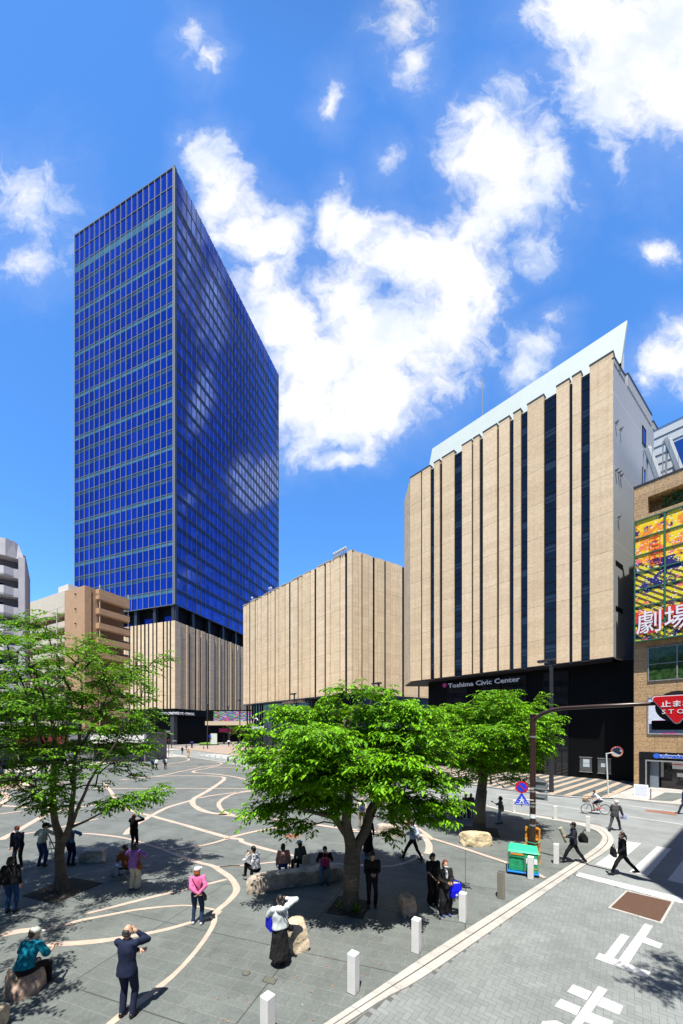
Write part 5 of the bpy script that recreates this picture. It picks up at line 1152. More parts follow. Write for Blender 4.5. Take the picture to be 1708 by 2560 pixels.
cover('access_cover', 'brown tread plate cover in a pale frame in the near street', [Z8p(1195,332),Z8p(1512,405),Z8p(1430,550),Z8p(1076,445)], M_brass, M_kerb, z=.018, inset=.09)
cover('drain_grate', 'long brown grate in the far street near the right edge', [G(1610,2024),G(1693,2031),G(1690,2039),G(1618,2029)], M_rust, M_rust, z=.011)
cover('drain_cover', 'dark slit cover on the far part of the plaza', [ZB(636,592),ZB(705,586),ZB(700,590),ZB(650,595)], M_iron, M_iron)

# ================= boulders
def rock(label, u, v, sx, sy, sz, rz, seed, tint=(.46,.39,.28), flat=.8, dz=0, name='boulder', pts=None, cuts=5):
    c = G(u, v); o = thing(name, label, 'boulder', (c.x, c.y, .03+dz), rz)
    bm = bmesh.new(); bmesh.ops.create_icosphere(bm, subdivisions=4, radius=1); rr = random.Random(seed); off = Vector((rr.random()*50,)*3)
    planes = [(Vector((rr.uniform(-1,1), rr.uniform(-1,1), rr.uniform(-.2,.5))).normalized(), rr.uniform(.66,.86)) for _ in range(cuts)]+[(Vector((rr.uniform(-.08,.08), rr.uniform(-.08,.08), 1)).normalized(), flat)]
    for a_ in range(4): planes.append((Vector((math.cos(a_*R(90)+.2), math.sin(a_*R(90)+.2), .12)).normalized(), .68))
    for vv in bm.verts:
        p = vv.co.copy()
        for n_, d_ in planes:
            e = p.dot(n_)-d_
            if e > 0: p -= n_*e*.92
        p += p.normalized()*(noise.fractal(p*1.6+off, 1, 2, 5)*.07+noise.fractal(p*6+off, 1, 2, 3)*.018)
        vv.co = Vector((p.x*sx/.8, p.y*sy/.8, max(-.02, (p.z+.45)*sz/1.25)))
    me = bpy.data.meshes.new('stone'); bm.to_mesh(me); bm.free(); me.polygons.foreach_set('use_smooth', [False]*len(me.polygons))
    nm = 'boulder_stone_%d' % seed; m = bpy.data.materials.new(nm); m.use_nodes = True; t = NT(m.node_tree); b = t.n['Principled BSDF']; tc_ = t.add('ShaderNodeTexCoord').outputs['Object']
    n1 = t.add('ShaderNodeTexNoise', {'Vector': tc_, 'Scale': 3.0, 'Detail': 8.0, 'Roughness': .7}); n2 = t.add('ShaderNodeTexNoise', {'Vector': tc_, 'Scale': 11.0, 'Detail': 6.0, 'Distortion': 1.0})
    cc_ = t.mix(t.ramp(n1.outputs[0], (.35,.65,0,1)), tuple(x*.6 for x in tint), tuple(min(1,x*1.25) for x in tint)); cc_ = t.mix(t.ramp(n2.outputs[0], (.55,.7,0,.5)), cc_, (.34,.17,.08))
    t.put(b.inputs['Base Color'], cc_); b.inputs['Roughness'].default_value = .85
    t.put(b.inputs['Normal'], t.add('ShaderNodeBump', {'Height': n1.outputs[0], 'Strength': .8, 'Distance': .05}).outputs[0]); me.materials.append(m)
    so = bpy.data.objects.new('stone', me); col.objects.link(so); so.parent = o; return o
rock('tall pale boulder with a slanting top behind the woman in the grey hooded jacket', 741, 2368, .30, .34, .62, R(10), 3, (.52,.43,.31), .9)
rock('square cut reddish boulder between the middle tree pit and the bollards', 1016, 2284, .25, .25, .52, R(15), 7, (.52,.38,.27), .78, cuts=3)
rock('wedge shaped pale boulder beside the rusty manhole right of the middle tree', 968, 2090, .62, .32, .55, R(-20), 11, (.42,.36,.29), .8)
rock('rounded yellowish boulder in front of the right tree', 1187, 2112, .72, .45, .60, R(5), 13, (.50,.42,.26), .75)
rock('boulder in dappled shade left of the seated woman in brown', 236, 2152, .56, .36, .46, R(-10), 17, (.52,.47,.39), .8)
rock('rough boulder at the lower left carrying the man in the teal shirt', 66, 2478, .36, .34, .50, R(35), 19, (.42,.31,.24), .82)
rock('edge of a boulder cut by the left border at the bottom', -28, 2600, .16, .4, .40, R(10), 23, (.46,.38,.28), .8)
rock('long low boulder under the seated men at the left edge', 8, 1972, 1.9, .5, .6, R(8), 29, (.45,.34,.26), .8)
rock('small pale boulder right of the seated man in shorts', 62, 1973, .75, .5, .55, R(0), 31, (.50,.44,.34), .8)
rock('boulder behind the man in shorts, near the left edge', 2, 1948, 1.2, .6, .8, R(0), 37, (.46,.40,.28), .8)
# long stone bench
pb0, pb1 = G(622, 2232), G(846, 2196)
db = (pb1-pb0); LB = db.length; SBn = thing('stone_bench', 'long rough stone bench curving behind the middle tree, with four people on it', 'stone bench', (pb0.x, pb0.y, .03), math.atan2(db.y, db.x))
bm = bmesh.new(); nseg = 46; prof = [(-.26,0),(-.27,.2),(-.24,.40),(-.2,.45),(.0,.47),(.2,.45),(.25,.38),(.27,.15),(.26,0)]
for i in range(nseg+1):
    x = -.05+(LB+.15)*i/nseg; e = 1-max(0, (abs(i/nseg-.5)-.45)/.05)**2*.35
    off = noise.noise(Vector((x*.7, 3, 0)))*.08
    for (yy_, zz_) in prof:
        n_ = noise.fractal(Vector((x*1.8, yy_*3, zz_*3)), 1, 2, 4)*.05
        bm.verts.new((x+n_, yy_*e*(1.1+n_)+off+math.sin(x/LB*3.1)*.12, max(0, zz_*e*(1+n_*.7)+ (0.03*math.sin(x*2) if zz_ > .3 else 0))))
bm.verts.ensure_lookup_table(); k = len(prof)
for i in range(nseg):
    for j in range(k-1): bm.faces.new([bm.verts[q_] for q_ in (i*k+j, (i+1)*k+j, (i+1)*k+j+1, i*k+j+1)])
bm.faces.new([bm.verts[j] for j in range(k)]); bm.faces.new([bm.verts[nseg*k+j] for j in range(k-1,-1,-1)])
bmesh.ops.recalc_face_normals(bm, faces=bm.faces); me = bpy.data.meshes.new('stone'); bm.to_mesh(me); bm.free(); me.materials.append(bpy.data.materials['boulder_stone_11'])
so = bpy.data.objects.new('stone', me); col.objects.link(so); so.parent = SBn
# ================= trees
def leaf_mat(name, c1, c2, trans):
    m = bpy.data.materials.new(name); m.use_nodes = True; t = NT(m.node_tree); b = t.n['Principled BSDF']; o = t.n['Material Output']
    g = t.add('ShaderNodeNewGeometry'); r_ = g.outputs['Random Per Island']
    c = t.mix(r_, c1, c2); t.put(b.inputs['Base Color'], c); b.inputs['Roughness'].default_value = .5; b.inputs['Specular IOR Level'].default_value = .2
    tr = t.add('ShaderNodeBsdfTranslucent', {'Color': t.mix(r_, trans, tuple(x*.6 for x in trans))})
    mx = t.add('ShaderNodeMixShader', {0: .26}); t.l.new(b.outputs[0], mx.inputs[1]); t.l.new(tr.outputs[0], mx.inputs[2]); t.l.new(mx.outputs[0], o.inputs[0]); return m
M_leafA = leaf_mat('fresh_leaf', (.022,.10,.002), (.22,.52,.003), (.24,.52,.002))
M_leafB = leaf_mat('spring_leaf', (.030,.11,.004), (.15,.38,.004), (.26,.54,.004))
M_leafC = leaf_mat('far_leaf', (.05,.13,.008), (.14,.24,.02), (.22,.38,.02))
def bark_mat(name, c):
    m = bpy.data.materials.new(name); m.use_nodes = True; t = NT(m.node_tree); b = t.n['Principled BSDF']; tc = t.add('ShaderNodeTexCoord').outputs['Object']
    n1 = t.add('ShaderNodeTexNoise', {'Vector': t.add('ShaderNodeMapping', {'Vector': tc, 'Scale': (3,3,22)}).outputs[0], 'Scale': 1.2, 'Detail': 7.0, 'Roughness': .7})
    n2 = t.add('ShaderNodeTexNoise', {'Vector': tc, 'Scale': 2.5, 'Detail': 4.0})
    c_ = t.mix(t.ramp(n1.outputs[0], (.3,.7,0,1)), tuple(x*.55 for x in c), tuple(x*1.25 for x in c)); c_ = t.mix(t.ramp(n2.outputs[0], (.4,.7,0,.5)), c_, tuple(x*.5 for x in c))
    t.put(b.inputs['Base Color'], c_); b.inputs['Roughness'].default_value = .9
    t.put(b.inputs['Normal'], t.add('ShaderNodeBump', {'Height': n1.outputs[0], 'Strength': .9, 'Distance': .02}).outputs[0]); return m
M_bark = bark_mat('grey_brown_bark', (.105,.085,.065)); M_barkd = bark_mat('dark_bark', (.13,.105,.08)); M_burlap = bark_mat('burlap_wrap', (.17,.14,.105)); M_twig = mat('dark_twig', (.045,.032,.022), .9)

def tree(name, label, base, limbs, targets, leafm, seed, leaf=.12, twigs=11, lpt=11, spray=.5, bark=None, group=None, wrap=None, r0=.22, droop=.35, cat='tree'):
    """limbs: hand-placed polylines [(x,y,z,r)...]; targets: spray centres reached by branches grown off the limbs"""
    rr = random.Random(seed); T = thing(name, label, cat, (base.x, base.y, 0), 0, group)
    nodes = []; parent = []; rad = []
    wood = MB()
    for L in limbs:
        pts = [Vector(p[:3]) for p in L]; rs = [p[3] for p in L]; o = []; ro = []
        for i in range(len(pts)-1):
            p0 = pts[max(i-1,0)]; p1 = pts[i]; p2 = pts[i+1]; p3 = pts[min(i+2,len(pts)-1)]
            for k in range(5):
                t = k/5; q = .5*((2*p1)+(-p0+p2)*t+(2*p0-5*p1+4*p2-p3)*t*t+(-p0+3*p1-3*p2+p3)*t**3)
                o.append(q+Vector((noise.noise(q*1.3+Vector((seed,0,0))), noise.noise(q*1.3+Vector((0,seed,0))), 0))*.05*min(1, q.z)); ro.append(rs[i]*(1-t)+rs[i+1]*t)
        o.append(pts[-1]); ro.append(rs[-1]); wood.tube(o, [r*(1+.07*noise.noise(p*3)) for r, p in zip(ro, o)], 12)
        for q, r in zip(o, ro):
            if q.z > 1.3: nodes.append(q); parent.append(-1); rad.append(r)
    twig = MB(); lv = []; lf = []
    targets = sorted(targets, key=lambda q: min((q-n_).length for n_ in nodes))
    segs = []
    for q in targets:
        best = None; bd = 1e9
        for i, n_ in enumerate(nodes):
            d = q-n_; dd = d.length+max(0, -d.z)*1.3+(0.15 if parent[i] == -1 else 0)
            if dd < bd: bd = dd; best = i
        n_ = nodes[best]; d = q-n_; m_ = max(2, int(d.length/.35)); pi = best
        side_ = Vector((rr.uniform(-1,1), rr.uniform(-1,1), 0))*.12*d.length
        for k in range(1, m_+1):
            t = k/m_; p = n_+d*t+Vector((0,0,.16*d.length))*math.sin(math.pi*t)*(.7)+side_*math.sin(math.pi*t)
            nodes.append(p); parent.append(pi); rad.append(.008); segs.append((pi, len(nodes)-1)); pi = len(nodes)-1
    load = [0]*len(nodes)
    for i in range(len(nodes)-1, -1, -1):
        if parent[i] >= 0:
            load[i] += 1; load[parent[i]] += load[i]
    for a, b in segs:
        ra = min(.09, .009*max(1, load[b])**.42); rb = ra*.93
        ra2 = min(.09, .009*max(1, load[a])**.42) if parent[a] >= 0 else ra
        twig.tube([nodes[a], nodes[b]], [ra2, rb], 5, cap=False)
    for q in targets:
        out_ = Vector((q.x, q.y, 0)); out_ = out_.normalized() if out_.length > .2 else Vector((1,0,0))
        base_a = math.atan2(out_.y, out_.x)
        for k in range(twigs):
            a = base_a+rr.uniform(-2.2, 2.2) if k > 2 else base_a+rr.uniform(-.6,.6)
            L = spray*rr.uniform(.55, 1.15); dirv = Vector((math.cos(a), math.sin(a), rr.uniform(-.25,.55)))
            p = q+Vector((rr.uniform(-1,1), rr.uniform(-1,1), rr.uniform(-1,1)))*.36*spray; pts = [p]; n_ = lpt; st_ = L/n_
            for j in range(n_):
                dirv = (dirv+Vector((0,0,-droop*1.6/n_*(.4+j/n_)))).normalized(); p = p+dirv*st_; pts.append(p)
                side = dirv.cross(Vector((0,0,1))).normalized()*(1 if j % 2 else -1)
                ld = (dirv*rr.uniform(.35,.8)+side*rr.uniform(.6,1.0)+Vector((0,0,-rr.uniform(.25,1.0)*(droop+.25)))).normalized()
                ll_ = leaf*rr.uniform(.65, 1.15); wv_ = ld.cross(Vector((rr.uniform(-.3,.3), rr.uniform(-.3,.3), 1))).normalized()*ll_*.23
                nrm = wv_.cross(ld).normalized()*ll_*.07; b_ = len(lv)
                lv += [tuple(p), tuple(p+ld*ll_*.42+wv_+nrm), tuple(p+ld*ll_), tuple(p+ld*ll_*.42-wv_+nrm)]
                lf += [(b_, b_+1, b_+2), (b_, b_+2, b_+3)]
            twig.tube([pts[0], pts[len(pts)//2], pts[-1]], [.006,.004,.002], 3, cap=False)
    wo = wood.build('trunk', bark or M_bark, T, smooth=True)
    twig.build('branches', M_twig, T)
    me = bpy.data.meshes.new('crown'); me.from_pydata(lv, [], lf); me.materials.append(leafm); me.update(); o = bpy.data.objects.new('crown', me); col.objects.link(o); o.parent = T
    if wrap:
        for (pts, rs) in wrap: MB().tube(pts, rs, 14).build('trunk_wrap', M_burlap, T, smooth=True)
    return T

def crown_pts(n, c, rx, ry, rz, seed, layers=.55, low=0, hole=.12, shell=.45, test=None, blobs=None):
    rr = random.Random(seed); out = []; k = 0
    while len(out) < n and k < n*60:
        k += 1
        d = Vector((rr.gauss(0,1), rr.gauss(0,1), rr.gauss(0,1))).normalized(); r = rr.uniform(shell**2, 1)**.5
        p = Vector((c[0]+d.x*rx*r, c[1]+d.y*ry*r, c[2]+d.z*rz*r))
        p.z = round(p.z/layers)*layers*.6+p.z*.4
        nv = noise.noise(p*.75+Vector((seed*3.1,0,0)))
        if nv < -hole: continue
        if test and not test(p): continue
        if any((p-q).length < .22 for q in out[-60:]): continue
        out.append(p)
    return out

# middle tree (two stems, flat-topped)
cb = G(876, 2272)
def cimg(u, v, dy=0.0): p = P(u, v, cb.y+dy); return (p.x-cb.x, p.y-cb.y, p.z)
limbs = [[(0,0,-.05,.29),(.02,0,.5,.235),(.04,0,1.0,.23),(.05,0,1.55,.24),(.0,0,1.9,.19),(*cimg(868,2060),.15),(*cimg(871,2000,-.1),.13),(*cimg(868,1900,.1),.09),(*cimg(862,1800),.05)],
 [(.12,0,1.62,.14),(*cimg(896,2105,.05),.15),(*cimg(912,2075,.1),.15),(*cimg(932,2020,.25),.15),(*cimg(955,1975,.3),.11),(*cimg(985,1925,.4),.07),(*cimg(1020,1860,.3),.04)],
 [(*cimg(866,2085),.12),(*cimg(838,2045,-.1),.10),(*cimg(800,2035,-.4),.06),(*cimg(740,2020,-.9),.035)],
 [(*cimg(871,1985,-.1),.08),(*cimg(905,1930,-.4),.06),(*cimg(935,1905,-.9),.04),(*cimg(960,1880,-1.4),.025)],
 [(*cimg(868,1960),.07),(*cimg(800,1910,.3),.05),(*cimg(720,1880,.6),.03)],
 [(*cimg(955,1975,.3),.08),(*cimg(1010,1985,.5),.05),(*cimg(1080,1965,.4),.03)],
 [(*cimg(868,1900,.1),.06),(*cimg(885,1880,1.2),.04),(*cimg(900,1850,2.2),.025)]]
tg = crown_pts(470, (.02,.3,4.75), 3.1, 3.0, 1.9, 3, .66, hole=.05, shell=.25, test=lambda p: p.z > 3.05)
rr = random.Random(8)
def along_pad(u0, v0, u1, v1, n, dy, j=14, js=.5):
    o = []
    for i in range(n):
        t = (i+.5)/n; p = cimg(u0+(u1-u0)*t+rr.uniform(-j,j), v0+(v1-v0)*t+rr.uniform(-j,j)*.5, dy+rr.uniform(-js,js)); o.append(Vector(p))
    return o
# pads read off the outline: low left shelf, right shelf, hanging tips
tg += along_pad(625,2030,830,1990,16,-.2)+along_pad(680,1950,860,1950,12,-.3)+along_pad(700,2060,790,2062,5,-.5,8,.2)+along_pad(960,2010,1150,2010,16,.2)+along_pad(960,2045,1110,2040,9,.1)+along_pad(1000,1930,1130,1960,10,.1)+along_pad(610,1890,700,1880,6,0,8)+along_pad(975,2075,960,2095,2,.2,4,.1)
tg = [p for p in tg if not (p.z < 3.5 and abs(p.x-.35) < .5)]
tree('street_tree', 'twin-stemmed tree with flat layered bright green crown in the middle of the plaza edge', cb, limbs, tg, M_leafA, 3, leaf=.17, twigs=12, lpt=10, spray=.55, droop=.5, wrap=[([(.02,0,.62),(.035,0,.9),(.045,0,1.2),(.05,0,1.46)], [.252,.246,.246,.252])])

# right tree
rb2 = G(1198, 2083)
def rimg(u, v, dy=0.0): p = P(u, v, rb2.y+dy); return (p.x-rb2.x, p.y-rb2.y, p.z)
limbs = [[(0,0,-.05,.42),(0,0,.5,.32),(.02,0,1.2,.28),(*rimg(1206,1960),.24),(*rimg(1208,1930),.2),(*rimg(1205,1880),.12),(*rimg(1210,1800),.06)],
 [(*rimg(1205,1945),.15),(*rimg(1188,1910,-.3),.12),(*rimg(1165,1890,-.6),.08),(*rimg(1120,1860,-.9),.04)],
 [(*rimg(1208,1935),.15),(*rimg(1235,1895,.2),.1),(*rimg(1270,1850,.3),.06),(*rimg(1310,1800,.3),.03)],
 [(*rimg(1208,1910),.1),(*rimg(1220,1890,-1),.07),(*rimg(1240,1860,-1.8),.04)],[(*rimg(1208,1910),.1),(*rimg(1200,1880,1),.07),(*rimg(1190,1850,2),.04)]]
tg = crown_pts(400, (.6,0,5.15), 2.9, 3.1, 2.15, 21, .6, hole=.25, shell=.3, test=lambda p: p.z > 3.1)
tg += [Vector(rimg(1250+i*12, 1945+rr.uniform(-6,6), rr.uniform(-.6,.3))) for i in range(6)]+[Vector(rimg(1145+i*7, 1948+rr.uniform(-6,6), -.5)) for i in range(5)]+[Vector(rimg(1355+rr.uniform(-8,10), 1740+i*30, 0)) for i in range(4)]
tree('street_tree', 'single-stemmed tree with a rounded bright green crown behind the yellowish boulder', rb2, limbs, tg, M_leafA, 9, leaf=.18, twigs=11, lpt=9, spray=.58, droop=.5, wrap=[([(0,0,.55),(.01,0,.9),(.02,0,1.3),(*rimg(1205,1975),)], [.335,.318,.30,.262])])

# left tree
lb2 = G(152, 2226)
def limg(u, v, dy=0.0): p = P(u, v, lb2.y+dy); return (p.x-lb2.x, p.y-lb2.y, p.z)
limbs = [[(0,0,-.05,.26),(0,0,.6,.155),(*limg(152,2140),.14),(*limg(150,2105),.14),(*limg(138,2050),.10),(*limg(130,1960,.1),.085),(*limg(136,1850,.1),.065),(*limg(125,1760),.05),(*limg(118,1650),.03)],
 [(*limg(152,2108),.13),(*limg(172,2065,-.1),.085),(*limg(183,1990,-.1),.07),(*limg(190,1900,0),.05),(*limg(205,1790,.1),.04),(*limg(203,1680,.1),.025)],
 [(*limg(175,2070),.06),(*limg(205,1995,-.4),.045),(*limg(240,1930,-.7),.035),(*limg(290,1860,-.9),.025),(*limg(310,1790,-1),.015)],
 [(*limg(178,2068),.05),(*limg(230,2045,-.6),.03),(*limg(300,2010,-.9),.018),(*limg(380,1985,-1.1),.01)],
 [(*limg(135,2010),.05),(*limg(110,1975,-.4),.03),(*limg(60,1965,-.8),.018)],
 [(*limg(134,1900,.1),.05),(*limg(90,1790,.5),.04),(*limg(50,1730,.8),.025)],
 [(*limg(128,1800),.045),(*limg(80,1700,-.5),.03),(*limg(70,1620,-.6),.018)],
 [(*limg(190,1890),.05),(*limg(250,1780,.6),.035),(*limg(290,1700,.9),.02)],
 [(*limg(183,1960,-.1),.05),(*limg(165,1900,1.2),.035),(*limg(150,1820,2.2),.02)],[(*limg(130,1960),.05),(*limg(100,1880,-1.2),.035),(*limg(90,1800,-2.2),.02)]]
tg = crown_pts(440, (-.35,.0,5.9), 3.5, 3.2, 3.05, 31, .6, hole=.22, shell=.15, test=lambda p: p.z > 3.4)
tg += [Vector(limg(240+i*11, 2020-i*3+rr.uniform(-8,8), -.9+rr.uniform(-.3,.3))) for i in range(16)]+[Vector(limg(60+i*14, 1985+rr.uniform(-8,8)+i*2, -.6+rr.uniform(-.3,.3))) for i in range(7)]+[Vector(limg(90+i*20, 2018+rr.uniform(-6,4), -.5)) for i in range(5)]
tg += [Vector(limg(60,1555,-.3)),Vector(limg(100,1550,0)),Vector(limg(130,1580,0)),Vector(limg(80,1570,.3)),Vector(limg(390,1650,.3)),Vector(limg(405,1640,.3)),Vector(limg(370,1668,.3)),Vector(limg(340,1665,.2)),Vector(limg(330,1640,.2)),Vector(limg(232,1600,0)),Vector(limg(250,1640,0)),Vector(limg(215,1620,0))]
tg = [p for p in tg if p.length > 0]
tree('street_tree', 'tall airy tree with two slender stems at the left of the plaza', lb2, limbs, tg, M_leafB, 5, leaf=.145, twigs=9, lpt=9, spray=.50, droop=.45, bark=M_barkd)

# smaller trees further off
def small_tree(label, u, v, vt, wd, seed, n=40, bare=False, lm=None, zlow=.45, group=None, leaf=.3):
    g = G(u, v); zt_ = ZY(vt, g.y); rw = wd/F*g.y/2; zc = zt_*(.5+zlow/2); rr2 = random.Random(seed)
    L = [[(0,0,0,.2),(0,0,zt_*.3,.14),(.1,0,zt_*.55,.09),(0,.1,zt_*.85,.03)],[(0,0,zt_*.3,.1),(-rw*.4,0,zt_*.55,.06),(-rw*.7,.2,zt_*.72,.02)],[(0,0,zt_*.35,.1),(rw*.4,0,zt_*.55,.06),(rw*.75,-.2,zt_*.7,.02)],[(0,0,zt_*.4,.08),(0,-rw*.6,zt_*.65,.03)]]
    tg_ = crown_pts(n, (0,0,(zt_+zt_*zlow)/2), rw, rw, zt_*(1-zlow)/2, seed, .8, hole=.25, shell=.3)
    tree('small_tree', label, g, L, tg_, lm or M_leafC, seed, leaf=leaf, twigs=7, lpt=6, spray=.9, bark=M_bark, group=group)
small_tree('half-bare young tree with a tan trunk before the tower foot', 359, 1865, 1790, 78, 41, 26, leaf=.26)
small_tree('fresh yellow-green tree under the stained glass bridge', 597, 1858, 1799, 60, 43, 46, zlow=.3, leaf=.34)
small_tree('small yellow-green tree left of the one under the stained glass bridge', 574, 1857, 1808, 34, 45, 20, zlow=.3, leaf=.3)
small_tree('dark green tree behind the two seated men, left of the left tree', 28, 1912, 1790, 200, 47, 70, zlow=.25, lm=M_leafB, leaf=.3)
small_tree('green tree further back between the left tree and the tower foot', 285, 1885, 1760, 130, 49, 46, zlow=.3, leaf=.34)
# trees outside the picture whose shade falls on the plaza corner and on the near street
def shade_tree(label, x, y, r, z, seed, n):
    L = [[(0,0,0,.25),(0,0,z*.4,.2),(.1,.1,z,.08)]]
    tree('street_tree', label, Vector((x,y,0)), L, crown_pts(n, (0,0,z), r, r, 1.5, seed, .6, hole=.1, shell=.2), M_leafB, seed, leaf=.14, twigs=9, lpt=8, spray=.5)
shade_tree('tree at the lower left corner outside the picture, shading the seated man in teal', -8.6, 4.6, 2.6, 5.2, 61, 60)
shade_tree('tree left of the picture, shading the person in jeans at the left edge', -10.4, 6.9, 2.7, 7.0, 67, 90)
shade_tree('tree by the near street below the picture, dappling the painted street lettering', 6.9, 3.9, 1.3, 9.0, 63, 18)
# plants in the middle tree pit
gp = MB(); rr = random.Random(9)
for c_, n_ in ((G(862,2272),90),(G(888,2280),90),(G(850,2266),30)):
    for k in range(n_):
        p = Vector((c_.x+rr.gauss(0,.07), c_.y+rr.gauss(0,.06)-.1, .05+rr.random()*.22)); a = rr.random()*6.28; d1 = Vector((math.cos(a), math.sin(a), rr.uniform(-.2,.5)))*.05; d2 = Vector((-math.sin(a), math.cos(a), .2))*.025
        gp.quad(p, p+d1*.5+d2, p+d1, p+d1*.5-d2)
tag(gp.build('ground_plant', M_leafA), 'small bright green plants at the foot of the middle tree', 'plant', kind='stuff')
dl = MB()
for k in range(90):
    u = rr.uniform(500,1300); v = rr.uniform(2130,2560); p = G(u, v); 
    if (p-G(876,2272)).length > 5.5 or not inside((p.x+.3, p.y), [(q.x, q.y) for q in PL]): continue
    a = rr.random()*6.28; d1 = Vector((math.cos(a), math.sin(a), 0))*.03; d2 = Vector((-math.sin(a), math.cos(a), 0))*.012; p.z = .0475
    dl.quad(p-d1, p+d2, p+d1, p-d2)
tag(dl.build('fallen_leaves', mat('fallen_leaf', (.38,.14,.04), .8, var=.4)), 'scattered orange fallen leaves on the slate paving', 'leaves', kind='stuff')
# ================= people
def capsule(mb, p, q, r0, r1, seg=9):
    p, q = Vector(p), Vector(q); d = (q-p); L = d.length or 1e-4; d = d/L
    pts = [p-d*r0*.97, p-d*r0*.7, p-d*r0*.3, p, p.lerp(q,.5), q, q+d*r1*.3, q+d*r1*.7, q+d*r1*.97]; rs = [r0*.2, r0*.7, r0*.95, r0, (r0+r1)/2, r1, r1*.95, r1*.7, r1*.2]
    mb.tube(pts, rs, seg)
def rings(mb, rg, seg=14):
    """closed stack of ellipses: (centre, rx, ry)"""
    n = len(rg); vs = []
    for c, rx, ry in rg:
        vs += [(c[0]+rx*math.cos(2*math.pi*k/seg), c[1]+ry*math.sin(2*math.pi*k/seg), c[2]) for k in range(seg)]
    fs = [(i*seg+k, i*seg+(k+1) % seg, (i+1)*seg+(k+1) % seg, (i+1)*seg+k) for i in range(n-1) for k in range(seg)]
    fs += [tuple(range(seg-1,-1,-1)), tuple((n-1)*seg+k for k in range(seg))]; mb.add(vs, fs)
def vox(mb, size, it=3, fold=0.0, seed=0, fs=9.0):
    me = mb.mesh('v'); o = bpy.data.objects.new('v', me); col.objects.link(o)
    r = o.modifiers.new('r', 'REMESH'); r.mode = 'VOXEL'; r.voxel_size = size
    s = o.modifiers.new('s', 'SMOOTH'); s.iterations = it; s.factor = .5
    bpy.context.view_layer.update(); dg = bpy.context.evaluated_depsgraph_get(); m2 = bpy.data.meshes.new_from_object(o.evaluated_get(dg)); bpy.data.objects.remove(o)
    if fold:
        off = Vector((seed*1.7, 0, 0))
        for v in m2.vertices:
            c = v.co; k = noise.noise(Vector((c.x*fs, c.y*fs, c.z*fs*.45))+off)+.5*noise.noise(Vector((c.x*fs*2, c.y*fs*2, c.z*fs))+off)
            v.co = c+v.normal*fold*k
    return m2
def put(me, name, m, par, sc):
    me.name = name
    for x in (m if isinstance(m, list) else [m]): me.materials.append(x)
    me.polygons.foreach_set('use_smooth', [True]*len(me.polygons))
    o = bpy.data.objects.new(name, me); col.objects.link(o); o.parent = par; o.scale = (sc,)*3; return o
def ik(S, W, l1, l2, pole):
    S, W, pole = Vector(S), Vector(W), Vector(pole); d = W-S; L = min(d.length, (l1+l2)*.995); d = d.normalized(); W = S+d*L
    a = (l1*l1-l2*l2+L*L)/(2*L); h = math.sqrt(max(0, l1*l1-a*a)); p = pole-d*pole.dot(d); p = p.normalized() if p.length > 1e-4 else Vector((0,1,0))
    return S+d*a+p*h, W
SKIN = [mat('skin', (.50,.29,.19), .55, var=.05), ]
M_hair = mat('black_hair', (.012,.010,.009), .45, var=.3, scale=40); M_hairb = mat('brown_hair', (.10,.04,.02), .5, var=.3, scale=40); M_shoe = mat('black_shoe', (.012,.012,.012), .4); M_wshoe = mat('pale_shoe', (.55,.55,.58), .6)
M_mask = mat('white_mask', (.78,.78,.80), .8, var=.03)
CLO = {}
def cloth(c, rough=.85):
    k = tuple(c)
    if k not in CLO: CLO[k] = mat('cloth_%d' % len(CLO), c, rough, var=.12, scale=9, bump=.25, bscale=90, spec=.2)
    return CLO[k]
BLACK, NAVY, WHITE, JEANS = (.010,.010,.012), (.012,.018,.045), (.66,.67,.72), (.035,.065,.14)
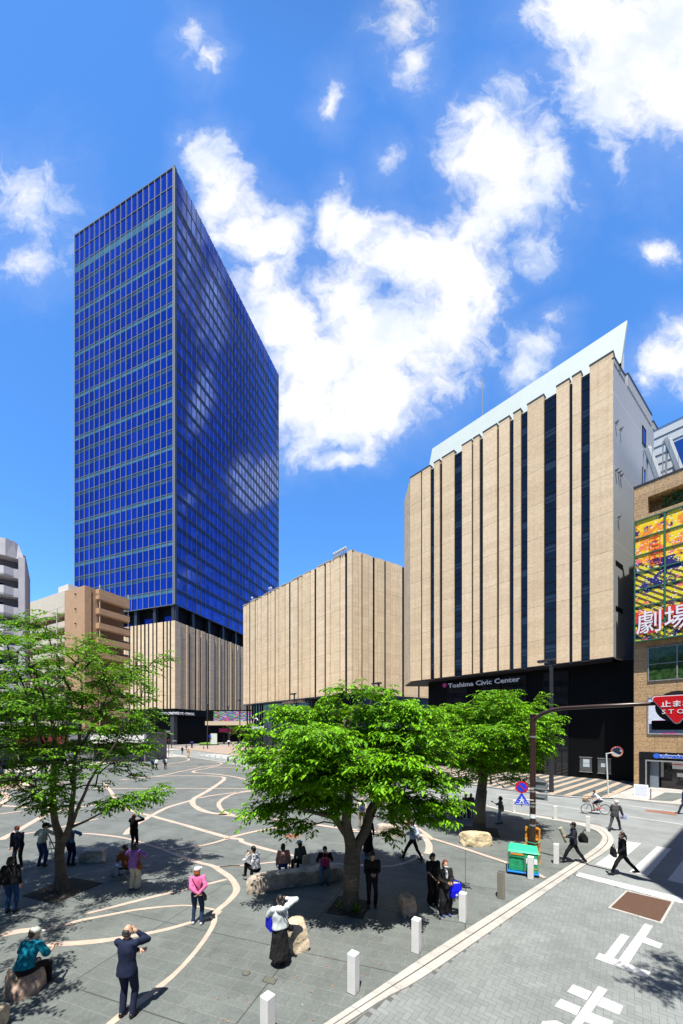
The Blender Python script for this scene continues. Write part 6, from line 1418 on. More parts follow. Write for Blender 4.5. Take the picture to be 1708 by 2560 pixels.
def person(u, v, face, label, h=1.70, pose='stand', top=BLACK, sleeve=1, tl=.0, bottom=BLACK, kind='pants', hair='short', hcol=None, hat=None, mask=False, shoes=None, lw=None, rw=None, lp=(-.5,-.8,-.2), rp=(.5,-.8,-.2),
           la=None, ra=None, lean=(0,0), pel=None, head=(0,0), res=.02, group=None, loose=1.0, seat=.45, z0=.03, vneck=None, loc=None, hem=None):
    s = h/1.70; face = R(face); g = Vector(loc) if loc is not None else G(u, v)
    T = thing('person', label, 'person', (g.x, g.y, z0 if loc is None else g.z), -face, group)
    if pose == 'sit':
        pel = pel or (0, 0, seat/s+.085); la = la or (-.12, .44, .06-0); ra = ra or (.12, .44, .06)
    if pose == 'walk': pel = pel or (0, 0, .885); la = la or (-.08, .36, .07); ra = ra or (.08, -.38, .13)
    pel = Vector(pel or (0, 0, .92)); la = Vector(la or (-.10, 0, .07)); ra = Vector(ra or (.10, 0, .07))
    lx, ly = lean
    up = Vector((lx, ly, 0)); tz = math.sqrt(max(.04, 1-min(.9, (lx*lx+ly*ly)/(.5*.5))))
    chest = pel+up*.6+Vector((0,0,.30*tz)); neck = pel+up+Vector((0,0,.50*tz)); mid = pel+up*.25+Vector((0,0,.14*tz))
    hp = Vector((0, .02, .14))+up*.25; hp.z = .14*max(.6, tz); hc = neck+hp
    shl, shr = neck+Vector((-.175,0,-.055)), neck+Vector((.175,0,-.055))
    lw = Vector(lw) if lw is not None else shl+Vector((-.07,.02,-.50)); rw = Vector(rw) if rw is not None else shr+Vector((.07,.02,-.50))
    el, lw = ik(shl, lw, .27, .245, lp); er, rw = ik(shr, rw, .27, .245, rp)
    hl, hr_ = pel+Vector((-.09,0,-.03)), pel+Vector((.09,0,-.03))
    kl, la = ik(hl, la, .42, .42, (-.1,1,.05)); kr, ra = ik(hr_, ra, .42, .42, (.1,1,.05))
    yaw, pit = R(head[0]), R(head[1]); Mh = Matrix.Rotation(-yaw, 3, 'Z') @ Matrix.Rotation(-pit, 3, 'X')
    # body: one continuous surface
    b = MB()
    b.ell(hc, .074, .092, .112, Mh); capsule(b, neck-Vector((0,0,.03)), hc-Vector((0,0,.05)), .052, .05)
    b.ell(hc+Mh @ Vector((0,.05,-.055)), .05, .045, .05, Mh, 8, 6); b.ell(hc+Mh @ Vector((0,.098,-.02)), .014, .02, .026, Mh, 6, 5)
    for sx in (-1, 1): b.ell(hc+Mh @ Vector((sx*.076,-.005,-.01)), .012, .022, .032, Mh, 6, 5)
    rings(b, [(pel+Vector((0,0,-.09)), .10, .08),(pel, .15, .105),(mid, .125, .095),(chest, .15, .105),(neck+Vector((0,0,-.06)), .14, .08),(neck+Vector((0,0,.0)), .06, .055)])
    for S_, E_, W_ in ((shl, el, lw), (shr, er, rw)): capsule(b, S_, E_, .05, .038); capsule(b, E_, W_, .037, .026)
    for H_, K_, A_ in ((hl, kl, la), (hr_, kr, ra)): capsule(b, H_, K_, .082, .055); capsule(b, K_, A_, .055, .036)
    me = vox(b, max(.016, res), 2); nb_ = MB(); nb_.v = [tuple(x.co) for x in me.vertices]; nb_.f = [tuple(p.vertices) for p in me.polygons]; nb_.mi = [0]*len(nb_.f)
    # hands: palm, four bent fingers of different lengths and a thumb from the palm's side
    for E_, W_, sg in ((el, lw, -1), (er, rw, 1)):
        d = (W_-E_).normalized(); inn = Vector((-sg, .3, .1)); inn = (inn-d*inn.dot(d)).normalized(); wd = d.cross(inn).normalized()*1
        pc = W_+d*.05
        nb_.ell(pc, .040, .016, .05, Matrix((wd, inn, d)).transposed(), 8, 6)
        for k in range(4):
            b0 = pc+wd*(-.030+.020*k)+d*.035; Lf = (.062,.074,.080,.064)[k] if True else 0; f1 = b0+d*Lf*.45+inn*Lf*.12; f2 = f1+d*Lf*.3+inn*Lf*.28; f3 = f2+d*Lf*.1+inn*Lf*.28
            nb_.tube([b0, f1, f2, f3], [.0095,.009,.008,.006], 5)
        th = pc+wd*.036-d*.015; nb_.tube([th, th+wd*.022+d*.022+inn*.012, th+wd*.026+d*.048+inn*.026], [.012,.011,.008], 5)
    # eyes and mouth
    for sx in (-1, 1): nb_.ell(hc+Mh @ Vector((sx*.031,.080,.008)), .013, .012, .008, Mh, 6, 4, mi=1)
    nb_.ell(hc+Mh @ Vector((0,.087,-.062)), .024, .01, .006, Mh, 6, 4, mi=2)
    bodym = nb_.mesh('body'); bo = put(bodym, 'body', [SKIN[0], M_hair, mat('lips', (.35,.12,.10), .5)], T, s)
    lo = loose
    # trousers / skirt
    if kind in ('pants', 'wide', 'shorts'):
        p = MB(); w_ = 1.35 if kind == 'wide' else 1.0
        rings(p, [(pel+Vector((0,0,-.12)), .125, .11),(pel+Vector((0,0,-.04)), .168, .128),(pel+Vector((0,0,.04)), .16, .12),(pel+Vector((0,0,.11)), .145, .11)])
        for H_, K_, A_ in ((hl, kl, la), (hr_, kr, ra)):
            capsule(p, H_, K_, .098*w_**.3, .068*w_)
            if kind != 'shorts': capsule(p, K_, A_.lerp(K_, .04 if kind != 'wide' else .1), .068*w_, .056*w_*w_)
        put(vox(p, res, 2, .015, u % 17, 8.0), 'trousers' if kind != 'shorts' else 'shorts', cloth(bottom), T, s)
    else:
        hz = hem if hem is not None else .16; p = MB(); f = (la+ra)/2
        ks = Vector((f.x, f.y, hz)) if pose != 'sit' else (kl+kr)/2
        if pose == 'sit': rings(p, [(pel+Vector((0,0,.1)), .14,.11),(pel, .18,.16),(pel+Vector((0,.15,-.03)), .2,.22),(ks+Vector((0,0,-.05)), .2,.14),(ks+Vector((0,.06,-.22)), .22,.12)])
        else: rings(p, [(pel+Vector((0,0,.12)), .14,.11),(pel, .175,.14),(pel.lerp(ks,.5), .20,.19),(ks+Vector((0,0,.15)), .235,.23),(ks, .25,.24)], 18)
        put(vox(p, res, 2, .026, u % 13, 14.0), 'skirt', cloth(bottom), T, s)
    # top
    t = MB(); tlz = tl
    base = pel+Vector((0,0,.02-tlz))
    rings(t, [(base, .165*lo+tlz*.08, .125*lo+tlz*.08),(pel+Vector((0,0,.06)), .155*lo, .12*lo),(mid, .145*lo, .115*lo),(chest, .17*lo**.5, .122*lo**.5),(neck+Vector((0,0,-.045)), .165, .09),(neck+Vector((0,0,-.0)), .075, .066),(neck+Vector((0,0,.02)), .062, .06)])
    for S_, E_, W_ in ((shl, el, lw), (shr, er, rw)):
        if sleeve >= .9: capsule(t, S_, E_, .068*lo**.5, .055*lo**.5); capsule(t, E_, E_.lerp(W_,.93), .054*lo**.5, .044*lo**.5)
        elif sleeve > 0: capsule(t, S_, S_.lerp(E_, min(1, sleeve*2)), .068*lo**.5, .064*lo**.5)
    put(vox(t, res, 2, .019, (u*3) % 19, 7.5), 'jacket' if tl > .12 else 'shirt', cloth(top), T, s)
    if vneck is not None:
        m_ = MB(); m_.ell(chest+Vector((0,.105,.02)), .045,.03,.16); m_.ell(neck+Vector((0,.045,-.01)), .05,.04,.03); put(m_.mesh('x'), 'undershirt', cloth(vneck), T, s)
    # shoes
    sh = MB()
    for A_, K_ in ((la, kl), (ra, kr)):
        fd = Vector((0,1,0)); tilt = max(0, A_.z-.09)*1.5
        Mx = Matrix.Rotation(-tilt, 3, 'X'); sh.ell(A_+Mx @ Vector((0,.06,-.03)), .045,.13,.042, Mx, 10, 6); sh.ell(A_+Vector((0,-.02,-.02)), .042,.055,.05, None, 8, 5)
    put(sh.mesh('x'), 'shoes', shoes or M_shoe, T, s)
    # hair
    hm = hcol or M_hair; hh = MB()
    def hl_(x, y, z): return hc+Mh @ Vector((x, y, z))
    if hair != 'bald':
        hh.ell(hl_(0,-.022,.028), .086,.094,.100, Mh, 14, 9)
        if hair in ('short',): hh.ell(hl_(0,-.045,-.03), .076,.06,.07, Mh)
        if hair in ('bob',): hh.ell(hl_(0,-.035,-.05), .098,.085,.11, Mh); 
        if hair in ('curly',): hh.ell(hl_(0,-.04,-.02), .13,.12,.13, Mh)
        if hair in ('long',): hh.ell(hl_(0,-.04,-.04), .092,.08,.11, Mh); capsule(hh, hl_(0,-.06,-.06), hc+Vector((0,-.09,-.30)), .085, .065)
        if hair in ('tail', 'pony'): hh.ell(hl_(0,-.045,-.02), .08,.07,.08, Mh); hh.ell(hl_(0,-.125,-.03), .03,.035,.03, Mh, 8, 6); capsule(hh, hl_(0,-.135,-.05), hc+Vector((.0,-.15,-.24 if hair == 'tail' else -.16)), .032, .022)
        me_ = vox(hh, .016, 1, .006, u % 7, 30.0); put(me_, 'hair', hm, T, s)
    else:
        hh.ell(hl_(0,-.022,-.045), .079,.080,.050, Mh, 12, 7); hh.ell(hl_(0,-.06,.0), .066,.045,.055, Mh, 12, 7); put(hh.mesh('x'), 'hair', mat('greying_hair', (.03,.027,.025), .6), T, s)
    if hat:
        hc_, hk = hat; c_ = cloth(hc_, .8); q = MB()
        q.ell(hl_(0,-.01,.052), .096,.106,.075, Mh, 14, 8)
        if hk == 'cap': q.ell(hl_(0,.115,.042), .065,.075,.012, Mh, 12, 5)
        if hk == 'brim': q.ell(hl_(0,0,.035), .155,.165,.014, Mh, 16, 5)
        if hk == 'beanie': q.ell(hl_(0,-.02,.03), .098,.104,.07, Mh, 12, 6)
        put(q.mesh('x'), 'cap' if hk != 'brim' else 'sun_hat', c_, T, s)
        if hk == 'brim': q = MB(); q.ell(hl_(0,-.01,.055), .099,.109,.022, Mh, 14, 5); put(q.mesh('x'), 'hat_band', cloth((.03,.03,.035)), T, s)
    if mask: q = MB(); q.ell(hl_(0,.052,-.042), .064,.056,.050, Mh, 12, 8); put(q.mesh('x'), 'face_mask', M_mask, T, s)
    T['_w'] = 0; del T['_w']
    def world(p): q = Vector(p)*s; c_, s_ = math.cos(-face), math.sin(-face); return Vector((T.location.x+q.x*c_-q.y*s_, T.location.y+q.x*s_+q.y*c_, T.location.z+q.z))
    return T, world, dict(lw=lw, rw=rw, neck=neck, pel=pel, hc=hc, shl=shl, shr=shr, chest=chest, el=el, er=er, s=s, face=face, lean=up)
def bag(label, loc, face, w_, hh, d_, c, strap=None, kind='bag', hm=None, name='bag', print_=None, rot=0, flare=.0):
    o = thing(name, label, kind, loc, -face+rot); m = MB(); f = flare
    vs = [(-w_/2,-d_/2,0),(w_/2,-d_/2,0),(w_/2,d_/2,0),(-w_/2,d_/2,0),(-w_*.47,-d_*.55,hh*.5),(w_*.47,-d_*.55,hh*.5),(w_*.47,d_*.55,hh*.5),(-w_*.47,d_*.55,hh*.5),(-w_/2*(1+f),-d_*.2,hh),(w_/2*(1+f),-d_*.2,hh),(w_/2*(1+f),d_*.2,hh),(-w_/2*(1+f),d_*.2,hh)]
    m.add(vs, [(3,2,1,0),(8,9,10,11)]+[(a+i, a+(i+1) % 4, a+4+(i+1) % 4, a+4+i) for a in (0,4) for i in range(4)])
    m.build('bag_body', c if not isinstance(c, tuple) else cloth(c, .6), o, bevel=min(.02, d_*.15))
    if strap:
        h2 = MB(); h2.tube([(-w_*.25,0,hh-.01),(-w_*.18,0,hh+strap*.8),(0,0,hh+strap),(w_*.18,0,hh+strap*.8),(w_*.25,0,hh-.01)], .012, 6); h2.build('handle', hm or (c if not isinstance(c, tuple) else cloth(c, .6)), o)
    if print_:
        MB().lathe([(0,-.003),(w_*.09,-.003),(w_*.09,.003),(0,.003)], seg=12).build('printed_mark', print_, o); ch = [x for x in children(o) if x.name.startswith('printed')][0]; ch.rotation_euler = (R(90),0,0); ch.location = (0,d_*.5+.012,hh*.22)
    return o
def phone(label, loc, rot=(0,0,0)):
    o = thing('phone', label, 'phone', loc); m = MB().box(-.037,.037,-.005,.005,-.075,.075).build('case', mat('phone_black', (.02,.02,.025), .2), o, bevel=.004); m.rotation_euler = rot
    m2 = MB().box(-.032,.032,-.0065,-.0055,-.068,.068).build('screen', mat('phone_screen', (.10,.13,.18), .1), o); m2.rotation_euler = rot; return o
def strap(par, pts, r=.012, c=BLACK): return MB().tube(pts, r, 6).build('shoulder_strap', cloth(c), par)

# --- foreground plaza
T, W, j = person(318, 2546, 4, 'bald man in a navy suit seen from behind, raising his right hand to his face', 1.74, top=NAVY, tl=.15, bottom=NAVY, hair='bald', rw=(.08,.18,1.46), rp=(.8,.05,-.9), lw=(.05,.24,1.08), lp=(-.9,-.2,-.3), res=.016, loose=1.06, head=(0,8))
T, W, j = person(494, 2312, -8, 'woman in a pink jumper, jeans and cap with her hands behind her back', 1.60, top=(.62,.13,.29), bottom=(.018,.035,.075), hair='bob', hcol=mat('copper_hair', (.30,.09,.02), .5), hat=((.70,.68,.76),'cap'), lw=(.03,-.20,.99), rw=(.09,-.19,.98), lp=(-1,-.3,-.2), rp=(1,-.3,0), shoes=M_wshoe, head=(22,0), res=.017, la=(-.12,0,.07), ra=(.12,-.06,.07))
strap(T, [Vector(p)*j['s'] for p in ((-.13,-.09,1.37),(-.02,-.145,1.2),(.12,-.15,1.02),(.19,-.06,.9))], .010)
bag('small black shoulder bag at the hip of the woman in pink', W((.20,-.07,.74)), R(-8)+R(60), .22, .19, .09, BLACK)
T, W, j = person(700, 2415, -28, 'woman in grey hooded jacket and long black skirt, hand raised to her head', 1.62, top=(.50,.55,.56), kind='skirt', bottom=(.012,.012,.013), hair='tail', rw=(.20,.12,1.50), rp=(1,-.2,.1), lw=(-.05,.28,1.08), lp=(-1,0,-.3), loose=1.28, tl=.04, res=.016, hem=.20, shoes=mat('strap_sandal', (.03,.02,.02), .5), head=(-15,0))
q = MB(); q.ell(j['neck']+Vector((0,-.10,-.04)), .13,.08,.085); put(q.mesh('x'), 'hood', cloth((.50,.55,.56)), T, j['s'])
strap(T, [Vector(p)*j['s'] for p in ((-.08,-.10,1.40),(.05,-.17,1.25),(.16,-.17,1.05),(.22,-.07,.92))], .008)
bag('small black pouch at the hip of the woman in the grey hooded jacket', W((.23,-.07,.80)), R(30), .16,.14,.07, BLACK)
bag('bright blue shopping bag held by the woman in the grey hooded jacket', W((-.22,.14,.84)), R(55), .30,.30,.07, (.008,.012,.50))
T, W, j = person(0,0, 6, 'man in a teal shirt and pale cap sitting on the lower left boulder', 1.68, 'sit', loc=(-6.42, 7.28, .0), seat=.50, top=(.0,.14,.21), sleeve=.45, bottom=BLACK, hair='short', hat=((.42,.43,.38),'cap'), lean=(.03,.14), lw=(-.22,.42,.75), rw=(.24,.42,.78), head=(28,20), res=.017, loose=1.2)
T, W, j = person(0,0, -50, 'young man in a white shirt sitting at the stone bench end with phone', 1.72, 'sit', loc=(G(640,2212).x, G(640,2212).y+.05, .0), seat=.47, top=WHITE, sleeve=.45, bottom=BLACK, hair='short', lean=(0,.12), lw=(-.10,.36,.98), rw=(.02,.36,.98), head=(0,18), la=(-.1,.50,.24), ra=(.12,.46,.06), loose=1.1)
phone('phone of the young man in the white shirt on the bench', W(j['lw']+Vector((.05,.05,.06))))
T, W, j = person(0,0, -12, 'woman in a dusty pink top sitting on the stone bench, seen from behind', 1.58, 'sit', loc=(G(708,2198).x, G(708,2198).y+.05, .0), seat=.47, top=(.42,.22,.19), bottom=(.02,.05,.20), hair='bob', lean=(0,.08), loose=1.15, head=(10,20))
T, W, j = person(0,0, -40, 'person in a pale sun hat sitting on the stone bench', 1.62, 'sit', loc=(G(752,2190).x, G(752,2190).y+.1, .0), seat=.47, top=(.055,.075,.075), bottom=BLACK, hair='bob', hat=((.33,.40,.40),'brim'), lean=(0,.08), head=(-20,12))
bag('cream and pink backpack leaning behind the person in the sun hat', W((.04,-.30,.50)), R(-40), .28,.34,.16, (.42,.38,.28))
T, W, j = person(0,0, 176, 'person in black shirt and blue jeans sitting on the bench facing the camera', 1.68, 'sit', loc=(G(812,2200).x, G(812,2200).y+.05, .0), seat=.47, top=BLACK, sleeve=.45, bottom=(.12,.20,.30), hair='short', mask=True, lean=(0,.16), lw=(-.13,.30,.86), rw=(.13,.30,.86), head=(0,38), loose=1.1)
bag('pink and violet bag on the lap of the person in black on the bench', W((.0,.34,.62)), R(176), .30,.30,.10, (.40,.03,.17), .14)
T, W, j = person(930, 2268, 178, 'person in dark clothes bent over a phone in shade beside the middle tree', 1.74, top=(.012,.012,.012), tl=.08, bottom=(.012,.012,.014), hair='short', lean=(0,.10), lw=(-.06,.34,1.08), rw=(.07,.34,1.08), head=(0,40), loose=1.15)
phone('phone lit in the hands of the person in the shade right of the middle tree', W((.0,.42,1.08)), (R(-50),0,0))
T, W, j = person(921, 2137, 20, 'person in a long black dress standing behind the middle tree', 1.66, top=BLACK, kind='skirt', bottom=BLACK, hair='long', hem=.12)
T, W, j = person(905, 2072, 3, 'balding man in cream shirt seen between the stems of the middle tree', 1.68, top=(.55,.52,.36), sleeve=.45, bottom=(.20,.15,.09), hair='bald', loose=1.1)
bag('small navy backpack worn by the man in the cream shirt', W((.02,-.24,1.02)), R(3), .26,.32,.14, (.02,.03,.12))
T, W, j = person(1032, 2153, -62, 'man in a pale blue shirt and black trousers striding left with his hands behind him', 1.72, 'walk', top=(.40,.47,.62), bottom=BLACK, hair='short', lw=(-.03,-.20,.95), rw=(.04,-.22,.93), lp=(-1,-.4,0), rp=(1,-.4,0), la=(-.08,.40,.07), ra=(.1,-.36,.10), loose=1.12)
bag('rolled pale cloth bundle held behind the back of the striding man', W((.02,-.34,.88)), R(0), .16,.12,.10, (.30,.40,.46), name='bundle', kind='bundle')
T, W, j = person(1022, 2090, -75, 'person in a dark jacket and khaki trousers walking left with a plastic bag', 1.70, 'walk', top=(.02,.025,.035), tl=.08, bottom=(.25,.19,.12), hair='short', la=(-.08,.36,.07), ra=(.08,-.2,.07), loose=1.15)
bag('white plastic bag with orange fruit carried by the person in khaki trousers', W((-.26,.2,.55)), R(-75), .26,.36,.16, (.62,.40,.42), .12)
T, W, j = person(1082, 2263, 172, 'woman in all black with a dark face mask beside the woman with the blue bag', 1.60, top=BLACK, sleeve=.4, kind='wide', bottom=BLACK, hair='bob', mask=False, head=(-12,30), lw=(-.16,.14,.82), rw=(.10,.30,1.0))
T, W, j = person(1113, 2290, 170, 'woman with auburn hair, white mask and black cardigan carrying a bright blue bag', 1.62, top=(.014,.014,.014), tl=.10, kind='wide', bottom=(.014,.014,.016), hair='bob', hcol=mat('auburn_hair', (.13,.035,.02), .45), mask=True, vneck=(.70,.70,.78), lw=(-.06,.30,1.10), rw=(.08,.31,1.10), shoes=mat('blue_sandal', (.03,.05,.16), .5), head=(0,12), res=.017, loose=1.12)
phone('dark phone in the hands of the woman with the blue bag', W((.0,.36,1.13)), (R(-60),R(90),0))
bag('bright blue bag with a white mark on the arm of the auburn haired woman', W((-.24,.20,.62)), R(170), .36,.38,.12, (.006,.010,.62), .10, print_=M_signw)
bag('cream and red bag behind the blue bag of the auburn haired woman', W((-.36,.0,.66)), R(200), .20,.30,.08, (.5,.48,.42))
# --- right side walkers
T, W, j = person(1434, 2160, -70, 'young man in dark clothes striding left with a rolled bundle in hand', 1.72, 'walk', top=(.022,.022,.035), tl=.10, bottom=BLACK, hair='short', mask=True, lw=(-.12,.28,1.06), rw=(.06,.26,1.02), la=(-.08,.40,.07), ra=(.08,-.42,.12), loose=1.1, vneck=(.5,.55,.7), res=.017)
bag('black rucksack slung behind the striding young man', W((.05,-.34,.86)), R(-70), .20,.36,.30, BLACK, .1)
rb_o = thing('rolled_bundle', 'bundle of rolled pale papers held by the striding young man', 'bundle', W((.0,.36,1.08)))
MB().tube([(.12,0,-.28),(-.12,0,.30)], [.06,.07], 9).tube([(.17,0,-.2),(-.04,.05,.34)], [.035,.04], 8).build('roll', cloth((.32,.35,.27)), rb_o)
T, W, j = person(1556, 2190, -72, 'woman in a black suit with a ponytail striding left over the crosswalk', 1.66, 'walk', top=(.012,.013,.018), tl=.12, bottom=BLACK, hair='pony', mask=True, lw=(-.14,.18,.90), rw=(.2,-.05,.85), la=(-.08,.36,.07), ra=(.08,-.56,.13), loose=1.08, res=.017, head=(-8,8))
bag('black handbag carried forward by the woman in the black suit', W((-.16,.34,.74)), R(-72), .34,.32,.12, BLACK, .12)
T, W, j = person(1537, 2078, 62, 'old man in white cap and dark grey jacket striding right', 1.68, 'walk', top=(.045,.047,.052), tl=.14, bottom=(.05,.05,.055), hair='short', hcol=mat('grey_hair', (.3,.3,.3), .6), hat=((.72,.74,.72),'cap'), lean=(0,.13), la=(-.08,-.40,.10), ra=(.08,.40,.07), rw=(.22,.34,.86), lw=(-.18,.30,.9), loose=1.2, head=(0,15), mask=True, res=.018)
bag('pale blue-grey bag swinging in front of the old man in the white cap', W((.2,.44,.62)), R(62), .30,.24,.06, (.34,.40,.60))
# --- cyclist
BY = G(1490, 2036); ba = R(-80)     # bicycle points to the left
BK = thing('bicycle', 'silver city bicycle with a front basket ridden to the left along the street', 'bicycle', (BY.x, BY.y, .004), -ba+0)
M_tyre = mat('tyre_rubber', (.02,.02,.02), .7); M_spoke = mat('spoke_steel', (.35,.36,.38), .3, metal=.8); M_silver = mat('silver_paint', (.52,.54,.57), .3, metal=.4)
def torus(R_, r_, seg=36, s2=6):
    m = MB(); vs = [(0, (R_+r_*math.cos(b))*math.cos(a), (R_+r_*math.cos(b))*math.sin(a)) for a in [2*math.pi*i/seg for i in range(seg)] for b in [2*math.pi*k/s2 for k in range(s2)]]
    vs = [(r_*math.sin(2*math.pi*(i % s2)/s2), v[1], v[2]) for i, v in enumerate(vs)]
    m.add(vs, [(i*s2+k, ((i+1) % seg)*s2+k, ((i+1) % seg)*s2+(k+1) % s2, i*s2+(k+1) % s2) for i in range(seg) for k in range(s2)]); return m
for yy_ in (.55, -.52):
    wh = torus(.315, .019).build('wheel', M_tyre, BK); wh.location = (0, yy_, .335)
    torus(.295, .010).build('rim', M_spoke, wh)
    sp = MB()
    for k in range(18): a = 2*math.pi*k/18; sp.tube([(.02*(-1)**k,0,0),(0,.29*math.cos(a),.29*math.sin(a))], .0022, 3)
    sp.tube([(-.05,0,0),(.05,0,0)], .02, 8); sp.build('spokes', M_spoke, wh)
fb = MB(); hd = (0,.36,.86); hb_ = (0,.40,.68); bbk = (0,-.08,.30); stp = (0,-.24,.78)
fb.tube([hd, hb_], .02, 8).tube([hb_, bbk], .022, 8).tube([(0,.37,.80),(0,-.2,.62)], .016, 8).tube([bbk, stp], .017, 8)
for sx in (-.05,.05): fb.tube([(sx*.6,.42,.62),(sx,.55,.335)], .011, 6).tube([(sx*.4,-.08,.30),(sx,-.52,.335)], .010, 6).tube([(sx*.4,-.21,.66),(sx,-.52,.335)], .009, 6)
fb.tube([hb_, (0,.42,.62)], .018, 8).build('frame', M_silver, BK)
MB().tube([(0,.35,.86),(0,.34,.98)], .013, 6).tube([(-.27,.20,1.0),(-.2,.30,1.02),(0,.35,.98),(.2,.30,1.02),(.27,.20,1.0)], .012, 6).build('handlebar', M_spoke, BK)
MB().ell((0,-.26,.84), .075,.13,.04).tube([stp,(0,-.25,.82)], .013, 6).build('saddle', M_shoe, BK)
MB().tube([(-.02,-.08,.30),(.02,-.08,.30)], .085, 14).tube([(.06,-.08,.30),(.08,.04,.20)], .010, 6).tube([(-.06,-.08,.30),(-.08,-.2,.40)], .010, 6).box(.07,.15,.0,.08,.185,.20).box(-.15,-.07,-.24,-.16,.39,.405).build('pedal_crank', M_spoke, BK)
bk = MB()
for z_ in (.78,.86,.94): bk.tube([(-.17,.46,z_),(.17,.46,z_),(.17,.72,z_),(-.17,.72,z_),(-.17,.46,z_)], .006, 4)
for k in range(9):
    t_ = -.17+k*.0425; bk.tube([(t_,.72,.76),(t_,.73,.95)], .004, 3).tube([(t_,.46,.76),(t_,.46,.95)], .004, 3)
bk.tube([(-.17,.46,.76),(.17,.46,.76),(.17,.72,.76),(-.17,.72,.76),(-.17,.46,.76)], .006, 4).build('basket', M_spoke, BK)
TB, W, j = person(0,0, -80, 'cyclist in a white T-shirt and dark shorts with red shoes, riding left', 1.68, loc=(BY.x, BY.y, .004), pel=(0,-.25,.93), lean=(0,.30), top=(.66,.66,.74), sleeve=.42, kind='shorts', bottom=(.015,.02,.03), shoes=mat('red_shoe', (.70,.02,.04), .5), hair='short', mask=True, lw=(-.24,.24,1.04), rw=(.24,.24,1.04), lp=(-.4,-.3,-.8), rp=(.4,-.3,-.8), la=(-.11,-.16,.46), ra=(.11,.05,.28), head=(0,5), loose=1.15)
bag('brown paper bag standing in the bicycle basket', (BK.location.x+math.cos(-ba+R(90))*.60, BK.location.y+math.sin(-ba+R(90))*.60, .78), -ba, .27,.26,.2, (.26,.16,.07))
# --- group at the left
T, W, j = person(47, 2170, 172, 'man with reddish hair and white mask in navy beside the camera tripod', 1.66, top=(.010,.012,.03), tl=.08, bottom=(.010,.011,.02), hair='short', hcol=mat('red_hair', (.35,.07,.02), .45), mask=True, lw=(-.16,.20,.86), rw=(.17,.18,.86), lean=(0,.06), head=(-20,24), loose=1.15)
T, W, j = person(104, 2168, 12, 'photographer in pale khaki shirt, blue trousers and black beret at his camera', 1.72, top=(.36,.40,.34), bottom=(.028,.045,.13), hair='short', hat=(BLACK,'beanie'), lw=(-.30,.30,1.22), rw=(.18,.30,1.18), rp=(1,-.3,.2), lean=(-.02,.12), head=(10,30), loose=1.15, la=(-.13,0,.07), ra=(.13,0,.07))
c_ = W((-.26,.42,0)); TPD = thing('camera_tripod', 'black tripod with a video camera beside the photographer in the beret', 'tripod', (c_.x, c_.y, .03))
for a in (30,150,270): MB().tube([(0,0,1.22),(math.cos(R(a))*.42, math.sin(R(a))*.42, 0)], [.022,.012], 6).build('leg', M_shoe, TPD)
MB().tube([(0,0,.9),(0,0,1.38)], .022, 8).build('column', M_shoe, TPD)
MB().box(-.16,.12,-.06,.06,1.40,1.53).tube([(.12,0,1.47),(.25,0,1.47)], [.045,.05], 10).box(-.05,.1,-.02,.02,1.53,1.6).build('camera', M_shoe, TPD, bevel=.008)
c_ = W((-.25,.62,0)); SL = thing('step_ladder', 'small grey step ladder standing behind the tripod', 'step ladder', (c_.x, c_.y, .03), R(10))
for sx in (-.18,.18): MB().tube([(sx,0,0),(sx*.85,.12,.78)], .014, 6).tube([(sx*.85,.12,.78),(sx,.36,0)], .012, 6).build('rail', M_alu, SL)
for k in range(3): MB().box(-.17,.17,.02+k*.035,.12+k*.035,.2+k*.24,.225+k*.24).build('step', M_alu, SL)
T, W, j = person(176, 2166, 8, 'person in a blue shirt and dark trousers half hidden behind the left tree', 1.68, top=(.05,.15,.30), bottom=(.010,.013,.05), hair='short', rw=(.28,.18,1.18), rp=(1,-.2,0))
strap(T, [Vector(p)*j['s'] for p in ((.10,-.10,1.38),(.14,-.14,1.2),(.16,-.12,1.02))], .016, (.35,.14,.02))
T, W, j = person(27, 2284, -10, 'person in black top and blue jeans standing in shade near left edge', 1.66, top=BLACK, bottom=(.018,.06,.17), hair='bob', head=(15,10), loose=1.2, tl=.06)
T, W, j = person(0,0, -70, 'woman in a rust brown shirt and white trousers sitting behind the woman in purple', 1.62, 'sit', loc=(G(318,2196).x, G(318,2196).y, .0), seat=.42, top=(.17,.055,.02), bottom=(.40,.46,.66), hair='pony', lean=(0,.1), lw=(-.1,.34,.86), rw=(.1,.34,.90), loose=1.2, head=(-10,15), mask=True, tl=.1)
st = thing('folding_stool', 'low folding stool under the woman in the rust brown shirt', 'stool', (G(318,2196).x, G(318,2196).y, .03)); MB().box(-.2,.2,-.18,.18,.36,.40).build('seat', cloth(BLACK), st); MB().tube([(-.18,-.16,.36),(.18,-.16,0)], .012, 6).tube([(.18,-.16,.36),(-.18,-.16,0)], .012, 6).tube([(-.18,.16,.36),(.18,.16,0)], .012, 6).tube([(.18,.16,.36),(-.18,.16,0)], .012, 6).build('leg', M_grey, st)
bag('pale shopping bag with a flower print on the ground before the seated woman in brown', G(292,2188)+Vector((0,0,.03)), R(-20), .36,.30,.14, (.48,.50,.40), .08, print_=mat('coral_print', (.6,.2,.12), .6))
bag('white plastic bag beside the woman in purple', G(324,2182)+Vector((0,0,.03)), R(0), .22,.24,.14, (.48,.52,.56))
T, W, j = person(336, 2226, 6, 'woman in a purple blouse and wide cream trousers seen from behind', 1.60, top=(.26,.12,.42), kind='wide', bottom=(.52,.48,.38), hair='bob', lw=(-.20,.26,1.15), rw=(.26,.14,1.12), lp=(-1,-.2,-.1), rp=(1,-.3,-.1), loose=1.28, tl=.14, shoes=mat('blue_trainer', (.10,.12,.28), .5), res=.017)
bag('brown leather shoulder bag on the right hip of the woman in purple', W((.24,-.08,.78)), R(40), .24,.24,.10, (.24,.06,.012), .3)
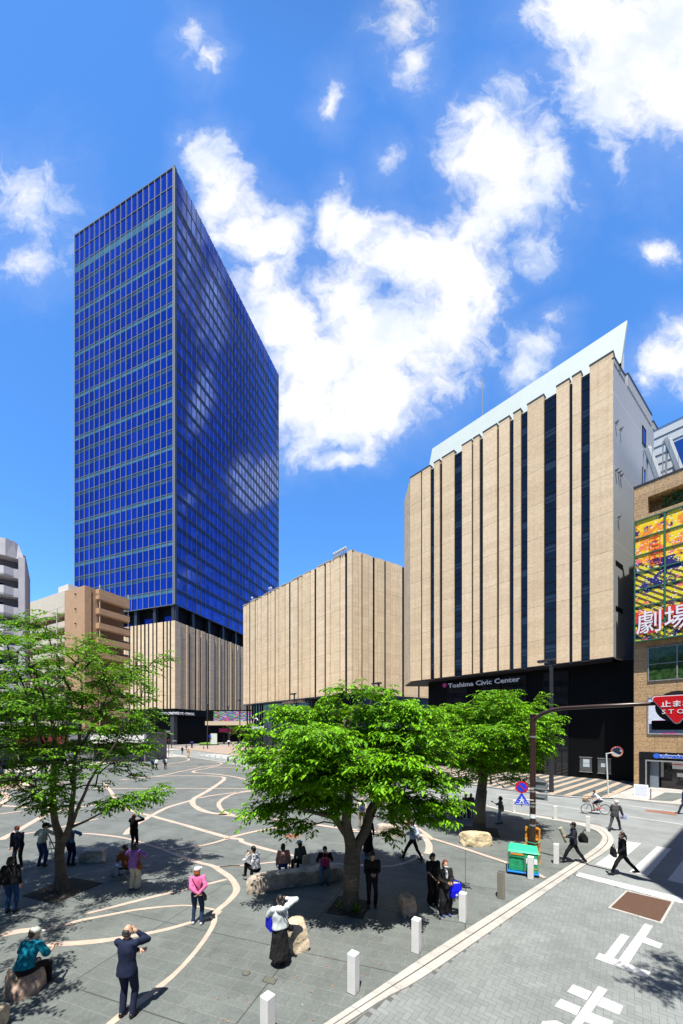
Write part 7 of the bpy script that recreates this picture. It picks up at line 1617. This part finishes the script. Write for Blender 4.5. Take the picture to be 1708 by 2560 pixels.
T, W, j = person(335, 2128, 4, 'woman in black with long auburn hair holding a phone up with both hands', 1.64, top=BLACK, bottom=BLACK, hair='long', hcol=mat('chestnut_hair', (.17,.055,.025), .45), lw=(-.10,.26,1.50), rw=(.12,.26,1.50), lp=(-1,-.1,-.5), rp=(1,-.1,-.5), tl=.08, loose=1.2)
phone('phone raised by the woman in black with long auburn hair', W((.01,.33,1.56)))
# --- under the right tree
T, W, j = person(1165, 2049, 176, 'woman in dark clothes and mask looking at her phone beside right tree trunk', 1.56, top=(.06,.05,.05), sleeve=.5, bottom=BLACK, hair='long', mask=True, lw=(-.05,.30,1.1), rw=(.08,.30,1.1), shoes=M_wshoe, la=(-.14,.05,.07), head=(0,20), res=.022)
T, W, j = person(1178, 2046, 170, 'woman with a pale blue tote half hidden behind the right tree trunk', 1.52, top=(.05,.05,.06), bottom=(.22,.24,.27), hair='long', res=.022)
bag('pale blue tote of the woman beside the right tree trunk', W((.12,.22,.70)), R(170), .26,.34,.06, (.30,.48,.52), .14)
T, W, j = person(1251, 2061, -75, 'curly haired woman in grey top and pale trousers right of the right tree', 1.60, top=(.13,.14,.16), sleeve=.5, bottom=(.27,.32,.40), hair='curly', lw=(-.12,.42,1.32), lp=(-.5,-.2,-.8), loose=1.15, res=.022, ra=(.1,-.1,.07), la=(-.1,.14,.07))
bag('brown tote bag on the shoulder of the woman with curly hair', W((.16,-.12,.72)), R(-40), .34,.36,.09, (.16,.06,.03), .24)
T, W, j = person(0,0, 160, 'person in a blue top sitting on a low stool left of the right tree', 1.66, 'sit', loc=(G(1138,2043).x, G(1138,2043).y, .0), seat=.46, top=(.012,.04,.28), bottom=BLACK, hair='short', hat=(WHITE,'cap'), lean=(0,.18), res=.022)
st = thing('folding_stool', 'low stool under the person in blue left of the right tree', 'stool', (G(1138,2043).x, G(1138,2043).y, .03)); MB().box(-.22,.22,-.2,.2,.38,.43).build('seat', cloth(BLACK), st); MB().tube([(-.2,-.16,.38),(-.2,-.16,0)], .014, 6).tube([(.2,-.16,.38),(.2,-.16,0)], .014, 6).tube([(-.2,.16,.38),(-.2,.16,0)], .014, 6).tube([(.2,.16,.38),(.2,.16,0)], .014, 6).build('leg', M_grey, st)
T, W, j = person(1163, 1932, -80, 'man in a white shirt on the pavement beyond the right tree, with a black bag', 1.68, top=WHITE, sleeve=.45, bottom=BLACK, res=.03)
T, W, j = person(1135, 1912, 20, 'person in a dark jacket far beyond the right tree by the dark wall', 1.7, top=(.03,.03,.035), bottom=BLACK, res=.03)
T, W, j = person(1712, 2036, -70, 'person in dark blue cut by the right edge on the far street', 1.70, 'walk', top=(.02,.03,.08), bottom=(.02,.025,.05), res=.025)
# --- seated at the left edge
T, W, j = person(0,0, 165, 'man in black shirt and brown shorts sitting on the long boulder', 1.68, 'sit', loc=(G(32,1974).x, G(32,1974).y+.45, .0), seat=.55, top=BLACK, kind='shorts', bottom=(.26,.15,.06), hair='bald', lean=(0,.24), lw=(-.1,.42,.66), rw=(.1,.42,.66), shoes=M_wshoe, res=.024, head=(0,30))
T, W, j = person(0,0, 170, 'man in a white shirt sitting on the rear boulder behind the man in shorts', 1.68, 'sit', loc=(G(28,1956).x, G(28,1956).y+.2, .0), seat=.62, top=WHITE, bottom=(.02,.03,.06), hair='short', lean=(0,.1), lw=(-.08,.3,1.1), rw=(.08,.3,1.0), res=.026, head=(0,18))
T, W, j = person(0,0, 100, 'man in a white shirt reading on the small pale boulder near the left edge', 1.66, 'sit', loc=(G(64,1972).x, G(64,1972).y+.3, .0), seat=.5, top=WHITE, bottom=BLACK, hair='short', lean=(0,.2), lw=(-.08,.36,.84), rw=(.08,.36,.84), res=.024, head=(0,32))
T, W, j = person(0,0, 0, 'man in dark jacket sitting with his back turned, cut by left border', 1.70, 'sit', loc=(G(3,1950).x, G(3,1950).y, .0), seat=.6, top=(.012,.016,.04), bottom=BLACK, hair='short', res=.026, loose=1.2)
T, W, j = person(104, 1945, 10, 'person in black standing half hidden by the leaves of the left tree', 1.72, top=BLACK, bottom=(.10,.13,.15), res=.026)
# --- far people
far = [(382,1924,0,'man in a dark blue shirt, left of the trio on the far plaza','short',(.02,.03,.12),(.012,.014,.03),'pants'),(391,1925.5,4,'man in a white shirt, middle of the trio on the far plaza','short',WHITE,BLACK,'pants'),(413,1924,0,'person in white shirt with dark backpack, right of the far trio','short',WHITE,BLACK,'pants'),
 (456,1885.5,0,'person in a dark jacket walking away before the far crosswalk','short',(.012,.016,.04),BLACK,'pants'),(466,1876,180,'woman in grey beyond the person in the dark jacket at the far crosswalk','long',(.14,.13,.16),(.05,.05,.06),'pants'),(471,1894,10,'person in an orange-brown coat at the near end of the far crosswalk','bob',(.48,.17,.05),(.5,.35,.22),'skirt'),
 (480,1871,10,'woman in dark blue under a navy parasol beyond the far crosswalk','bob',(.03,.04,.12),(.02,.03,.10),'skirt'),(572,1867,0,'person in black under a white parasol near the far tree','short',BLACK,BLACK,'pants'),(583,1867.5,170,'person in a yellow top near the far tree under the glass bridge','short',(.60,.48,.12),(.10,.03,.05),'pants'),
 (382,1878,30,'man with a dark shoulder bag walking by the half-bare young tree','short',(.03,.05,.10),BLACK,'pants'),(364,1889,10,'woman in a pale dress near the left end of the far crossing','bob',(.50,.46,.44),(.55,.52,.50),'skirt')]
for u, v, f, l, hr, tp, bt, kd in far: person(int(u), v, f, l, 1.68, 'walk' if kd == 'pants' and f else 'stand', top=tp, bottom=bt, kind=kd, hair=hr, res=.035, loose=1.1)
c_ = G(413, 1924); bag('dark backpack of the right man of the far trio', (c_.x, c_.y-.26, 1.0), 0, .34,.46,.18, (.02,.03,.04))
for (u, v, cc_, l) in ((480,1871,(.02,.03,.16),'navy parasol over the woman in dark blue'),(572,1867,(.6,.62,.68),'white parasol over the person in black near the far tree')):
    c_ = G(u, v); o = thing('parasol', l, 'parasol', (c_.x, c_.y, 0)); m = MB(); m.lathe([(.55,1.72),(.45,1.86),(.25,1.97),(.02,2.02)], seg=10); m.build('canopy', cloth(cc_), o); MB().tube([(0,0,1.0),(0,0,2.08)], .012, 5).build('handle', M_shoe, o)
# ================= buildings outside the picture: one shades the crossing, two added to cut sky light
def block(label, corners, h, m, floors=7):
    c = corners[0]; o = thing('building', label, 'building', (c[0], c[1], 0))
    pl = [(p[0]-c[0], p[1]-c[1]) for p in corners]; MB().prism(pl, 0, h).build('wall', m, o); n = len(pl)
    MB().prism([(x*1.0, y) for x, y in pl], h+.01, h+.5).build('roof', M_coping, o)
    for i in range(n):
        a, b = Vector(pl[i]), Vector(pl[(i+1) % n]); L = (b-a).length; d = (b-a)/L; k = 0
        w_ = MB(); q = Vector((d.y, -d.x))
        ar = sum(pl[j][0]*pl[(j+1) % n][1]-pl[(j+1) % n][0]*pl[j][1] for j in range(n)); q = q if ar > 0 else -q
        for f in range(int(h/3.6)): 
            p0, p1 = a+d*.8+q*.03, b-d*.8+q*.03; z0 = 1.2+f*3.6; w_.quad((p0.x,p0.y,z0),(p1.x,p1.y,z0),(p1.x,p1.y,z0+1.7),(p0.x,p0.y,z0+1.7))
        w_.build('window_band', M_dkglass, o)
M_blk = mat('weathered_render', (.24,.22,.20), .85)
k0 = Vector((9.3, 4.4)); kd2 = Vector((.77,.635)); kn2 = Vector((.635,-.77))
block('building right of the camera outside the picture, shading the near crosswalk', [k0, k0+kd2*19, k0+kd2*19+kn2*14, k0+kn2*14], 25, M_blk)
block('long building added behind the camera outside the picture to block sky light', [(-46,-14),(6,-18),(6,-34),(-46,-30)], 24, M_blk)
block('building added left of the plaza outside the picture to block sky light', [(-50,46),(-56,46),(-70,-20),(-50,-12)], 24, M_blk)
